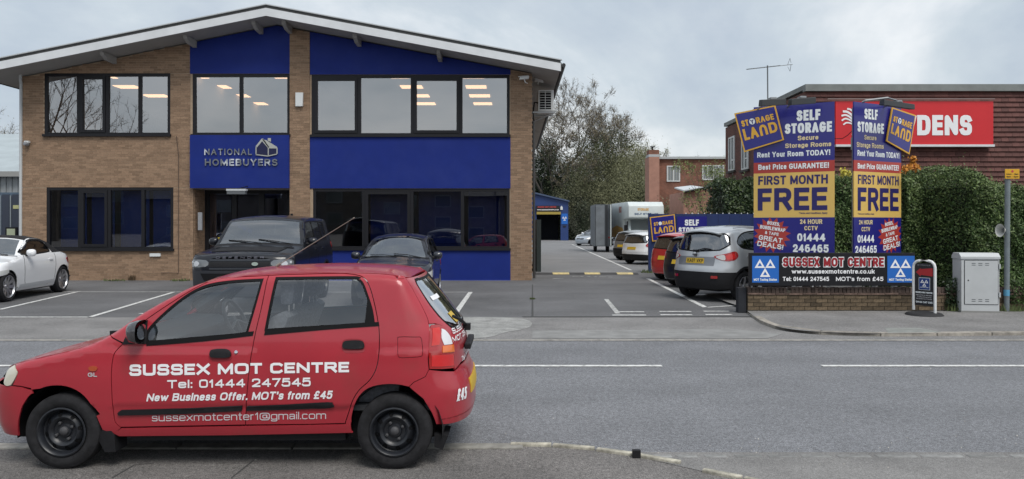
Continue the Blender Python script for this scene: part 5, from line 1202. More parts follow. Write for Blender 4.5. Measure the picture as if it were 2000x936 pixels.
# speed hump with yellow blocks
D = F*EYE/(536-HY)
hp = thing('speed_hump', 'black rubber speed hump with three worn yellow blocks across the driveway', 'speed hump', (0, D, 0))
m = MB(); m.prism([(-.28, 0), (-.12, .055), (.12, .055), (.28, 0)], XX(1046, D), XX(1245, D), 'x'); m.build('hump', mat('hump_rubber', (.05,.05,.052), .8, var=.3, vscale=4), hp)
yb_ = mat('worn_yellow', (.62,.50,.22), .6, var2=((.30,.26,.17), 12, .45, .6, .6))
for x0, x1 in ((1079,1111),(1141,1171),(1204,1235)):
    m = MB(); m.prism([(-.245, .014), (-.12, .062), (.12, .062), (.245, .014)], XX(x0, D), XX(x1, D), 'x'); m.build('yellow_block', yb_, hp)
# grass tufts and weeds along edges
WEED = mat('weed_leaf', (.09,.12,.04), .8, island=.4); DRY = mat('dry_weed', (.10,.065,.035), .9, island=.4)
def tuft(name, label, cat, x, y, r, n, h_, m, z=0):
    b = MB()
    for _ in range(n):
        a = random.uniform(0, 6.28); rr = r*math.sqrt(random.random()); cx_, cy_ = x+rr*math.cos(a), y+rr*math.sin(a)*.5; hh = h_*random.uniform(.5, 1.1); w_ = random.uniform(.008, .02); l = random.uniform(-.06, .06)
        b.add([(cx_-w_, cy_, z), (cx_+w_, cy_, z), (cx_+l, cy_+random.uniform(-.05, .02), z+hh)], [(0,1,2)])
    o = b.build(name, m); tag(o, label, cat); return o

SEAMM = mat('seam', (.055,.055,.055), .9)
for a, b, w_ in (((219,934),(262,909),.012), ((452,934),(495,900),.012), ((262,909),(300,905),.008)): bar2('pavement_seam', G(*a), G(*b), w_, SEAMM, None, z=.003)
# ================================================================ the office building
DB = 23.3; SB = F/DB
bx = lambda px: (px-CX)/SB
bz = lambda py: EYE-(py-HY)/SB
office = thing('office_building', 'buff brick office building with royal blue panels and a shallow white-edged gable roof', 'building', (bx(541), DB, 0))
OO = tuple(office.location)
def ob(b, name, m, par=office, **k): return b.build(name, m, par, OO, **k)
BRICK = mat('buff_brick', (.285,.190,.126), .9, var=.12, vscale=26, bump=.35, bscale=90, island=.19, spec=.25)
BRICKo = mat('buff_brick_single', (.285,.190,.126), .9, var=.12, vscale=26, bump=.35, bscale=90, rand=.19, spec=.25)
MORT = mat('mortar', (.36,.27,.19), .95, var=.15, vscale=10)
BLUE = mat('blue_render', (.009,.024,.185), .6, spec=.22, var2=((.022,.040,.215), 1.1, .45, .75, .55), var=.07, vscale=2, bump=.15, bscale=60)
WHT = mat('white_fascia', (.66,.68,.70), .5, var=.08, vscale=1.5)
SOF = mat('soffit_grey', (.36,.35,.34), .8, var=.1, vscale=1)
FRM = mat('charcoal_frame', (.012,.012,.015), .5, spec=.3)
XL, XRr = bx(42), bx(1040)
ROOFX0, ROOFX1, RIDX = -16.35, 1.47, XX(520, 22.3)
zr, zl0 = ZZ(10, 22.3), None
def roof_z(x):      # top of the roof sheet
    return zr-(.188 if x > RIDX else .2015)*abs(x-RIDX)
RT = .33
def under(x): return roof_z(x)-RT
# solid core behind the brick and render faces
def holes_core():
    pass
WINS = [('upper', 86, 332, 143, 264.5), ('upper', 375.5, 566, 144.5, 264.5), ('upper', 608, 995.5, 146, 265.5), ('lower', 90, 338, 366, 488), ('lower', 611, 995.5, 368.5, 487)]
ENT = (377, 570, 369, 548)
core = MB(); yc0, yc1 = DB+.027, DB+.30
xs = sorted({XL+.02, XRr-.02, RIDX}|{bx(w_[i]) for w_ in WINS for i in (1, 2)}|{bx(ENT[0]), bx(ENT[1])})
for a, b in zip(xs, xs[1:]):
    m_ = (a+b)/2; blocks = []
    for w_ in WINS:
        if bx(w_[1])-1e-6 <= m_ <= bx(w_[2]): blocks.append((bz(w_[4]), bz(w_[3])))
    if bx(ENT[0]) <= m_ <= bx(ENT[1]): blocks.append((-.01, bz(ENT[2])))
    blocks.sort(); z = 0.0
    for (q0, q1) in blocks+[(None, None)]:
        if q0 is None:
            core.prism([(a, z), (b, z), (b, under(b)-.02), (a, under(a)-.02)], yc0, yc1, 'y')
        else:
            if q0 > z+.01: core.box(a, b, yc0, yc1, z, q0)
            z = q1
core.box(XL+.02, XL+.25, yc1, 45, 0, under(XL)-.02); core.box(XRr-.25, XRr-.02, yc1, 45, 0, under(XRr)-.02)
core.prism([(XL+.02, 0), (XRr-.02, 0), (XRr-.02, under(XRr)-.02), (RIDX, under(RIDX)-.02), (XL+.02, under(XL)-.02)], 44.8, 45, 'y')
ob(core, 'wall', MORT)
# bricks: every one a block with its joints; the largest 300 kept apart
def brick_field(polyfn, x0, x1, z0, z1, y, out, ln=.215, hh=.065, jt=.010, xoff=0):
    z = z0; r = 0
    while z < z1-.02:
        x = x0-(ln+jt)*(.5 if r % 2 else 0)+xoff
        while x < x1-.02:
            a, b = max(x, x0), min(x+ln, x1)
            if b-a > .04 and polyfn((a+b)/2, z+hh/2): out.append((a, b, z, min(z+hh, z1), y))
            x += ln+jt
        z += hh+jt; r += 1
okroof = lambda x, z: z < under(x)-.04
bricks = []
def region(x0, x1, z0, z1, y=DB+.02):
    brick_field(okroof, x0, x1, z0, z1, y, bricks)
Z_ = 8.5
xw0, xw1 = bx(86), bx(332)
region(XL, bx(371), 0, bz(488)); region(XL, bx(90), bz(488), bz(366)); region(bx(338), bx(371), bz(488), bz(366))
region(XL, bx(371), bz(366), bz(264.5)); region(XL, bx(86), bz(264.5), bz(143)); region(bx(332), bx(371), bz(264.5), bz(143)); region(XL, bx(371), bz(143), Z_)
region(bx(566), bx(605), 0, Z_, DB-.02)
region(bx(997), XRr, 0, Z_)
region(bx(371), bx(377), 0, bz(369))
region(bx(605), bx(997), 0, bz(552))
bricks.sort(key=lambda q: -((q[1]-q[0]) - .002*math.hypot((q[0]+q[1])/2-0.1, q[2]-1.5)))
keep, rest_ = bricks[:296], bricks[296:]
def brickmesh(l_, hh=.065, dp=.045):
    b = MB(); b.box(0, l_, 0, .03, 0, hh); me = bpy.data.meshes.new('brick'); me.from_pydata(b.v, [], [f for i, f in enumerate(b.f) if i != 4]); me.materials.append(BRICKo); return me
bm0 = brickmesh(.215)
for k, (a, b, z0, z1, y) in enumerate(keep):
    o = bpy.data.objects.new('brick', bm0); COL.objects.link(o); o.parent = office; o.location = (a-OO[0]+random.uniform(-.001, .001), y-OO[1]+random.uniform(-.002, .002), z0); o.scale = ((b-a)/.215, 1, (z1-z0)/.065)
m = MB()
for (a, b, z0, z1, y) in rest_:
    d = random.uniform(-.003, .003); m.box(a, b, y+d, y+.03, z0, z1)
ob(m, 'brickwork', BRICK, kind='stuff')
m = MB(); m.box(bx(566)+.003, bx(605)-.003, DB-.013, DB+.026, 0, under(bx(605))-.03); ob(m, 'brick_pier_core', MORT)
# returns of the brick at the entrance reveal
m = MB()
for k in range(38):
    for j in range(4): 
        y0 = DB+.06+j*.225-(.11 if k % 2 else 0)
        m.box(bx(376.5), bx(377)+.02, max(DB+.06, y0), min(DB+.85, y0+.215), k*.075, k*.075+.065)
ob(m, 'reveal_brickwork', BRICK, kind='stuff'); m = MB(); m.box(bx(371), bx(376.8), DB+.06, DB+.9, 0, bz(369)); ob(m, 'reveal', MORT)
# blue render panels
def panel(x0, x1, z0, z1, y=DB-.0, t=.05):
    m = MB(); xs_ = [x0]+([RIDX] if x0 < RIDX < x1 else [])+[x1]
    if z1 is None: m.prism([(x0, z0), (x1, z0)]+[(x, under(x)-.02) for x in xs_[::-1]], y, y+t, 'y')
    else: m.box(x0, x1, y, y+t, z0, z1)
    return ob(m, 'blue_panel', BLUE)
panel(bx(371), bx(565.6), bz(144), None); panel(bx(605.3), bx(997), bz(145.6), None)
panel(bx(374), bx(570)-.06, bz(368), bz(264.8), DB-.12, .10); panel(bx(605.3), bx(997), bz(368), bz(265.8)); panel(bx(605.3), bx(997), bz(550), bz(487.3))
m = MB(); m.box(bx(605.3), bx(997), DB-.012, DB+.05, bz(550)-.02, bz(550)+.05); ob(m, 'drip_bead', mat('blue_bead', (.03,.06,.36), .5))
# roof: covering, white fascia, soffit and the purlin ends
def slab(pts, y0, y1, name, m):
    b = MB(); b.prism(pts, y0, y1, 'y'); return ob(b, name, m)
YF = 22.30
EL, ER = ROOFX0, ROOFX1
slab([(EL, roof_z(EL)-.09), (RIDX, zr-.09), (ER, roof_z(ER)-.09), (ER, roof_z(ER)), (RIDX, zr), (EL, roof_z(EL))], YF, 45.6, 'roof_covering', mat('roof_felt', (.09,.09,.088), .9, var=.2, vscale=3))
slab([(EL-.04, roof_z(EL)-.008), (RIDX, zr-.0), (ER+.04, roof_z(ER)-.008), (ER+.04, roof_z(ER)+.022), (RIDX, zr+.03), (EL-.04, roof_z(EL)+.022)], YF-.05, YF+.02, 'roof_edge_trim', mat('roof_trim', (.50,.52,.54), .5))
for xa, xb in ((EL, RIDX), (RIDX, ER)):
    slab([(xa, roof_z(xa)-.33), (xb, roof_z(xb)-.33), (xb, roof_z(xb)-.093), (xa, roof_z(xa)-.093)], YF-.03, YF+.0, 'fascia', WHT)
slab([(EL+.02, roof_z(EL)-.31), (RIDX, zr-.31), (ER-.02, roof_z(ER)-.31), (ER-.02, roof_z(ER)-.27), (RIDX, zr-.27), (EL+.02, roof_z(EL)-.27)], YF+.003, 45.4, 'soffit', SOF)
for s_, xe in ((1, ER), (-1, EL)):
    m = MB(); m.box(xe, xe+s_*.03, YF, 45.5, roof_z(xe)-.33, roof_z(xe)-.07); ob(m, 'eaves_board', mat('eaves_dark', (.05,.05,.05), .7))
    m = MB(); m.tube([(xe+s_*.09, YF+.02, roof_z(xe)-.14), (xe+s_*.09, 45.5, roof_z(xe)-.18)], .065, 8); ob(m, 'gutter', mat('gutter_black', (.02,.02,.022), .4))
for px, py in ((210,93), (370,63), (502,38), (560,36), (697,65), (858,96)):
    x = XX(px, 22.9); m = MB(); zt = under(x)-.0+.02
    m.prism([(YF+.25, zt), (DB+.05, zt), (DB+.05, zt-.22), (YF+.55, zt-.20), (YF+.30, zt-.10)], x-.06, x+.06, 'x'); ob(m, 'purlin_end', SOF)
# windows
GU_ = glass('office_glass_upper', (.78,.80,.82), .33, rough=.004)
GL_ = glass('office_glass_lower', (.45,.52,.75), .13, rough=.004)
def frame_rect(m, x0, x1, z0, z1, t, y0, y1):
    m.box(x0, x0+t, y0, y1, z0, z1); m.box(x1-t, x1, y0, y1, z0, z1); m.box(x0+t, x1-t, y0, y1, z0, z0+t); m.box(x0+t, x1-t, y0, y1, z1-t, z1)
def win(px0, px1, py0, py1, divs, sashes, gm):
    x0, x1, z0, z1 = bx(px0), bx(px1), bz(py1), bz(py0)
    m = MB(); frame_rect(m, x0, x1, z0, z1, .09, DB+.03, DB+.15); o = ob(m, 'window', FRM)
    m = MB(); m.box(x0-.03, x1+.03, DB-.06, DB+.028, z0-.04, z0+.035); ob(m, 'sill', FRM, par=o)
    ed = [px0]+divs+[px1]
    for d in divs: m = MB(); m.box(bx(d)-.05, bx(d)+.05, DB+.032, DB+.148, z0+.09, z1-.09); ob(m, 'mullion', FRM, par=o)
    for i in range(len(ed)-1):
        a, b = bx(ed[i])+(.05 if i else .09), bx(ed[i+1])-(.05 if i < len(ed)-2 else .09); c, d = z0+.09, z1-.09
        if i in sashes:
            m = MB(); frame_rect(m, a+.003, b-.003, c+.003, d-.003, .085, DB+.01, DB+.10); ob(m, 'sash', FRM, par=o); a += .088; b -= .088; c += .088; d -= .088
        m = MB(); ty = random.uniform(-.010, .010); tz = random.uniform(-.010, .010); yy = DB+.075
        cx_, cz_ = (a+b)/2, (c+d)/2
        P4 = [(x, yy+(x-cx_)*ty+(z-cz_)*tz, z) for x, z in ((a-.01, c-.01), (b+.01, c-.01), (b+.01, d+.01), (a-.01, d+.01))]
        m.add(P4, [(0,1,2,3)]); ob(m, 'pane', gm, par=o)
    return o
win(86, 332, 143, 264.5, [152, 208, 272], {1}, GU_); win(375.5, 566, 144.5, 264.5, [470], set(), GU_); win(608, 995.5, 146, 265.5, [701, 805, 900], {0, 2}, GU_)
win(90, 338, 366, 488, [154, 212, 278], {1}, GL_); win(611, 995.5, 368.5, 487, [710, 804, 903], {1}, GL_)
# rooms behind the windows
room = MB(); zc = 6.62
room.box(XL+.3, XRr-.3, DB+.32, 36, zc, zc+.05); ob(room, 'upper_ceiling', mat('ceiling_tiles', (.50,.49,.46), .9))
room = MB(); room.box(XL+.3, XRr-.3, DB+.32, 36, 3.2, 3.45); ob(room, 'upper_floor', mat('room_floor', (.10,.10,.11), .9))
room = MB(); room.box(XL+.3, XRr-.3, 36, 36.1, .0, 6.7); ob(room, 'room_back_wall', mat('room_wall', (.34,.33,.31), .9))
room = MB(); room.box(XL+.3, XRr-.3, DB+.9, 36, .001, .02); ob(room, 'lower_floor', mat('room_floor', (.10,.10,.11), .9))
for xw in (bx(360), bx(585)): room = MB(); room.box(xw-.05, xw+.05, DB+.32, 35.9, .02, 3.19); room.box(xw-.05, xw+.05, DB+.32, 35.9, 3.46, 6.61); ob(room, 'partition', mat('room_wall', (.34,.33,.31), .9))
LITE = mat('ceiling_light', (.9,.7,.5), .5, emit=(1.0, .56, .28, 1.25))
for y_, spans in ((24.25, ((375,402),(533,562),(762,797),(903,945),(212,222))), (26.05, ((228,270),(400,447),(783,825),(910,950))), (27.85, ((283,327),(442,485),(615,642),(813,838),(917,957))), (29.65, ((478,520),(627,667),(813,850),(925,961)))):
    for a, b in spans:
        m = MB(); xa, xb = XX(a, y_), XX(b, y_); m.box(xa, xb, y_-.28, y_+.28, zc-.02, zc-.002); ob(m, 'ceiling_light', LITE)
# blue blinds and desks behind the lower windows
m = MB()
for a, b in ((98,150),(160,206),(218,275),(283,330)): m.box(bx(a), bx(b)+.0, DB+.55, DB+.57, .9, 2.85)
ob(m, 'window_film', mat('blue_film', (.02,.07,.20), .7))
m = MB()
for a, b in ((812,898),(715,800),(912,985)): m.box(bx(a), bx(b), DB+.75, DB+.77, .85, 2.9)
ob(m, 'window_film', mat('violet_film', (.014,.026,.11), .7))
# entrance: recessed glazed screen
ex0, ex1, ez1, ey = bx(377)+.02, bx(566)-.02, bz(369), DB+.88
m = MB(); frame_rect(m, ex0, ex1, 0.0, ez1, .12, ey, ey+.1); m.box(bx(437)-.08, bx(437)+.08, ey, ey+.1, .12, ez1-.12); m.box(bx(492)-.09, bx(492)+.09, ey, ey+.1, .12, ez1-.12); m.box(bx(548)-.06, bx(548)+.06, ey, ey+.1, .12, ez1-.12)
ent = ob(m, 'entrance_screen', FRM)
for a, b in ((379,430),(443,486),(498,543),(553,565)):
    m = MB(); m.box(bx(a), bx(b), ey+.04, ey+.05, .1, ez1-.1); ob(m, 'pane', GL_, par=ent)
for a in (487, 497): m = MB(); m.tube([(bx(a), ey-.06, .8), (bx(a), ey-.06, 1.4)], .015, 8); ob(m, 'door_handle', CHROME, par=ent)
m = MB(); m.box(ex0, ex1, DB+.31, ey, ez1+.0, ez1+.04); ob(m, 'entrance_ceiling', SOF)
m = MB(); m.box(bx(404), bx(414), ey-.012, ey-.004, 1.05, 1.35); ob(m, 'notice', mat('yellow_notice', (.55,.42,.04), .6), par=ent)
m = MB(); m.box(bx(416), bx(423), ey-.012, ey-.004, 1.08, 1.33); ob(m, 'notice', mat('white_notice', (.5,.5,.5), .6), par=ent)
# the mirrored lettering sign over the door, a small house emblem beside it
yS = DB-.155
MIR = mat('polished_steel', (.62,.64,.68), .12, metal=1)
sign = thing('company_sign', 'polished steel letters and house emblem standing on the blue panel above the entrance', 'sign', (bx(470), yS, bz(300)))
def bsign(items, m, name, t=.03):
    b = MB()
    for v, f in items:
        k = len(b.v); n = len(v); vs = [(p[0], yS, p[1]) for p in v]+[(p[0], yS+t, p[1]) for p in v]; b.v += vs; b.f += [tuple(i+k for i in g) for g in f]
        cnt = {(g[i], g[(i+1) % len(g)]) for g in f for i in range(len(g))}
        b.f += [(e_[1]+k, e_[0]+k, e_[0]+k+n, e_[1]+k+n) for e_ in cnt if (e_[1], e_[0]) not in cnt]
    return b.build(name, m, sign, tuple(sign.location))
Sb = F/yS; sx = lambda px: (px-CX)/Sb
szz = lambda py: EYE-(py-HY)/Sb
LMM = mat('steel_letters', (.17,.18,.20), .06, metal=1, var2=((.65,.66,.70), 2.2, .5, .62, 1.0))  # bright and dark blotches paint mirror reflections into the colour
bsign([lettering('NATIONAL', sx(399), sx(492), szz(303), szz(290.5), bold=.17, sq=2.0, gap=.22)], LMM, 'lettering')
bsign([lettering('HOMEBUYERS', sx(400), sx(542), szz(324), szz(310.5), bold=.2, sq=2.0, gap=.18)], LMM, 'lettering')
EMB = mat('emblem_edge', (.50,.50,.46), .3, metal=.6); EMBD = mat('emblem_dark', (.005,.007,.05), .5)
pp = lambda *q: [(sx(a), szz(b)) for a, b in q]
bsign([ngon(pp((499,286),(511,271),(514,271),(526,288),(523,289),(512,276),(502,288)))], EMB, 'emblem_roof', .02)
bsign([ngon(pp((512,272),(520,274),(541,287),(542,290),(525,290)))], EMB, 'emblem_roof_slope', .02)
bsign([ngon(pp((502,288),(512,276),(523,289),(523,303),(501,301))), ngon(pp((525,291),(540,290),(540,300),(525,303)))], EMBD, 'emblem_wall', .015)
bsign([ngon(pp((499,301),(523,304),(541,300),(541,302),(523,306),(499,303))), ngon(pp((523,289),(525,289),(525,304),(523,304))), ngon(pp((540,290),(542,290),(542,301),(540,301))), ngon(pp((499,288),(501,287),(501,302),(499,302)))], EMB, 'emblem_edge', .02)
bsign([ngon(pp((523,270),(529,270),(529,277),(523,275)))], EMB, 'emblem_chimney', .02)
for o in sign.children: 
    for v_ in o.data.vertices: pass
# fixtures on the walls
PW = mat('white_plastic', (.70,.72,.72), .4)
m = MB(); y_ = DB-.10; m.prism([(XX(577,y_),ZZ(208,y_)), (XX(591,y_),ZZ(208,y_)), (XX(592,y_),ZZ(181,y_)), (XX(577,y_),ZZ(181,y_))], DB-.12, DB-.025, 'y'); o = m.build('alarm_box', PW, bevel=.015, org=None); tag(o, 'white rectangular alarm box high on the brick pier between the upper windows', 'alarm box')
m = MB(); m.box(XX(293,DB), XX(314,DB), DB-.03, DB+.015, ZZ(501,DB), ZZ(495,DB)); o = m.build('wall_plaque', PW); tag(o, 'small white plate on the brick below the lower left window', 'plaque')
m = MB(); m.box(bx(383)-.0, bx(391), DB+.0+.12, DB+.2, ZZ(450,DB), ZZ(415,DB)); m.v = [(p[0], p[1], p[2]) for p in m.v]; o = m.build('intercom', mat('intercom_grey', (.33,.34,.36), .4, metal=.3), bevel=.01); tag(o, 'grey intercom panel on the reveal left of the entrance', 'intercom')
m = MB(); m.tube([(XX(441,DB), DB-.14, ZZ(362,DB)), (XX(461,DB), DB-.75, ZZ(372,22.5))], .015, 6); 
yl = DB-.75; lt = thing('entrance_light', 'white floodlight on an arm under the blue panel over the entrance', 'light', (XX(463,yl), yl, ZZ(372,yl)))
a = MB(); a.tube([(.1,.62,.16),(0,0,.04)], .014, 6); a.build('arm', BLK, lt); a = MB(); a.box(-.30,.30,-.10,.08,-.02,.04); a.build('lamp_housing', mat('lamp_house', (.55,.57,.58), .4), lt, bevel=.01); a = MB(); a.box(-.28,.28,-.09,.07,-.12,-.021); a.build('lamp_shade', mat('smoke_glass', (.12,.13,.14), .3), lt)
def camera_thing(px, py, y, label, s=1, rz=0):
    t = thing('security_camera', label, 'camera', (XX(px, y), y, ZZ(py, y)), rz)
    b = MB(); b.prism([(-.16,-.05),(.14,-.02),(.15,.07),(-.13,.04)], -.05, .05, 'y'); b.build('camera_body', PW, t, bevel=.01)
    b = MB(); b.box(-.19,.13,-.06,.06,.055,.065); b.v = [(p[0], p[1], p[2]+(p[0]+.02)*.1) for p in b.v]; b.build('sun_hood', PW, t)
    b = MB(); b.tube([(0,0,-.03),(.03,.03,-.12),(.10,.2,-.12)], .018, 6); b.build('bracket', PW, t); return t
camera_thing(1024, 153, DB-.25, 'white security camera on the right brick pier under the eaves, pointing left')
camera_thing(1052, 158, DB+.9, 'white security camera fixed round the corner under the right eaves', rz=R(200))
t = thing('dome_camera', 'small white and black camera at the left edge of the brick wall between the floors', 'camera', (XX(51,DB-.1), DB-.1, ZZ(282,DB)))
b = MB(); b.lathe([(.001,-.09),(.05,-.08),(.07,-.03),(.07,.06)], (0,0,0), 'y', 12); b.build('camera_body', mat('cam_grey', (.25,.26,.28), .4), t, smooth=True); b = MB(); b.box(-.07,.07,.0,.09,.04,.1); b.build('mount', PW, t)
m = MB(); m.tube([(XX(44,DB),DB-.1,ZZ(143,DB)), (XX(44,DB),DB-.1,ZZ(158,DB)), (XX(41,DB),DB-.0,ZZ(164,DB)), (XX(40,DB),DB-.0,ZZ(540,DB))], .045, 8); o = m.build('downpipe', mat('pipe_white', (.5,.52,.53), .5)); tag(o, 'pale rainwater pipe down the left corner of the office building', 'downpipe')
m = MB(); m.tube([(XX(345,DB),DB-.012,ZZ(266,DB)), (XX(349,DB),DB-.012,ZZ(300,DB)), (XX(349,DB),DB-.012,ZZ(532,DB)), (XX(315,DB),DB-.012,ZZ(533,DB))], .010, 5); o = m.build('wall_cable', mat('cable_brown', (.09,.06,.045), .7)); tag(o, 'thin brown cable running down the brick beside the lower left window', 'cable')
m = MB(); m.tube([(XX(1042,DB),DB+.3,ZZ(235,DB)), (XX(1044,DB),DB+.3,ZZ(470,DB)), (XX(1044,DB),DB+.3,ZZ(545,DB))], .04, 8); o = m.build('downpipe', mat('pipe_dark', (.05,.05,.05), .5)); tag(o, 'dark rainwater pipe at the right corner of the office building', 'downpipe')
# air conditioner on its bracket round the corner
ay = DB+1.3; ac = thing('air_conditioner', 'white outdoor air conditioning unit with dark grille on a bracket under the right eaves', 'air conditioner', (XX(1065,ay), ay, ZZ(218,ay)))
b = MB(); b.box(-.24,.28,0,.8,.02,.72); b.build('casing', PW, ac, bevel=.02)
b = MB(); b.box(-.18,.19,-.015,-.004,.08,.66); b.build('grille', SEAL, ac)
for k in range(7): b = MB(); b.box(-.18,.19,-.03,-.016,.12+k*.083,.135+k*.083); b.build('grille_slat', PW, ac)
b = MB(); b.box(-.01,.01,-.032,-.017,.08,.66); b.build('grille_bar', PW, ac)
b = MB(); b.box(-.42,.34,-.02,.04,-.05,.0); b.box(-.42,.34,.7,.76,-.05,0); b.tube([(-.42,.0,-.35),(.3,0,-.05)], .02, 6); b.build('bracket', mat('galv', (.35,.36,.37), .4, metal=.6), ac)
b = MB(); b.tube([(-.24,.1,.3),(-.36,.1,.32),(-.40,.1,.0),(-.38,.1,-.3)], .03, 6); b.build('pipe', BLK, ac)
# meter box and dark gate past the corner
m = MB(); m.box(XX(1044,30), XX(1052,30), 27.5, 33, 0, ZZ(430,30)); o = m.build('side_gate', mat('gate_dark', (.02,.03,.03), .6)); tag(o, 'dark green side fence hard against the far flank of the office building', 'fence')

# neighbour on the left: shed with pale roof and blue container
DS = 31.0
shed = thing('warehouse', 'grey corrugated warehouse with a pale sloping roof, left behind the office building', 'building', (XX(10,DS), DS, 0)); SO = tuple(shed.location)
m = MB(); m.box(-30, XX(60,DS), DS, DS+20, 0, ZZ(342,DS)); m.build('wall', mat('shed_wall', (.36,.38,.39), .6, var=.1, vscale=2), shed, SO)
m = MB()
for k in range(18): x = XX(60,DS)-.12-k*.25; m.box(x, x+.1, DS-.04, DS-.005, 0, ZZ(345,DS))
m.build('wall_rib', mat('shed_rib', (.33,.35,.36), .6), shed, SO, kind='stuff')
m = MB(); m.prism([(DS-.3, ZZ(341,DS)), (DS+9, ZZ(266,DS+9)), (DS+9, ZZ(262,DS+9)), (DS-.3, ZZ(337,DS))], -30, XX(62,DS), 'x'); m.build('roof', mat('shed_roof', (.36,.41,.43), .5, var=.12, vscale=1), shed, SO)
m = MB(); m.box(-30, XX(62,DS), DS-.36, DS-.301, ZZ(346,DS), ZZ(336,DS)); m.build('gutter', mat('shed_gutter', (.30,.30,.29), .6), shed, SO)
m = MB(); m.prism([(DS+4, ZZ(302,DS+4)), (DS+4.3, ZZ(298,DS+4)), (DS+4.3, ZZ(298,DS+4)+.08), (DS+4, ZZ(302,DS+4)+.08)], -30, XX(62,DS), 'x'); m.build('roof_edge', mat('roof_buff', (.45,.40,.28), .7), shed, SO)
DC = 27.5
cont = thing('shipping_container', 'blue-grey steel container with locking bars, behind the white convertible', 'container', (XX(15,DC), DC, 0)); CO = tuple(cont.location)
CB = mat('container_blue', (.08,.12,.17), .5, var=.15, vscale=3)
m = MB(); m.box(XX(-60,DC), XX(44,DC), DC, DC+6, .1, ZZ(376,DC)); m.build('container_body', CB, cont, CO)
for px in (2, 22, 40): m = MB(); m.tube([(XX(px,DC),DC-.04,.2),(XX(px,DC),DC-.04,ZZ(382,DC))], .025, 6); m.build('locking_bar', mat('bar_grey', (.28,.32,.36), .5), cont, CO)
m = MB(); m.box(XX(5,DC), XX(19,DC), DC-.03, DC-.005, .3, ZZ(380,DC)); m.box(XX(24,DC), XX(38,DC), DC-.03, DC-.005, .3, ZZ(380,DC)); m.build('door_panel', mat('container_door', (.04,.05,.075), .5), cont, CO)
m = MB(); m.box(XX(27,DC), XX(38,DC), DC-.045, DC-.031, ZZ(408,DC), ZZ(401,DC)); m.build('label', mat('pale_yellow_label', (.5,.5,.25), .6), cont, CO)
m = MB(); m.box(XX(14,DC), XX(36,DC), DC-.1, DC-.046, ZZ(463,DC), ZZ(444,DC)); m.build('notice_frame', BLK, cont, CO); m = MB(); m.box(XX(17,DC), XX(33,DC), DC-.11, DC-.101, ZZ(460,DC), ZZ(447,DC)); m.build('notice', mat('green_white_notice', (.45,.5,.35), .6), cont, CO)
# ================================================================ right side: tile-hung building, brick house, garage
DH_ = 26.0; HXc = XX(1575, DH_)
hb = thing('trade_building', 'dark red tile-hung flat-roofed trade building with white-framed side windows, behind the hedge', 'building', (HXc, DH_, 0)); HO = tuple(hb.location)
TILE = mat('red_tile', (.112,.044,.037), .8, var=.15, vscale=20, island=.22); TILEo = mat('red_tile_single', (.112,.044,.037), .8, var=.15, vscale=20, rand=.22)
TMORT = mat('tile_shadow', (.06,.022,.018), .9)
def brickmat(name, c1, c2, mortar, scale=1.0, axis='x', ms=.012):
    m = bpy.data.materials.new(name); m.use_nodes = True; n = m.node_tree.nodes; l = m.node_tree.links; b = n['Principled BSDF']; b.inputs['Roughness'].default_value = .9
    tcn = n.new('ShaderNodeTexCoord'); sp = n.new('ShaderNodeSeparateXYZ'); cb = n.new('ShaderNodeCombineXYZ'); l.new(tcn.outputs['Object'], sp.inputs[0])
    ad = n.new('ShaderNodeMath'); l.new(sp.outputs[0], ad.inputs[0]); l.new(sp.outputs[1], ad.inputs[1]); l.new(ad.outputs[0], cb.inputs[0]); l.new(sp.outputs[2], cb.inputs[1])
    t = n.new('ShaderNodeTexBrick'); t.inputs['Scale'].default_value = 1; t.inputs['Brick Width'].default_value = .225*scale; t.inputs['Row Height'].default_value = .075*scale; t.inputs['Mortar Size'].default_value = ms*scale
    t.inputs['Color1'].default_value = (*c1, 1); t.inputs['Color2'].default_value = (*c2, 1); t.inputs['Mortar'].default_value = (*mortar, 1); l.new(cb.outputs[0], t.inputs['Vector'])
    q = n.new('ShaderNodeTexNoise'); q.inputs['Scale'].default_value = 1.5; q.inputs['Detail'].default_value = 8; l.new(tcn.outputs['Object'], q.inputs['Vector'])
    mr = n.new('ShaderNodeMapRange'); mr.inputs[1].default_value = .3; mr.inputs[2].default_value = .7; mr.inputs[3].default_value = .75; mr.inputs[4].default_value = 1.25; l.new(q.outputs['Fac'], mr.inputs[0])
    h_ = n.new('ShaderNodeHueSaturation'); l.new(t.outputs['Color'], h_.inputs['Color']); l.new(mr.outputs[0], h_.inputs['Value']); l.new(h_.outputs[0], b.inputs['Base Color'])
    bp = n.new('ShaderNodeBump'); bp.inputs['Distance'].default_value = .01; bp.inputs['Strength'].default_value = .6; l.new(t.outputs['Fac'], bp.inputs['Height']); bp.invert = True; l.new(bp.outputs[0], b.inputs['Normal'])
    return m
HB = brickmat('dark_red_brickwork', (.17,.060,.045), (.10,.040,.034), (.12,.075,.062))
zt = ZZ(168, DH_); xR = 34.0
SBK = 35.85
m = MB(); m.box(HXc, xR, DH_+.06, SBK, 0, zt-.18); m.build('wall', HB, hb, HO)
m = MB(); m.box(HXc-.06, xR, DH_-.08, DH_+.18, zt-.19, zt+.05); m.box(HXc-.06, HXc+.18, DH_+.18, SBK+.06, zt-.12, zt+.05); m.build('coping', mat('coping_grey', (.20,.215,.21), .7, var=.15, vscale=2), hb, HO)
m = MB(); m.box(HXc+.1, xR, DH_+.1, SBK, zt-.2, zt-.15); m.build('flat_roof', mat('roof_felt', (.09,.09,.088), .9), hb, HO)
rows = []; tw_, th_ = .25, .175; z = zt-.20-th_; r = 0
while z > 1.4:
    x = HXc+.005-(tw_/2 if r % 2 else 0)
    while x < 21.0:
        a, b_ = max(x, HXc+.005), x+tw_-.006
        if b_-a > .05: rows.append((a, b_, z, r))
        x += tw_
    z -= th_; r += 1
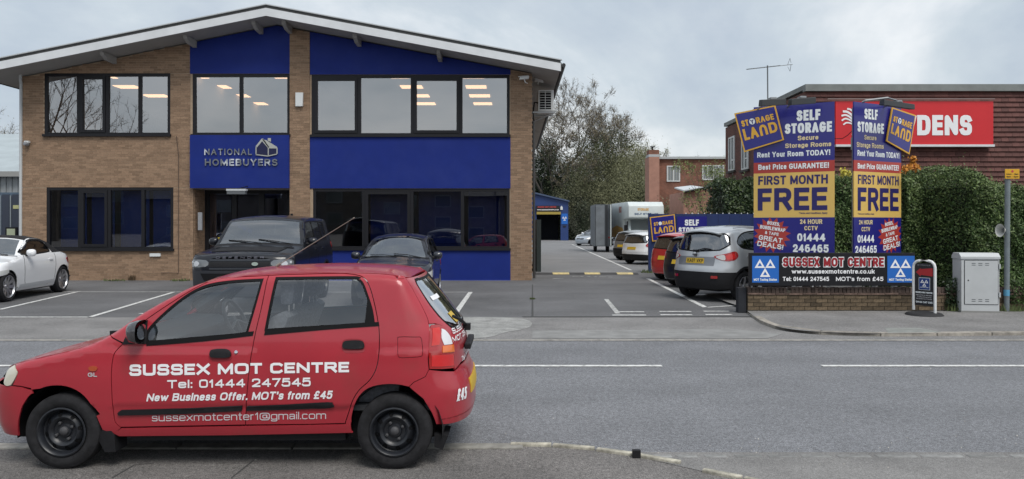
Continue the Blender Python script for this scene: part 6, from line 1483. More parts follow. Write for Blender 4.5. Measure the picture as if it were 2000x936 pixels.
SGN = (XX(1632,DH_-.2), XX(1940,DH_-.2), ZZ(284,DH_-.2), ZZ(198,DH_-.2))
def tile_mb(b, a, c, z): b.add([(a, DH_+.002, z), (c, DH_+.002, z), (c, DH_+.052, z+th_), (a, DH_+.052, z+th_), (a, DH_+.03, z), (c, DH_+.03, z)], [(0,1,2,3), (4,5,1,0), (0,3,4), (1,5,2)])
vis = [t for t in rows if t[0] > XX(1640,26) and t[1] < XX(2000,26) and t[2] > 3.0 and not (SGN[0] < (t[0]+t[1])/2 < SGN[1] and SGN[2]-.05 < t[2]+.09 < SGN[3])]
vis.sort(key=lambda t: -(t[1]-t[0])); keep = set(vis[:298])
tb = MB(); tile_mb(tb, 0, tw_-.006, 0); tb.v = [(p[0], p[1]-DH_, p[2]) for p in tb.v]; tme = bpy.data.meshes.new('tile'); tme.from_pydata(tb.v, [], tb.f); tme.materials.append(TILEo)
rest_ = MB()
for t in rows:
    if t in keep:
        o = bpy.data.objects.new('tile', tme); COL.objects.link(o); o.parent = hb; o.location = (t[0]-HO[0], random.uniform(-.004,.004), t[2]); o.scale = ((t[1]-t[0])/(tw_-.006), 1, 1)
    else: tile_mb(rest_, t[0], t[1], t[2])
rest_.build('tile_hanging', TILE, hb, HO, kind='stuff')
# side windows
for (ya, yb_w, za_, zb_) in ((35.25, 34.3, 4.30, 5.90), (33.25, 32.3, 4.2, 5.72)):
    m = MB(); X0 = HXc
    ya, yb_w = yb_w, ya
    for (q0, q1, q2, q3) in ((ya, ya+.1, za_, zb_), (yb_w-.1, yb_w, za_, zb_), (ya+.1, yb_w-.1, za_, za_+.08), (ya+.1, yb_w-.1, zb_-.08, zb_), ((ya+yb_w)/2-.04, (ya+yb_w)/2+.04, za_+.08, zb_-.08), (ya+.1, (ya+yb_w)/2-.04, za_+.45, za_+.52)): m.box(X0-.05, X0-.003, q0, q1, q2, q3)
    o = m.build('window', mat('white_upvc', (.62,.64,.64), .5), hb, HO)
    g_ = MB(); g_.quad((X0-.02, yb_w-.05, za_+.05), (X0-.02, ya+.05, za_+.05), (X0-.02, ya+.05, zb_-.05), (X0-.02, yb_w-.05, zb_-.05)); g_.build('pane', mat('dark_pane', (.05,.06,.06), .08, spec=.9), o, HO)
    g_ = MB(); g_.box(X0-.1, X0-.002, ya-.1, yb_w+.1, za_-.1, za_-.003); g_.build('sill', mat('sill_dark', (.04,.035,.03), .7), o, HO)
# the red trade sign with its white rooster
YS = DH_-.2
ts = thing('trade_sign', 'long bright red sign with white rooster and large white capitals on the tile-hung wall', 'sign', ((SGN[0]+SGN[1])/2, YS, SGN[2])); TO = tuple(ts.location)
m = MB(); m.box(SGN[0], SGN[1], YS, YS+.15, SGN[2]+.03, SGN[3]); m.build('sign_face', mat('sign_red', (.60,.018,.025), .5, var=.04, vscale=2), ts, TO)
m = MB(); m.box(SGN[0], SGN[1]+.03, YS-.04, YS+.17, SGN[2]-.05, SGN[2]+.027); m.build('lower_trim', WHT, ts, TO)
m = MB(); m.box(SGN[0]-.3, SGN[1]+.02, YS-.06, YS-.02, SGN[3]+.06, SGN[3]+.09); m.build('lamp_rail', mat('rail_brown', (.25,.2,.19), .6), ts, TO)
fs_ = lambda x, y: np.stack([x, 0*x+YS-.012, y], -1)
hx = lambda p: XX(p, YS)
hz = lambda p: ZZ(p, YS)
flats('lettering', [lettering('HOW', hx(1690), hx(1789), hz(264.5), hz(225), bold=.24, sq=3.2, gap=.06), lettering('DENS', hx(1791), hx(1898), hz(264.5), hz(225), bold=.24, sq=3.2, gap=.09)], fs_, WHITE_T, ts, TO)
qs = []
for st_, t_ in (([(1672,240),(1664,226),(1655,219),(1648,218)],4.2), ([(1672,242),(1661,230),(1652,225),(1645,226)],3.6), ([(1672,244),(1660,235),(1651,232),(1645,235)],3.2), ([(1672,247),(1661,241),(1653,240),(1648,243)],2.8), ([(1674,238),(1669,224),(1662,215),(1656,213)],3.4), ([(1672,250),(1671,262),(1664,263)],2.2), ([(1680,232),(1686,222),(1690,226)],4)):
    for q_ in _ribbon(smooth(st_, 4, closed=False), t_): qs.append(([(hx(a), hz(b)) for a, b in q_], [(0,1,2,3)]))
v_, t_, _ = fill([(hx(a), hz(b)) for a, b in ((1668,234),(1676,231),(1684,236),(1686,244),(1680,253),(1672,255),(1666,248),(1664,240))], .3)
flats('rooster', qs, fs_, WHITE_T, ts, TO); flats('rooster_body', [(v_, t_)], lambda x, y: np.stack([x, 0*x+YS-.014, y], -1), WHITE_T, ts, TO)
# aerial on its roof
ay = 34.0; ar_ = thing('roof_aerial', 'thin television aerial standing up from the flat roof left of the red sign', 'aerial', (XX(1499,ay), ay, zt-.3)); AO = tuple(ar_.location)
GALV = mat('galvanised', (.16,.17,.175), .45, metal=.5)
m = MB(); m.tube([(XX(1500,ay),ay,zt-.3),(XX(1499,ay),ay,ZZ(128,ay))], .03, 6); m.build('mast', GALV, ar_, AO)
m = MB(); p0, p1 = Vector((XX(1458,ay),ay,ZZ(136,ay))), Vector((XX(1548,ay),ay,ZZ(126,ay))); m.tube([p0, p1], .014, 5); m.build('boom', GALV, ar_, AO)
for k in range(12):
    q = p0.lerp(p1, .03+k*.06); m = MB(); m.tube([q+Vector((.0,-.25,-.02)), q+Vector((.0,.25,.06))], .009, 4); m.build('element', GALV, ar_, AO)
m = MB(); q = p0.lerp(p1, .93)
for s_ in (-1, 1): m.tube([q+Vector((0,-.2,s_*.05)), q+Vector((.03,.0,s_*.30))], .01, 4); m.tube([q+Vector((.03,.0,s_*.30)), q+Vector((0,.2,s_*.05))], .01, 4)
m.build('reflector', GALV, ar_, AO)
# distant flat-roofed brick house
DF_ = 60.0
hs = thing('brick_house', 'distant red brick flat-roofed house with white windows and chimney, beyond the van', 'building', (XX(1340,DF_), DF_, 0)); FO = tuple(hs.location)
FB = brickmat('distant_brickwork', (.26,.10,.062), (.19,.075,.05), (.20,.12,.09), 1.0)
m = MB(); m.box(XX(1284,DF_), XX(1440,DF_), DF_, DF_+1.2, 0, ZZ(311,DF_)); m.build('wall', FB, hs, FO)
m = MB(); m.box(XX(1281,DF_), XX(1442,DF_), DF_-.25, DF_+1.3, ZZ(311,DF_)+.002, ZZ(306.5,DF_)); m.build('roof', mat('house_fascia', (.42,.44,.45), .6), hs, FO)
m = MB(); m.box(XX(1265,DF_), XX(1285,DF_), DF_-.6, DF_+1.2, 0, ZZ(308,DF_)); m.build('stair_tower', mat('pink_brick', (.38,.20,.15), .9, var=.12, vscale=3, bump=.3), hs, FO)
m = MB(); m.box(XX(1265.5,DF_), XX(1285,DF_), DF_-.5, DF_+.6, ZZ(307,DF_), ZZ(294,DF_)); ch = m.build('chimney', FB, hs, FO); m = MB(); m.box(XX(1264.5,DF_), XX(1286,DF_), DF_-.6, DF_+.7, ZZ(309,DF_)+.05, ZZ(303,DF_)); m.build('chimney_band', mat('house_fascia', (.42,.44,.45), .6), ch, FO)
m = MB(); m.tube([(XX(1274,DF_),DF_,ZZ(294,DF_)),(XX(1274,DF_),DF_,ZZ(287,DF_))], .07, 6); m.box(XX(1270,DF_), XX(1279,DF_), DF_-.1, DF_+.1, ZZ(288,DF_), ZZ(286,DF_)); m.build('cowl', BLK, ch, FO)
for a, b, c, d, n_ in ((1302,1328,324,355,2), (1371,1414,323,352,4)):
    x0, x1, z0, z1 = XX(a,DF_), XX(b,DF_), ZZ(d,DF_), ZZ(c,DF_); m = MB(); frame_rect(m, x0, x1, z0, z1, .09, DF_-.08, DF_-.003)
    o = m.build('window', mat('white_upvc', (.62,.64,.64), .5), hs, FO)
    m = MB(); m.box(x0+.09, x1-.09, DF_-.03, DF_-.01, z0+.09, z1-.09); m.build('pane', mat('house_pane', (.16,.18,.19), .1, spec=.9), o, FO)
    for k in range(1, n_): xk_ = x0+(x1-x0)*k/n_; m = MB(); m.box(xk_-.04, xk_+.04, DF_-.075, DF_-.031, z0+.09, z1-.09); m.build('mullion', MATS['white_upvc'], o, FO)
    for k in range(n_*3): xk_ = x0+.15+(x1-x0-.3)*k/(n_*3-1); m = MB(); m.box(xk_-.02, xk_+.02, DF_-.034, DF_-.0301, z0+.1, z1-.1); m.build('blind_strip', mat('blind', (.35,.35,.33), .8), o, FO)
# lean-to roof between the house and the tile-hung building
DL = 45.0
sh_ = thing('lean_to', 'small brick lean-to with a pale corrugated sloping roof, left of the tile-hung building', 'shed', (XX(1370,DL), DL, 0)); LO = tuple(sh_.location)
m = MB(); m.prism([(XX(1335,DL),0),(XX(1420,DL),0),(XX(1420,DL),ZZ(362,DL)),(XX(1335,DL),ZZ(375,DL))], DL, DL+4, 'y'); m.build('wall', mat('pink_brick', (.38,.20,.15), .9), sh_, LO)
m = MB(); m.add([(XX(1333,DL),DL-.3,ZZ(372,DL)),(XX(1372,DL),DL-.3,ZZ(366,DL)),(XX(1369,DL),DL+2.5,ZZ(358,DL)),(XX(1335,DL),DL+2.5,ZZ(362,DL))], [(0,1,2,3)]); m.v += [(p[0],p[1],p[2]-.08) for p in m.v]; m.f += [(7,6,5,4),(0,4,5,1),(1,5,6,2),(2,6,7,3),(3,7,4,0)]; m.build('roof', mat('pale_sheet', (.55,.58,.60), .5), sh_, LO)
m = MB(); m.tube([(XX(1333,DL),DL-.33,ZZ(376,DL)),(XX(1430,DL),DL-.33,ZZ(356,DL))], .06, 6); m.build('gutter', BLK, sh_, LO)
# blue garage at the end of the drive
DG = 84.0
gx = lambda p: XX(p, DG)
gz_ = lambda p: ZZ(p, DG)
ga = thing('blue_workshop', 'blue metal workshop with open dark doorway at the far end of the driveway', 'building', (gx(1078), DG, 0)); GO = tuple(ga.location)
GB = mat('workshop_blue', (.018,.045,.16), .5, var=.1, vscale=.5)
m = MB(); m.prism([(gx(960),0),(gx(1048),0),(gx(1048),gz_(416)),(gx(1095),gz_(416)),(gx(1095),0),(gx(1110),0),(gx(1110),gz_(394)),(gx(1045),gz_(379)),(gx(960),gz_(400))], DG, DG+.3, 'y'); m.box(gx(1108), gx(1110), DG+.3, DG+14, 0, gz_(394)); m.build('wall', GB, ga, GO)
m = MB(); m.prism([(gx(960),gz_(400)),(gx(1045),gz_(379)),(gx(1112),gz_(394.5)),(gx(1112),gz_(392)),(gx(1045),gz_(376)),(gx(960),gz_(397))], DG-.3, DG+14, 'y'); m.build('roof', mat('workshop_roof', (.06,.09,.16), .5), ga, GO)
m = MB(); m.box(gx(1048), gx(1095), DG+4, DG+4.2, 0, gz_(410)); m.build('dark_interior', mat('interior_black', (.012,.014,.02), .9), ga, GO)
m = MB(); m.box(gx(1048), gx(1095), DG-.25, DG-.02, gz_(419), gz_(414)); m.build('shutter_box', mat('shutter_ochre', (.35,.26,.05), .6), ga, GO)
m = MB(); m.box(gx(1047), gx(1093), DG-.2, DG-.02, gz_(413.5), gz_(402)); m.build('fascia_sign', BLACK_T, ga, GO)
fg = lambda x, y: np.stack([x, 0*x+DG-.23, y], -1)
flats('lettering', [lettering('SUSSEX MOT CENTRE', gx(1050), gx(1086), gz_(406), gz_(403.2), bold=.25)], fg, mat('sign_letter_red', (.45,.05,.06), .5), ga, GO)
flats('lettering', [lettering('TYRES SERVICING REPAIRS', gx(1049), gx(1091), gz_(411.5), gz_(409.3), bold=.25)] if False else [lettering('www.sussexmotcentre.co.uk', gx(1049), gx(1091), gz_(411), gz_(408.6), bold=.22)], fg, WHITE_T, ga, GO)
MB_ = mat('mot_blue', (.012,.13,.50), .5)
def mot_logo(cx_, cz_, s_, fn, par, org, name='mot_emblem', m=WHITE_T):
    """three small triangles, two above and one below"""
    its = []
    for dx, dz in ((-.5,.0),(.5,.0),(0,-.86)):
        its.append(stroke_tri([(cx_+(dx-.5)*s_, cz_+dz*s_), (cx_+(dx+.5)*s_, cz_+dz*s_), (cx_+dx*s_, cz_+(dz+.86)*s_)], .42))
    return flats(name, its, fn, m, par, org)
m = MB(); m.box(gx(1096.5), gx(1108.5), DG-.06, DG-.005, gz_(438), gz_(417.5)); m.build('mot_board', MB_, ga, GO)
mot_logo(gx(1102.5), gz_(427), .28, lambda x, y: np.stack([x, 0*x+DG-.08, y], -1), ga, GO)
m = MB(); m.prism([(gx(1094.5),gz_(410)),(gx(1099),gz_(410)),(gx(1099),gz_(405)),(gx(1096.7),gz_(402)),(gx(1094.5),gz_(405))], DG-.1, DG-.01, 'y'); m.build('wall_lamp', PW, ga, GO)
m = MB(); m.box(gx(1100), gx(1105), DG-.05, DG-.01, gz_(444), gz_(441)); m.build('notice', BLACK_T, ga, GO)
# ================================================================ boundary wall, boards, cabinet, post
DW = F*(EYE-KH)/(607-HY)
wx = lambda p: XX(p, DW)
wz = lambda p: ZZ(p, DW)
bw = thing('boundary_wall', 'low weathered brick wall with a brick-on-edge cap under the black banner and along the hedge', 'wall', (wx(1461), DW, 0)); BO = tuple(bw.location)
OLD = mat('old_brick', (.12,.088,.055), .95, var=.35, vscale=22, bump=.5, bscale=80, rand=.45); OLDC = mat('old_cap_brick', (.10,.072,.060), .95, var=.35, vscale=22, bump=.5, bscale=80, rand=.40)
WX0, WX1 = wx(1461), 12.4
m = MB(); m.box(WX0+.012, WX1, DW+.018, DW+.20, 0, KH+.40); m.build('mortar_core', mat('old_mortar', (.15,.13,.10), .95, var=.3, vscale=6), bw, BO)
def pieceme(nm, a, b, c, mt):
    q = MB(); q.box(0, a, 0, b, 0, c); me = bpy.data.meshes.new(nm); me.from_pydata(q.v, [], q.f); me.materials.append(mt); return me
me1 = pieceme('brick', .215, .10, .065, OLD); me2 = pieceme('brick', .066, .215, .105, OLDC); me3 = pieceme('coping_tile', .26, .235, .028, mat('creasing_tile', (.15,.10,.08), .9, var=.35, vscale=12, rand=.4))
def put(me, par, loc, sc_=(1,1,1), rz=0):
    o = bpy.data.objects.new(me.name, me); COL.objects.link(o); o.parent = par; o.location = loc; o.scale = sc_; o.rotation_euler = (0, 0, rz); return o
for r in range(4):
    x = WX0-(.1125 if r % 2 else 0)
    while x < WX1-.05:
        a, b = max(x, WX0), min(x+.215, WX1)
        if b-a > .05 and a < 10.9: put(me1, bw, (a-BO[0], random.uniform(-.006,.005), KH+.012+r*.075), ((b-a)/.215, 1, 1), random.uniform(-.01,.01))
        x += .225
x = WX0
while x < 10.9: put(me3, bw, (x-BO[0], -.022+random.uniform(-.006,.004), KH+.318+random.uniform(-.004,.004)), (1,1,1), random.uniform(-.01,.01)); x += .27
x = WX0
while x < 10.9:
    if random.random() > .02: put(me2, bw, (x-BO[0], -.006+random.uniform(-.008,.006), KH+.350+random.uniform(-.008,.006)), (1,1,random.uniform(.95,1.05)), random.uniform(-.03,.03))
    x += .078
# bollard
b = MB(); db = F*(EYE)/(611.5-HY); b.box(XX(1442,db), XX(1458,db), db, db+.17, 0, ZZ(562,db)); o = b.build('bollard', mat('black_timber', (.014,.016,.022), .75, var=.3, vscale=8, bump=.3), bevel=.008); tag(o, 'short square black post at the left end of the low brick wall', 'bollard')
# ---- the two storage boards standing in a V
SB_BLUE = mat('board_blue', (.018,.018,.20), .35, coat=.3); SB_RED = mat('board_red', (.42,.045,.035), .45, coat=.2); SB_YEL = mat('board_yellow', (.72,.48,.13), .5, coat=.2)
T_CR = mat('cream_print', (.78,.64,.36), .5); T_WH = mat('white_print', (.82,.86,.88), .5); T_NV = mat('navy_print', (.02,.015,.12), .5); T_OR = mat('orange_print', (.72,.40,.05), .5); SIGNBACK = mat('board_edge', (.28,.29,.3), .5, metal=.4)
def storage_board(label, A, B, items, burst, burst_rows, logo, arms, left):
    A = Vector(A); B = Vector(B); d = (B-A); wl = d.length; d = d/wl; nrm_ = Vector((d.y, -d.x)) # towards the road
    def un(px, py):      # photo point -> (distance along the board, height)
        t = (px-CX)/F; s_ = (A.x-t*A.y)/(t*d.y-d.x); D = A.y+d.y*s_; return (s_, ZZ(py, D))
    def fn(off):
        return lambda x, y: np.stack([A.x+d.x*x+nrm_.x*off, A.y+d.y*x+nrm_.y*off, y], -1)
    root = thing('storage_board', label, 'sign', (A.x, A.y, KH)); O = tuple(root.location)
    edge = un(1630 if left else 1668, 311); zz = lambda py: ZZ(py, (B.y if left else A.y))
    def slabp(x0, x1, z0, z1, o0, o1, name, mt, par=root):
        q = MB(); vs = [tuple(fn(o)(np.array([x]), np.array([z]))[0]) for o in (o1, o0) for x, z in ((x0,z0),(x1,z0),(x1,z1),(x0,z1))]
        q.add(vs, [(0,1,2,3),(7,6,5,4),(0,4,5,1),(1,5,6,2),(2,6,7,3),(3,7,4,0)]); return q.build(name, mt, par, O)
    ztop, zbot = zz(198.5), 1.02
    slabp(0, wl, zz(312.5), ztop, -.03, .0, 'top_panel', SB_BLUE); slabp(0, wl, zz(334.5), zz(312.5), -.03, .0, 'red_band', SB_RED)
    slabp(0, wl, zz(424.5), zz(334.5), -.03, .0, 'yellow_panel', SB_YEL); slabp(0, wl, zbot, zz(424.5), -.03, .0, 'lower_panel', SB_BLUE)
    for x in (.12, wl/2, wl-.12): slabp(x-.035, x+.035, 0, ztop-.1, -.12, -.031, 'post', SIGNBACK)
    for (s_, x0, x1, y0, y1, mt, bo) in items:
        (a, zt_), (b_, zb_) = un(x0, y0), un(x1, y1); c = (x0+x1)/2; zt_ = un(c, y0)[1]; zb_ = un(c, y1)[1]
        flats('lettering', [lettering(s_, a, b_, zb_, zt_, bold=bo, sq=2.6, gap=.10)], fn(.004), mt, root, O)
    # starburst
    cx_, cz_ = un(*burst[:2]); rx = abs(un(burst[0]+burst[2], burst[1])[0]-cx_); rz_ = abs(un(burst[0], burst[1]+burst[3])[1]-cz_); st = []
    for k in range(32):
        r_ = 1.0 if k % 2 == 0 else .72; a = 2*math.pi*k/32+.1; st.append((cx_+rx*r_*math.cos(a), cz_+rz_*r_*math.sin(a)))
    st = [(min(max(p[0], .004), wl-.004), max(p[1], zbot)) for p in st]
    v, t, _ = fill(st, .5); flats('starburst', [(v, t)], fn(.003), SB_RED, root, O)
    its = []; an = burst[4]
    for (s_, dx0, dx1, dy0, dy1) in burst_rows:
        x0, x1 = dx0*rx, dx1*rx; v, f = lettering(s_, x0, x1, dy1*rz_, dy0*rz_, bold=.2, sq=2.6, gap=.1); its.append(([(cx_+p[0]*math.cos(an)-p[1]*math.sin(an), cz_+p[0]*math.sin(an)+p[1]*math.cos(an)) for p in v], f))
    flats('lettering', its, fn(.006), T_WH, root, O)
    # tilted logo board, proud of the panel
    q = [un(*p) for p in logo]       # tl, tr, br, bl
    def lg(u, v): return ((q[3][0]*(1-u)+q[2][0]*u)*(1-v)+(q[0][0]*(1-u)+q[1][0]*u)*v, (q[3][1]*(1-u)+q[2][1]*u)*(1-v)+(q[0][1]*(1-u)+q[1][1]*u)*v)
    def lslab(u0, u1, v0, v1, o0, o1, name, mt):
        c4 = [lg(u0,v0), lg(u1,v0), lg(u1,v1), lg(u0,v1)]; Q = MB(); vs = [tuple(fn(o)(np.array([p[0]]), np.array([p[1]]))[0]) for o in (o1, o0) for p in c4]
        Q.add(vs, [(0,1,2,3),(7,6,5,4),(0,4,5,1),(1,5,6,2),(2,6,7,3),(3,7,4,0)]); return Q.build(name, mt, root, O)
    lslab(0, 1, 0, 1, .03, .055, 'logo_board', T_OR); lslab(.035, .965, .035, .965, .054, .058, 'logo_face', SB_BLUE)
    def lt(s_, u0, u1, v0, v1, bo, mt):
        v, f = lettering(s_, u0, u1, v0, v1, bold=bo, sq=2.6, gap=.11); flats('lettering', [([lg(*p) for p in v], f)], fn(.062), mt, root, O)
    lt('ST', .11, .285, .62, .78, .24, T_OR); lt('RAGE', .47, .90, .62, .78, .22, T_OR); lt('LA', .09, .45, .27, .56, .21, T_OR); lt('ם', .49, .68, .27, .56, .21, T_OR); lt('D', .72, .92, .27, .56, .21, T_OR)
    ds = [lg(.375+.07*math.cos(a), .70+.08*math.sin(a)) for a in np.linspace(0, 2*math.pi, 20, endpoint=False)]; flats('keyhole_disc', [ngon(ds)], fn(.063), T_WH, root, O)
    ds = [lg(.375+dx, .70+dz) for dx, dz in ((-.012,-.06),(.012,-.06),(.012,.0),(.045,.035),(.03,.05),(0,.02),(-.03,.05),(-.045,.035),(-.012,.0))]; flats('clock_hands', [ngon(ds)], fn(.065), T_NV, root, O)
    return root, fn, un, O
A1, B1 = (XX(1472,16.1), 16.1), (XX(1630,15.35), 15.35)
LI = [('SELF',1556,1602.5,214.5,235.5,T_WH,.24), ('STORAGE',1533,1625,239.5,259.5,T_WH,.24), ('Secure',1558,1598.5,264.5,273.5,T_CR,.2), ('Storage Rooms',1533.5,1623.5,278.5,287.5,T_CR,.2), ('Rent Your Room TODAY!',1479,1621.5,295,305.5,T_WH,.2),
      ('Best Price GUARANTEE!',1481,1619,319.5,330,T_WH,.2), ('FIRST MONTH',1481,1617,342.5,360,T_NV,.19), ('FREE',1480,1616,367,411,T_NV,.21), ('*Terms and Conditions Apply',1560,1616,414.5,417.8,T_NV,.2),
      ('24 HOUR',1562.5,1606,428.5,437.5,T_CR,.2), ('CCTV',1571,1597,441.5,450,T_CR,.2), ('01444',1557,1612,456,471.5,T_WH,.22), ('246465',1548.5,1618.5,477.5,493,T_WH,.22)]
BR = [('BOXES,',-.32,.34,.74,.55), ('BUBBLEWRAP',-.66,.66,.46,.26), ('& TAPE',-.36,.36,.17,.0), ('GREAT',-.64,.60,-.10,-.37), ('DEALS!',-.66,.70,-.44,-.72)]
r_, fnL, unL, OL = storage_board('left storage board of the pair, turned left, its logo overhanging the left edge', A1, B1, LI, (1507,459,38,35,R(-9)), BR, [(1434.8,222.3),(1515,206.3),(1532,274),(1454.5,298)], None, True)
A2, B2 = (XX(1668,15.35), 15.35), (XX(1760,16.05), 16.05)
RI = [('SELF',1688,1714,213.5,233.5,T_WH,.22), ('STORAGE',1674.5,1726,239.5,259.5,T_WH,.22), ('Secure',1688,1711.5,264.5,273.5,T_CR,.18), ('Storage Rooms',1673,1725.5,279.5,289,T_CR,.17), ('Rent Your Room TODAY!',1674.5,1756,296,307,T_WH,.18),
      ('Best Price GUARANTEE!',1675,1755,321,331.5,T_WH,.18), ('FIRST MONTH',1675.5,1755,343,361,T_NV,.17), ('FREE',1675,1755,367.5,412,T_NV,.20), ('*Terms and Conditions Apply',1675,1707,416.5,419.3,T_NV,.18),
      ('24 HOUR',1677.5,1704,430,438.5,T_CR,.18), ('CCTV',1682.5,1699,443.5,452,T_CR,.18), ('01444',1674.5,1707,459,474,T_WH,.2), ('246465',1670,1712,480,495,T_WH,.2)]
storage_board('right storage board of the pair, turned right, its logo overhanging the right edge', A2, B2, RI, (1738.5,460,23.5,36,R(10)), BR, [(1738.4,210.5),(1784,225.8),(1771.8,302.2),(1727,276.4)], None, False)
def flood(label, p0, p1, hgt, y, dx=0, m_=None):
    """long tray light leaning out over a board"""
    t = thing('floodlight', label, 'floodlight', (XX((p0[0]+p1[0])/2,y), y, ZZ((p0[1]+p1[1])/2,y))); O = tuple(t.location)
    a, b = Vector(P(p0[0], p0[1], y)), Vector(P(p1[0], p1[1], y+dx)); d = b-a; q = MB()
    hv = Vector((0,0,hgt)); dv_ = Vector((0,.22,.03)); q.add([a-hv/2, b-hv/2, b+hv/2, a+hv/2, a-hv/2+dv_, b-hv/2+dv_, b+hv/2+dv_*.8, a+hv/2+dv_*.8], [(0,1,2,3),(7,6,5,4),(0,4,5,1),(1,5,6,2),(2,6,7,3),(3,7,4,0)])
    q.build('lamp_housing', m_ or mat('lamp_charcoal', (.035,.038,.042), .5), t, O, bevel=.01)
    q = MB(); c = (a+b)/2; q.tube([c+Vector((0,.2,.05)), c+Vector((0,.6,.06)), c+Vector((0,1.0,.02))], .018, 6); q.box(c.x-.06, c.x+.06, c.y+.02, c.y+.2, c.z+hgt/2+.01, c.z+hgt/2+.045); q.build('bracket', mat('galv', (.35,.36,.37), .4, metal=.6), t, O); return t
flood('dark tray floodlight over the logo corner of the left storage board', (1488,201), (1536,199), .13, 15.0)
flood('dark tray floodlight over the blue top of the left storage board, right of its twin', (1546,199.5), (1594,196), .13, 14.9)
flood('long dark tray floodlight angled over the logo of the right storage board', (1727,200), (1787,209), .11, 14.9, .5)
q = MB(); q.tube([P(1685,200,15.2), P(1690,197,15.0), P(1735,191.5,15.0)], .025, 4); q.tube([P(1735,192,15.0), P(1762,200,15.3)], .02, 4); o = q.build('light_bracket', mat('galv', (.35,.36,.37), .4, metal=.6)); tag(o, 'pale angled metal bracket across the top of the right storage board', 'bracket')
q = MB(); q.box(XX(1666,15.5), XX(1670.5,15.5), 15.5, 15.6, ZZ(292,15.5), ZZ(268,15.5)); o = q.build('junction_box', mat('box_grey', (.42,.45,.44), .5)); tag(o, 'slim pale grey box on the left edge of the right storage board', 'junction box')
pts = [P(1631,271,15.6), P(1645,271,15.7), P(1656,264,15.7), P(1668,252,15.7)]; q = MB(); q.tube(pts, .008, 5); o = q.build('power_cable', BLK); tag(o, 'thin dark cable looping between the two storage boards', 'cable')
# ---- the garage banner
DBn = DW-.10
bnr = thing('garage_banner', 'long black banner with red lettering between blue squares on the low brick wall', 'sign', (XX(1625,DBn), DBn, ZZ(560,DBn))); NO = tuple(bnr.location)
nx, nz = (lambda p: XX(p, DBn)), (lambda p: ZZ(p, DBn))
q = MB(); q.box(nx(1463), nx(1787), DBn, DBn+.05, nz(558.5), nz(494)); q.build('board', mat('banner_black', (.008,.008,.011), .35), bnr, NO, bevel=.006)
fb_ = lambda off: (lambda x, y: np.stack([x, 0*x+DBn-off, y], -1))
for a, b in ((1469,1521), (1733,1786)):
    flats('mot_panel', [rect(nx(a), nx(b), nz(552), nz(500))], fb_(.004), MB_, bnr, NO)
    c = (a+b)/2; mot_logo(nx(c-1), nz(523.5), .205, fb_(.008), bnr, NO)
    flats('lettering', [lettering('MOT Testing Station', nx(a+3), nx(b-4), nz(548.5), nz(544), bold=.2)], fb_(.008), T_WH, bnr, NO)
flats('lettering', [lettering('SUSSEX MOT CENTRE', nx(1527.5), nx(1727.5), nz(522.4), nz(501.8), bold=.34, sq=2.6, gap=.06)], fb_(.004), T_WH, bnr, NO)
flats('lettering', [lettering('SUSSEX MOT CENTRE', nx(1529), nx(1726), nz(520.8), nz(503.4), bold=.235, sq=2.6, gap=.11)], fb_(.008), mat('banner_red', (.30,.012,.02), .5), bnr, NO)
flats('lettering', [lettering('www.sussexmotcentre.co.uk', nx(1546), nx(1708), nz(534.5), nz(526), bold=.2, sq=2.6)], fb_(.006), WHITE_T, bnr, NO)
flats('lettering', [lettering('Tel: 01444 247545', nx(1528.5), nx(1619), nz(549), nz(540.8), bold=.19, sq=2.6), lettering("MOT's from £45", nx(1632.5), nx(1725), nz(549), nz(540.8), bold=.19, sq=2.6)], fb_(.006), WHITE_T, bnr, NO)
# ---- A-board
DA = 13.95; ab = thing('pavement_sign', 'white-framed upright pavement sign on a round black base, beside the banner', 'sign', (XX(1805,DA), DA, KH)); ab.rotation_euler = (0, 0, R(-57))
WFR = mat('white_frame', (.72,.73,.73), .4); hA = 1.02; wA = .20
q = MB(); arc = [(-wA, .08)]+[(-wA, hA-.12)]+[(-wA+.12*(1-math.cos(R(a))), hA-.12+.12*math.sin(R(a))) for a in (30,60,90)]+[(wA-.12*(1-math.cos(R(a))), hA-.12+.12*math.sin(R(a))) for a in (90,60,30)]+[(wA, hA-.12), (wA, .03)]
q.tube([(x, 0, z) for x, z in arc], .026, 10); q.build('frame', WFR, ab, smooth=True)
q = MB(); q.box(-wA+.028, wA-.028, -.008, .008, .17, hA-.05); q.build('sign_panel', mat('banner_black', (.008,.008,.011), .35), ab)
q = MB(); q.lathe([(.001,.07),(.10,.07),(.30,.035),(.33,.0)], (0,0,0), 'z', 32); q.build('base', mat('rubber_base', (.02,.02,.022), .8), ab, smooth=True, recalc=True)
fa = lambda x, y: np.stack([x, 0*x-.012, y], -1)
flats('red_arrow', [ngon([(-.15,.80),(-.06,.88),(-.06,.86),(.165,.885),(.165,.73),(-.06,.75),(-.06,.72)])], fa, mat('arrow_red', (.40,.015,.02), .5), ab)
flats('lettering', [lettering('ENTRANCE', -.12, .12, .925, .945, bold=.2)], fa, mat('grey_print', (.25,.25,.27), .5), ab)
flats('mot_panel', [rect(-.095, .115, .47, .70)], fa, T_WH, ab); fa2 = lambda x, y: np.stack([x, 0*x-.014, y], -1); fa3 = lambda x, y: np.stack([x, 0*x-.016, y], -1)
flats('mot_panel', [rect(-.088, .108, .477, .693)], fa2, mat('mot_dark_blue', (.01,.04,.20), .5), ab)
mot_logo(.01, .60, .075, fa3, ab, None); flats('lettering', [lettering('APPROVED', -.07, .09, .51, .525, bold=.2)], fa3, T_WH, ab)
flats('lettering', [lettering('SUSSEX MOT CENTRE', -.155, .16, .405, .435, bold=.24)], fa, T_WH, ab)
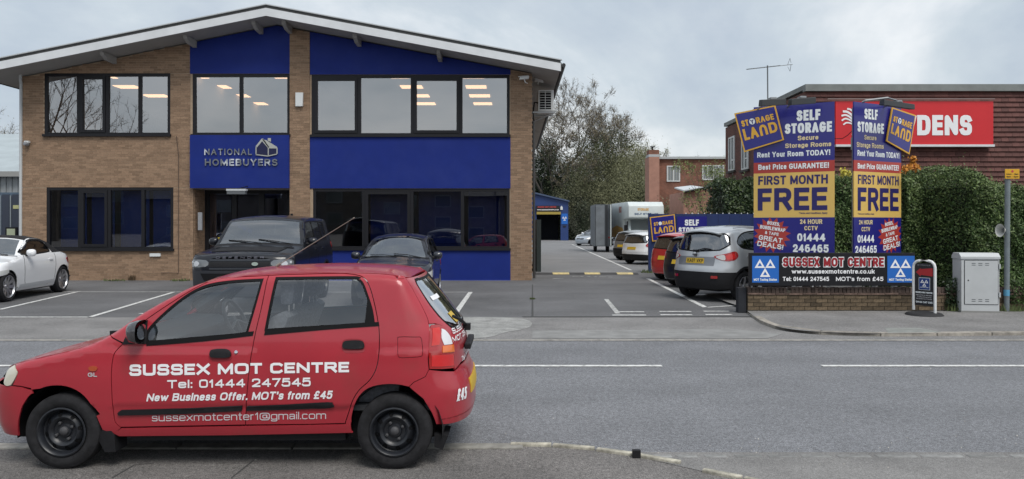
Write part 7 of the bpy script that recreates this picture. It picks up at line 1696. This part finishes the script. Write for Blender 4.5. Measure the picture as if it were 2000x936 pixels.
flats('lettering', [lettering("SERVICING & REPAIRS", -.15, .15, .36, .378, bold=.2), lettering('TYRES EXHAUSTS', -.13, .14, .325, .343, bold=.2), lettering('BRAKES CLUTCHES', -.14, .15, .29, .308, bold=.2)], fa, mat('grey_print2', (.5,.5,.52), .5), ab)
flats('lettering', [lettering('01444 247 545', -.15, .16, .22, .255, bold=.22)], fa, T_WH, ab)
# ---- cabinet
DCb = F*(EYE-KH)/(610.5-HY); cb = thing('utility_cabinet', 'pale grey street cabinet in front of the hedge beside the grey post', 'cabinet', (XX(1918,DCb), DCb+.2, KH), R(-9)); CG_ = mat('cabinet_grey', (.50,.52,.53), .5, var=.06, vscale=3)
wc, hc = .34, 1.15
q = MB(); q.box(-wc, wc, -.2, .2, .0, hc-.12); q.build('cabinet_body', CG_, cb, bevel=.008)
q = MB(); q.prism([(-.215,hc-.118),(-.215,hc-.07),(-.13,hc),(.13,hc),(.215,hc-.07),(.215,hc-.118)], -wc-.015, wc+.015, 'x'); q.build('cabinet_lid', CG_, cb, bevel=.006)
q = MB(); q.box(-wc+.06, wc-.03, -.212, -.2, .16, hc-.15); q.build('door', CG_, cb, bevel=.003)
q = MB(); q.box(-wc+.05, wc-.02, -.2015, -.2, .15, hc-.14); q.build('door_gap', SEAL, cb)
q = MB()
for z0 in (.21, hc-.24):
    for k in range(3):
        for j in range(2): q.box(-.16+k*.12, -.09+k*.12, -.214, -.2125, z0+j*.035, z0+j*.035+.012)
q.build('vent_slot', mat('slot_dark', (.10,.11,.12), .7), cb)
q = MB(); q.lathe([(.014,-.216),(.001,-.217)], (-wc+.12, 0, .62), 'y', 10); q.build('lock', BLK, cb)
for z0 in (.3, hc-.3): q = MB(); q.box(wc-.012, wc+.012, -.225, -.2, z0, z0+.09); q.build('hinge', mat('hinge_grey', (.5,.52,.53), .4), cb)
q = MB(); q.box(-wc-.01, wc+.01, -.21, .21, -.02, .03); q.build('plinth', mat('plinth_grey', (.25,.25,.24), .8), cb)
# ---- post with parking plate and a pale horn
DP = 14.55; ps = thing('sign_post', 'grey steel post with small yellow parking plate and blue band, right of the cabinet', 'post', (XX(1966,DP), DP, KH)); PG = mat('post_grey', (.17,.20,.215), .5, var=.15, vscale=5)
q = MB(); q.tube([(0,0,0),(.02,0,2.78)], .048, 14); q.build('pole', PG, ps, smooth=True)
q = MB(); q.box(-.07, .21, -.065, -.05, 2.60, 2.79); q.build('parking_plate', mat('plate_yellow', (.66,.36,.02), .5), ps, bevel=.003)
fp = lambda x, y: np.stack([x, 0*x-.068, y], -1)
flats('lettering', [lettering('Mon - Sat', -.045, .185, 2.675, 2.705, bold=.2), lettering('8am - 6pm', -.045, .185, 2.625, 2.655, bold=.2)], fp, BLACK_T, ps); flats('restriction_disc', [ngon(ell(.07, 2.745, .024, .024, 14))], fp, mat('disc_red', (.5,.05,.06), .5), ps)
q = MB(); q.tube([(0,0,.30),(0,0,.42)], .052, 14); q.build('blue_band', mat('band_blue', (.10,.32,.50), .6), ps)
hn = thing('horn_speaker', 'small off-white horn-shaped shell fixed to the grey post halfway up', 'horn', (XX(1957,DP), DP-.02, ZZ(450,DP))); q = MB()
q.lathe([(.13,-.10),(.10,-.07),(.05,.02),(.035,.12)], (0,0,0), 'x', 18); q.v = [(p[0], p[1]*.7, p[2]*1.0) for p in q.v]; q.build('horn_bell', mat('horn_white', (.55,.55,.52), .5), hn, smooth=True); q = MB(); q.tube([(.05,0,.02),(.16,.02,.04),(.20,.03,.02)], .02, 6); q.build('bracket', PG, hn)
for o_ in hn.children: o_.rotation_euler = (0, 0, R(30))
# ---- blue hoarding with the storage sign
DFc = 27.0; fx, fz = (lambda p: XX(p, DFc)), (lambda p: ZZ(p, DFc))
fe = thing('blue_fence', 'dark blue sheet hoarding with white bolt caps along its top, behind the parked cars', 'fence', (fx(1268), DFc, 0)); EO = tuple(fe.location)
FBm = mat('fence_blue', (.012,.030,.115), .55, var=.12, vscale=1.5)
x = fx(1268); xe = 10.1; 
while x < xe:
    x2 = min(x+.42, xe); q = MB(); q.box(x+.004, x2-.004, DFc+random.uniform(0,.006), DFc+.04, .0, fz(418)); q.build('fence_panel', FBm, fe, EO)
    x = x2
q = MB(); q.box(fx(1266.5), fx(1266.5)+.1, DFc-.03, DFc+.09, 0, fz(417)); q.box(fx(1266.5)+.1, xe, DFc+.045, DFc+.1, fz(420)-.1, fz(420)); q.build('fence_frame', FBm, fe, EO)
x = fx(1340)
while x < xe: q = MB(); q.lathe([(.018,0),(.02,.015),(.014,.035),(.001,.04)], (x, DFc+.02, fz(418)), 'z', 8); q.build('bolt_cap', mat('cap_white', (.72,.75,.78), .4), fe, EO); x += .225
fs1 = thing('storage_sign', 'blue SELF STORAGE sign with tilted orange-edged logo, on the dark blue fence', 'sign', (fx(1320), DFc-.05, fz(470))); FO2 = tuple(fs1.location)
q = MB(); q.box(fx(1322), fx(1380), DFc-.03, DFc-.002, fz(478), fz(423)); q.build('sign_panel', mat('sign_blue', (.012,.012,.20), .4), fs1, FO2)
ff = lambda off: (lambda x, y: np.stack([x, 0*x+DFc-off, y], -1))
flats('lettering', [lettering('SELF', fx(1337), fx(1364.5), fz(441), fz(429), bold=.24), lettering('STORAGE', fx(1325), fx(1377), fz(456), fz(444), bold=.24)], ff(.034), T_WH, fs1, FO2)
lgq = [(fx(1268.5), fz(424.5)), (fx(1317), fz(418.5)), (fx(1320.5), fz(466)), (fx(1273.5), fz(472))]
def lgf(u, v, q=lgq): return ((q[3][0]*(1-u)+q[2][0]*u)*(1-v)+(q[0][0]*(1-u)+q[1][0]*u)*v, (q[3][1]*(1-u)+q[2][1]*u)*(1-v)+(q[0][1]*(1-u)+q[1][1]*u)*v)
q = MB(); q.prism([lgf(0,0),lgf(1,0),lgf(1,1),lgf(0,1)], DFc-.06, DFc-.032, 'y'); q.build('logo_board', T_OR, fs1, FO2)
q = MB(); q.prism([lgf(.04,.04),lgf(.96,.04),lgf(.96,.96),lgf(.04,.96)], DFc-.065, DFc-.059, 'y'); q.build('logo_face', MATS['sign_blue'], fs1, FO2)
its = []
for s_, u0, u1, v0, v1, bo in (('ST',.13,.30,.62,.77,.24),('RAGE',.48,.90,.62,.77,.22),('LA',.12,.46,.30,.56,.21),('ם',.50,.68,.30,.56,.21),('D',.72,.92,.30,.56,.21)):
    v, f = lettering(s_, u0, u1, v0, v1, bold=bo, sq=2.6, gap=.11); its.append(([lgf(*p) for p in v], f))
flats('lettering', its, ff(.069), T_OR, fs1, FO2); flats('keyhole_disc', [ngon([lgf(.39+.07*math.cos(a), .695+.075*math.sin(a)) for a in np.linspace(0, 2*math.pi, 16, endpoint=False)])], ff(.069), T_WH, fs1, FO2)
# ================================================================ hedges, trees and weeds
rng = np.random.default_rng(5)
def leafmesh(name, Pn, size, m, parent=None, aspect=2.2, up=None, org=None, kind=None, nrm=None):
    """one small folded leaf per point"""
    n = len(Pn); a = rng.normal(size=(n,3)); 
    if nrm is not None: a = a*.9+nrm*1.1
    a /= np.linalg.norm(a, axis=1, keepdims=True); b = rng.normal(size=(n,3)); b -= a*(a*b).sum(1, keepdims=True); b /= np.linalg.norm(b, axis=1, keepdims=True)
    c = np.cross(a, b); s = size*rng.uniform(.6, 1.35, size=(n,1)); L_ = b*s*.5; W_ = c*s/aspect*.5
    V = np.stack([Pn-L_, Pn+W_-a*s*.06, Pn+L_, Pn-W_-a*s*.06], 1).reshape(-1, 3)
    if org is not None: V = V-np.array(org)
    me = bpy.data.meshes.new(name); me.vertices.add(len(V)); me.vertices.foreach_set('co', V.ravel().astype('f4'))
    me.loops.add(4*n); me.loops.foreach_set('vertex_index', np.arange(4*n, dtype='i4')); me.polygons.add(n); me.polygons.foreach_set('loop_start', np.arange(0, 4*n, 4, dtype='i4')); me.polygons.foreach_set('loop_total', np.full(n, 4, dtype='i4'))
    me.materials.append(m); me.update(); me.validate()
    o = bpy.data.objects.new(name, me); COL.objects.link(o)
    if parent: o.parent = parent
    if kind: o['kind'] = kind
    return o
def lump(p, f=1.0, seed=0):
    return (np.sin(p[:,0]*2.1*f+seed)+np.sin(p[:,1]*2.7*f+1.3+seed)+np.sin(p[:,2]*2.4*f+.7+seed)+.6*np.sin((p[:,0]+p[:,2])*5.3*f+seed))/3.6
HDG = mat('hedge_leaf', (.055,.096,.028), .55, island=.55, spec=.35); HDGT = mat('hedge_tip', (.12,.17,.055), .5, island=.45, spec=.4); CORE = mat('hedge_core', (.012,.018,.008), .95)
TWIGM = mat('twig_bark', (.060,.048,.038), .9)
def hedge(name, label, x0, x1, y0, y1, ztop, n, size, m=HDG, mt=HDGT, z0=.08, yf=None, seed=0):
    root = thing(name, label, 'hedge', ((x0+x1)/2, (y0+y1)/2, 0)); O = tuple(root.location)
    A = []; Nn = []
    fr = int(n*.62); tp = int(n*.24); sd = n-fr-tp
    def T_(x): return ztop(x) if callable(ztop) else np.full_like(x, ztop)
    x = rng.uniform(x0, x1, fr); z = z0+(T_(x)-z0)*rng.uniform(0, 1, fr)**.9; p = np.stack([x, (yf(x) if yf else np.full(fr, y0)), z], 1); A.append(p); Nn.append(np.tile([0,-1,.35], (fr,1)))
    x = rng.uniform(x0, x1, tp); y = rng.uniform(yf(x) if yf else y0, y1, tp); A.append(np.stack([x, y, T_(x)], 1)); Nn.append(np.tile([0,-.3,1], (tp,1)))
    y = rng.uniform(16.2 if yf else y0, y1, sd); x = np.where(rng.uniform(size=sd) < .7, x0, x1); z = z0+(T_(x)-z0)*rng.uniform(0, 1, sd); A.append(np.stack([x, y, z], 1)); Nn.append(np.stack([np.where(x == x0, -1, 1), -.2+0*x, .3+0*x], 1))
    Pn = np.concatenate(A); Nn = np.concatenate(Nn); l = lump(Pn, 1.0, seed)+.5*lump(Pn, 2.7, seed+2)
    rr = np.clip((T_(Pn[:,0])-Pn[:,2])/.5, 0, 1); Pn = Pn+Nn*(l*.20)[:,None]-Nn*(rng.exponential(.09, len(Pn)))[:,None]; Pn[:,1] += (1-rr)**2*.28
    k = rng.uniform(size=len(Pn)) < np.clip(.18+.35*l+.25*(1-rr), .03, .8)
    leafmesh('foliage', Pn[~k], size, m, root, org=O, nrm=Nn[~k]); leafmesh('young_shoots', Pn[k]+Nn[k]*.03, size*.95, mt, root, org=O, nrm=Nn[k])
    ns = int((x1-x0)*46); xs2 = rng.uniform(x0+.1, x1-.1, ns); ys2 = (yf(xs2) if yf else np.full(ns, y0))+rng.uniform(.0, .9, ns); hh = rng.exponential(.09, ns)+.04
    SP = np.concatenate([np.stack([xs2+rng.normal(size=ns)*.02, ys2, T_(xs2)+.0+hh*q_-.05+lump(np.stack([xs2, ys2, T_(xs2)], 1), 1, seed)*.12], 1) for q_ in np.linspace(0, 1, 6)]); leafmesh('stray_shoots', SP, size*.8, mt, root, org=O)
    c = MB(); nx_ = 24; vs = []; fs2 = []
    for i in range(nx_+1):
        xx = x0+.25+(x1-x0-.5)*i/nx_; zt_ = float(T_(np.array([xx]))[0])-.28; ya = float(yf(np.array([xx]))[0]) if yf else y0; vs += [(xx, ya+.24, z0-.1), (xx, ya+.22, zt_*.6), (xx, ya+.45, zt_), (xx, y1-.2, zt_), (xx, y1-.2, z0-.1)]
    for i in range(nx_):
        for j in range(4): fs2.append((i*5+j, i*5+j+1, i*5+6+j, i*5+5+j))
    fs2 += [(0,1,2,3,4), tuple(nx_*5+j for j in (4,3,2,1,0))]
    c.add(vs, fs2); c.build('dark_filler_core', CORE, root, O); return root  # dark solid core added behind the leaves to block see-through
zt1 = lambda x: 2.80+.07*np.sin(x*2.3)+.05*np.sin(x*6.1)-np.clip((x-9.6)/1.4, 0, 1)*.42-np.clip((x-11)/1.5, 0, 1)*.15
hedge('hedge', 'tall dense green hedge on the right, behind the grey cabinet and the post', 8.62, 13.2, 15.05, 18.2, zt1, 120000, .062, seed=1, yf=lambda x: 16.25-1.2*np.clip((x-9.0)/.35, 0, 1))
hedge('hedge', 'dark hedge glimpsed between the two storage boards, behind the parked cars', 8.3, 13.4, 21.5, 23.4, lambda x: 3.22+.12*np.sin(x*3), 36000, .085, seed=4)
IVY = mat('ivy_leaf', (.030,.055,.022), .45, island=.5, spec=.5)
hedge('ivy_bank', 'dark ivy bank rising over the blue fence in front of the tile-hung building', 8.1, 10.25, 28.2, 31.0, lambda x: 2.95+.55*np.clip((x-7.2)/1.5, 0, 1)+.15*np.sin(x*4), 20000, .13, IVY, mat('ivy_light', (.075,.11,.04), .45, island=.4), seed=8)
# orange and yellow blossom above the hedges
def blossoms(label, pts, m, r, n):
    Pn = np.concatenate([np.array(P(a, b, D))+rng.normal(size=(n,3))*r for a, b, D in pts]); o = leafmesh('flowering_shrub', Pn, .07, m, aspect=1.3); tag(o, label, 'flowers'); return o
blossoms('small orange blossoms poking above the hedge beside the right storage board', [(1783,311,16.2),(1784,316,16.2),(1768,332,15.6),(1774,326,15.8),(1790,327,15.8)], mat('orange_petal', (.60,.26,.04), .6, island=.3), .035, 40)
blossoms('small yellow blossoms above the dark hedge in the gap between the storage boards', [(1646,338,21.5),(1648,333,21.5),(1657,340,21.5)], mat('yellow_petal', (.66,.58,.10), .6, island=.3), .05, 40)

KT = 1.2
def branches(base, H, spread, levels, seed, lean=0, r0=None, nb=(3,4), trunk=.3, updir=.55, thin=1.0):
    """tapered limbs as one bark mesh; returns builder and tip points"""
    rn = random.Random(seed); m = MB(); tips = []; mids = []
    def grow(p, d, L_, r, lv):
        n = 3 if lv < 3 else 2; pts = [p]; rad = [r]
        for i in range(n):
            d = (d+Vector((rn.uniform(-.2,.2), rn.uniform(-.2,.2), rn.uniform(-.08,.16)))*(.6+.25*lv)).normalized(); p = p+d*L_/n; pts.append(p); rad.append(r*(1-.38*(i+1)/n))
        m.tube(pts, rad, 6 if lv == 0 else (4 if lv < 3 else 3), cap=False)
        if lv >= levels: tips.append((p, d)); return
        if lv >= 2: mids.append((pts[1], d))
        k = rn.randint(*nb) if lv > 0 else rn.randint(4, 5)
        for j in range(k):
            a = 2*math.pi*(j+rn.random()*.7)/k; sd = Vector((math.cos(a), math.sin(a), 0)); u = rn.uniform(.25, .75)*spread
            nd = (d*(1-u*.5)+sd*u+Vector((0,0,updir*rn.uniform(.1,.6)))).normalized(); q = pts[-1] if j < 2 else pts[rn.randint(1, n)]
            grow(q, nd, L_*rn.uniform(.62,.86), rad[-1]*rn.uniform(.55,.8), lv+1)
    grow(Vector(base), Vector((lean, 0, 1)).normalized(), H*trunk, r0 or H*.022, 0)
    return m, tips, mids
BARK = mat('bare_bark', (.105,.092,.080), .95, var=.2, vscale=2); BUD = mat('bud_brown', (.27,.22,.13), .8, island=.4); BUDG = mat('bud_green', (.25,.25,.12), .8, island=.4); WIL = mat('willow_leaf', (.20,.205,.115), .7, island=.40); WIL2 = mat('olive_leaf', (.145,.148,.085), .75, island=.4)  # tree tones lightened, distance haze put into the colour
def bare_tree(label, x, y, H, seed, spread=1.0, levels=5, buds=3, bm=BUD, bsz=.16, name='bare_tree', trunk=.27, tw=14, r0=None, ivy=0, twl=.9, lean=0, nb=(3,4)):
    if y > 70: x *= KT; y *= KT; H *= KT; bsz *= 1.05
    root = thing(name, label, 'tree', (x, y, 0)); m, tips, mids = branches((0,0,0), H, spread, levels, seed, trunk=trunk, r0=r0, lean=lean, nb=nb)
    zmax = max(p.z for p, d in tips); k = H/zmax*.97
    m.v = [(a*k, b*k, c*k) for a, b, c in m.v]; m.build('trunk', BARK, root)
    T0 = np.array([tuple(p*k) for p, d in tips]); Dn = np.array([tuple(d) for p, d in tips]); n = len(T0)*tw; i = rng.integers(0, len(T0), n)
    D2 = Dn[i]+rng.normal(size=(n,3))*.65+np.array([0,0,.12]); D2 /= np.linalg.norm(D2, axis=1, keepdims=True); L_ = rng.uniform(.35,1.0,(n,1))*twl; st = T0[i]-Dn[i]*rng.uniform(0,.9,(n,1))*twl; sdv = np.cross(D2, rng.normal(size=(n,3))); sdv /= np.linalg.norm(sdv, axis=1, keepdims=True); wv = sdv*.014*(H/15)
    V = np.stack([st-wv, st+wv, st+D2*L_], 1).reshape(-1,3); me = bpy.data.meshes.new('twigs'); me.from_pydata(V.tolist(), [], [(3*j,3*j+1,3*j+2) for j in range(n)]); me.materials.append(BARK); o = bpy.data.objects.new('twigs', me); COL.objects.link(o); o.parent = root
    if buds:
        j = rng.integers(0, n, n*buds); leafmesh('crown', (st+D2*L_*rng.uniform(.3,1.1,(n,1)))[j]+rng.normal(size=(len(j),3))*.06, bsz, bm, root)
    if ivy:
        M0 = np.array([tuple(p*k) for p, d in mids]); M0 = M0[M0[:,2] < H*.72]; j = rng.integers(0, len(M0), ivy); leafmesh('ivy', M0[j]+rng.normal(size=(ivy,3))*np.array([.5,.5,.7]), .22, mat('ivy_dark', (.06,.075,.03), .7, island=.5), root)
    return root
bare_tree('tall bare tree with many upright limbs, immediately right of the office roof', XX(1082,78), 78, 17.6, 3, spread=1.05, levels=5, tw=13, buds=2, bsz=.10, trunk=.30)
bare_tree('broad bare tree with ivy on its limbs, centre of the tree group beyond the driveway', XX(1188,76), 76, 15.2, 11, spread=1.15, levels=5, tw=13, buds=2, ivy=9000, bsz=.10, trunk=.28)
bare_tree('budding pale tree at the right end of the tree group, behind the willow bushes', XX(1240,82), 82, 11.2, 21, spread=1.0, levels=4, tw=22, buds=3, bm=BUDG, bsz=.12, trunk=.25)
bare_tree('small bare tree rising over the pale roof at the left edge', XX(12,60), 60, 11.5, 5, spread=1.3, levels=4, tw=26, buds=1, bsz=.10)
bare_tree('low bare tree tops showing over the flat roof of the distant brick house', XX(1318,85), 85, 9.6, 8, spread=1.3, levels=4, tw=14, buds=1, bsz=.12)
bare_tree('thin sapling with fresh green leaves in front of the distant brick house', XX(1384,40), 40, 5.3, 31, spread=.7, levels=3, tw=12, buds=4, bm=mat('fresh_leaf', (.20,.26,.08), .6, island=.3), bsz=.09, name='sapling', r0=.05, twl=.6)
def bush(name, label, x, y, rx, ry, H, n, size, m, seed=0, m2=None, cat='bush', drop=0, core=True):
    """clumps of leaf clusters around a few leading stems"""
    if y > 70: x *= KT; y *= KT; H *= KT; rx *= KT; ry *= KT; size *= 1.1
    root = thing(name, label, cat, (x, y, 0)); nc = 70; th = rng.uniform(0, 2*np.pi, nc); u = rng.uniform(0, 1, nc)**.5; zc_ = rng.uniform(.08, 1, nc); w_ = np.sqrt(np.clip(1-(zc_*1.0)**2.6, .05, 1))
    C = np.stack([rx*u*w_*np.cos(th), ry*u*w_*np.sin(th), H*zc_*.93], 1); i = rng.integers(0, nc, n); s0 = np.array([rx*.17, ry*.17, H*.10]); Pn = C[i]+rng.normal(size=(n,3))*s0; Pn[:,2] = np.clip(Pn[:,2], .1, None)
    if drop: Pn[:,2] -= np.abs(rng.normal(size=n))*drop; Pn[:,2] = np.clip(Pn[:,2], .1, None)
    k = rng.uniform(size=n) < .5+.4*np.sin(i*1.7); leafmesh('crown', Pn[k], size, m, root, aspect=2.6); leafmesh('crown', Pn[~k], size, m2 or m, root, aspect=2.6)
    b = MB()
    for j in range(14): c = C[j*5]; b.tube([(c[0]*.15, c[1]*.15, 0), (c[0]*.6, c[1]*.6, c[2]*.5), tuple(c)], [.09,.06,.02], 4)
    b.build('stem', BARK, root)
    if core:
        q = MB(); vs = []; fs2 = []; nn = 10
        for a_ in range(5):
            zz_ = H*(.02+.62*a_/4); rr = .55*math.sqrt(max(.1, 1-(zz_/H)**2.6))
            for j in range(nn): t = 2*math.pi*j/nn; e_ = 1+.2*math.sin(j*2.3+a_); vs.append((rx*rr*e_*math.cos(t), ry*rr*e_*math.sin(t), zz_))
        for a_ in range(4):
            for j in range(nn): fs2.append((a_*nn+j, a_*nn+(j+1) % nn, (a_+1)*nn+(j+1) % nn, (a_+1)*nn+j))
        fs2.append(tuple(4*nn+j for j in range(nn))); q.add(vs, fs2); q.build('dark_filler_core', CORE, root)  # added dark solid, stands for the shade inside the bush
    return root
WD = mat('evergreen_leaf', (.022,.038,.014), .6, island=.5); WD2 = mat('evergreen_leaf_light', (.038,.058,.02), .6, island=.5)
bush('evergreen_bush', 'dark evergreen mass below the tall bare tree beside the office wall', XX(1070,80), 79, 3.4, 3, 10.2, 26000, .24, WD, m2=WD2)
bush('evergreen_bush', 'lower dark evergreen to the right of the blue workshop, behind the silver coupe', XX(1120,82), 83, 3.5, 2.5, 5.6, 12000, .24, WD, m2=WD2)
bush('willow_bush', 'soft olive-green willow thicket filling the centre behind the van', XX(1165,78), 76, 4.8, 3.5, 9.2, 76000, .14, WIL, m2=WIL2, cat='bush')
bush('willow_bush', 'tall pale green willow thicket beside the distant brick house', XX(1235,74), 73, 3.9, 3, 8.6, 58000, .14, WIL, m2=mat('willow_light', (.25,.255,.14), .7, island=.35))
bush('willow_bush', 'mid-height olive thicket between the evergreen and the white van', XX(1130,76), 74, 2.8, 2.5, 6.6, 30000, .13, WIL2, m2=WIL)
bush('blossom_bush', 'pale grey-white blossoming shrub above the blue workshop roof', XX(1082,86)+.6, 87.5, 2.4, 1.5, 6.3, 9000, .16, mat('pale_blossom', (.30,.30,.27), .8, island=.3), m2=WIL2)
bush('dark_shrub', 'dark shrub in shade between the workshop and the grey trailer', XX(1140,72), 72, 1.7, 1.2, 3.6, 7000, .15, WD, m2=mat('grey_green', (.10,.11,.08), .8, island=.4))
bush('green_shrub', 'light green shrub over the lean-to roof, left of the ivy bank', XX(1400,43), 42, 1.6, 1.0, 3.8, 5000, .12, mat('fresh_leaf', (.20,.26,.08), .6), m2=WIL, core=False)
bush('green_shrub', 'low green growth against the distant brick house wall', XX(1325,56), 56, 2.2, 1.0, 3.6, 6000, .15, WIL2, m2=WIL)
# weeds at the foot of walls and along the joints
for i, (px, py, r_, n_, h_, mm, lab) in enumerate([(258,548,.10,60,.20,DRY,'brown dead weed against the office wall below the left window'), (352,549,.3,60,.10,WEED,'low green weeds at the foot of the office wall beside the four by four'), (225,549,.35,60,.08,WEED,'thin green weeds along the foot of the office wall, left of the dead weed'),
        (1040,585,.05,40,.05,WEED,'small weeds in the asphalt joint at the office corner'), (1265,533,.25,60,.14,WEED,'grass tuft at the foot of the blue fence end post')]):
    X_, Y_ = G(px, py); tuft('weeds', lab, 'weeds', X_, Y_, r_, n_, h_, mm)
for a, b, n_, lab in ((1850,1885,90,'weeds growing at the wall foot between the pavement sign and cabinet'), (1955,2000,90,'weeds growing at the wall foot around the grey post')):
    tuft('weeds', lab, 'weeds', (wx(a)+wx(b))/2, DW-.04, (wx(b)-wx(a))*.6, n_, .16, WEED, z=KH)
q = leafmesh('ivy_trail', np.stack([rng.uniform(wx(1845), wx(1890), 900), DW-.03+rng.normal(size=900)*.04, KH+.1+rng.uniform(0, 1, 900)**1.3*.55], 1), .06, IVY); tag(q, 'ivy and brambles hanging over the low wall left of the cabinet', 'ivy')
q = leafmesh('ivy_trail', np.stack([rng.uniform(wx(1972), wx(2060), 1100), DW-.03+rng.normal(size=1100)*.05, KH+.15+rng.uniform(0, 1, 1100)**1.3*.5], 1), .06, HDG); tag(q, 'hedge shoots hanging over the low wall right of the post', 'ivy')
# loose grit and litter on the roads: a few pale chips
ch = MB()
for _ in range(420):
    X_, Y_ = random.uniform(-2, 9), random.choice([random.uniform(5.3, 6.1), random.uniform(5.3, 11.3), random.uniform(11.0, 11.4), random.uniform(11.2, 15)]); s_ = random.uniform(.002, .007); z_ = .003
    if X_ > 4.2 and Y_ > 11.4: continue
    ch.add([(X_-s_, Y_-s_, z_), (X_+s_, Y_-s_*.6, z_), (X_+s_*.5, Y_+s_, z_), (X_, Y_, z_+s_)], [(0,1,3),(1,2,3),(2,0,3)])
o = ch.build('grit', mat('grit_pale', (.40,.38,.34), .9, island=.5)); o['kind'] = 'stuff'; o['label'] = 'scattered pale grit on the road'

# ================================================================ behind the camera: unseen houses added for the windows to mirror, and mirrored trees
HBm = brickmat('terrace_brickwork', (.115,.10,.09), (.09,.078,.07), (.12,.11,.10))
for i, (x0, x1, dp, hh) in enumerate(((-44,-24,-24,6.2), (-23.6,-2.3,-26,6.6), (-2,14,-25,6.6), (15,36,-24,6.4))):
    t = thing('reflection_house', ['brick house opposite, farthest left behind the camera','brick house opposite, left of centre behind the camera','brick house opposite, right of centre behind the camera','brick house opposite, farthest right behind the camera'][i], 'house', ((x0+x1)/2, dp, 0)); O = tuple(t.location)
    q = MB(); q.box(x0, x1, dp-8, dp, 0, hh-1.4); q.build('wall', HBm, t, O)
    q = MB(); q.prism([(dp+.4, hh-1.45), (dp-4, hh+1.0), (dp-8.4, hh-1.45)], x0-.3, x1+.3, 'x'); q.build('roof', mat('slate', (.07,.07,.075), .7), t, O)
    k = x0+1.5
    while k < x1-2:
        for z0 in (.9, 3.0):
            q = MB(); frame_rect(q, k, k+1.6, z0, z0+1.2, .1, dp+.01, dp+.06); w_ = q.build('window', mat('dull_frame', (.16,.17,.18), .6), t, O); q = MB(); q.box(k+.1, k+1.5, dp+.005, dp+.02, z0+.1, z0+1.1); q.build('pane', MATS['dark_pane'], w_, O)
        k += 3.4
bare_tree('large bare tree opposite the office, behind the camera', -38.5, -16, 17, 41, spread=1.0, levels=4, tw=10, buds=0)
bare_tree('slimmer bare tree opposite the office, left behind the camera', -47, -20, 15, 42, spread=1.0, levels=4, tw=10, buds=0)
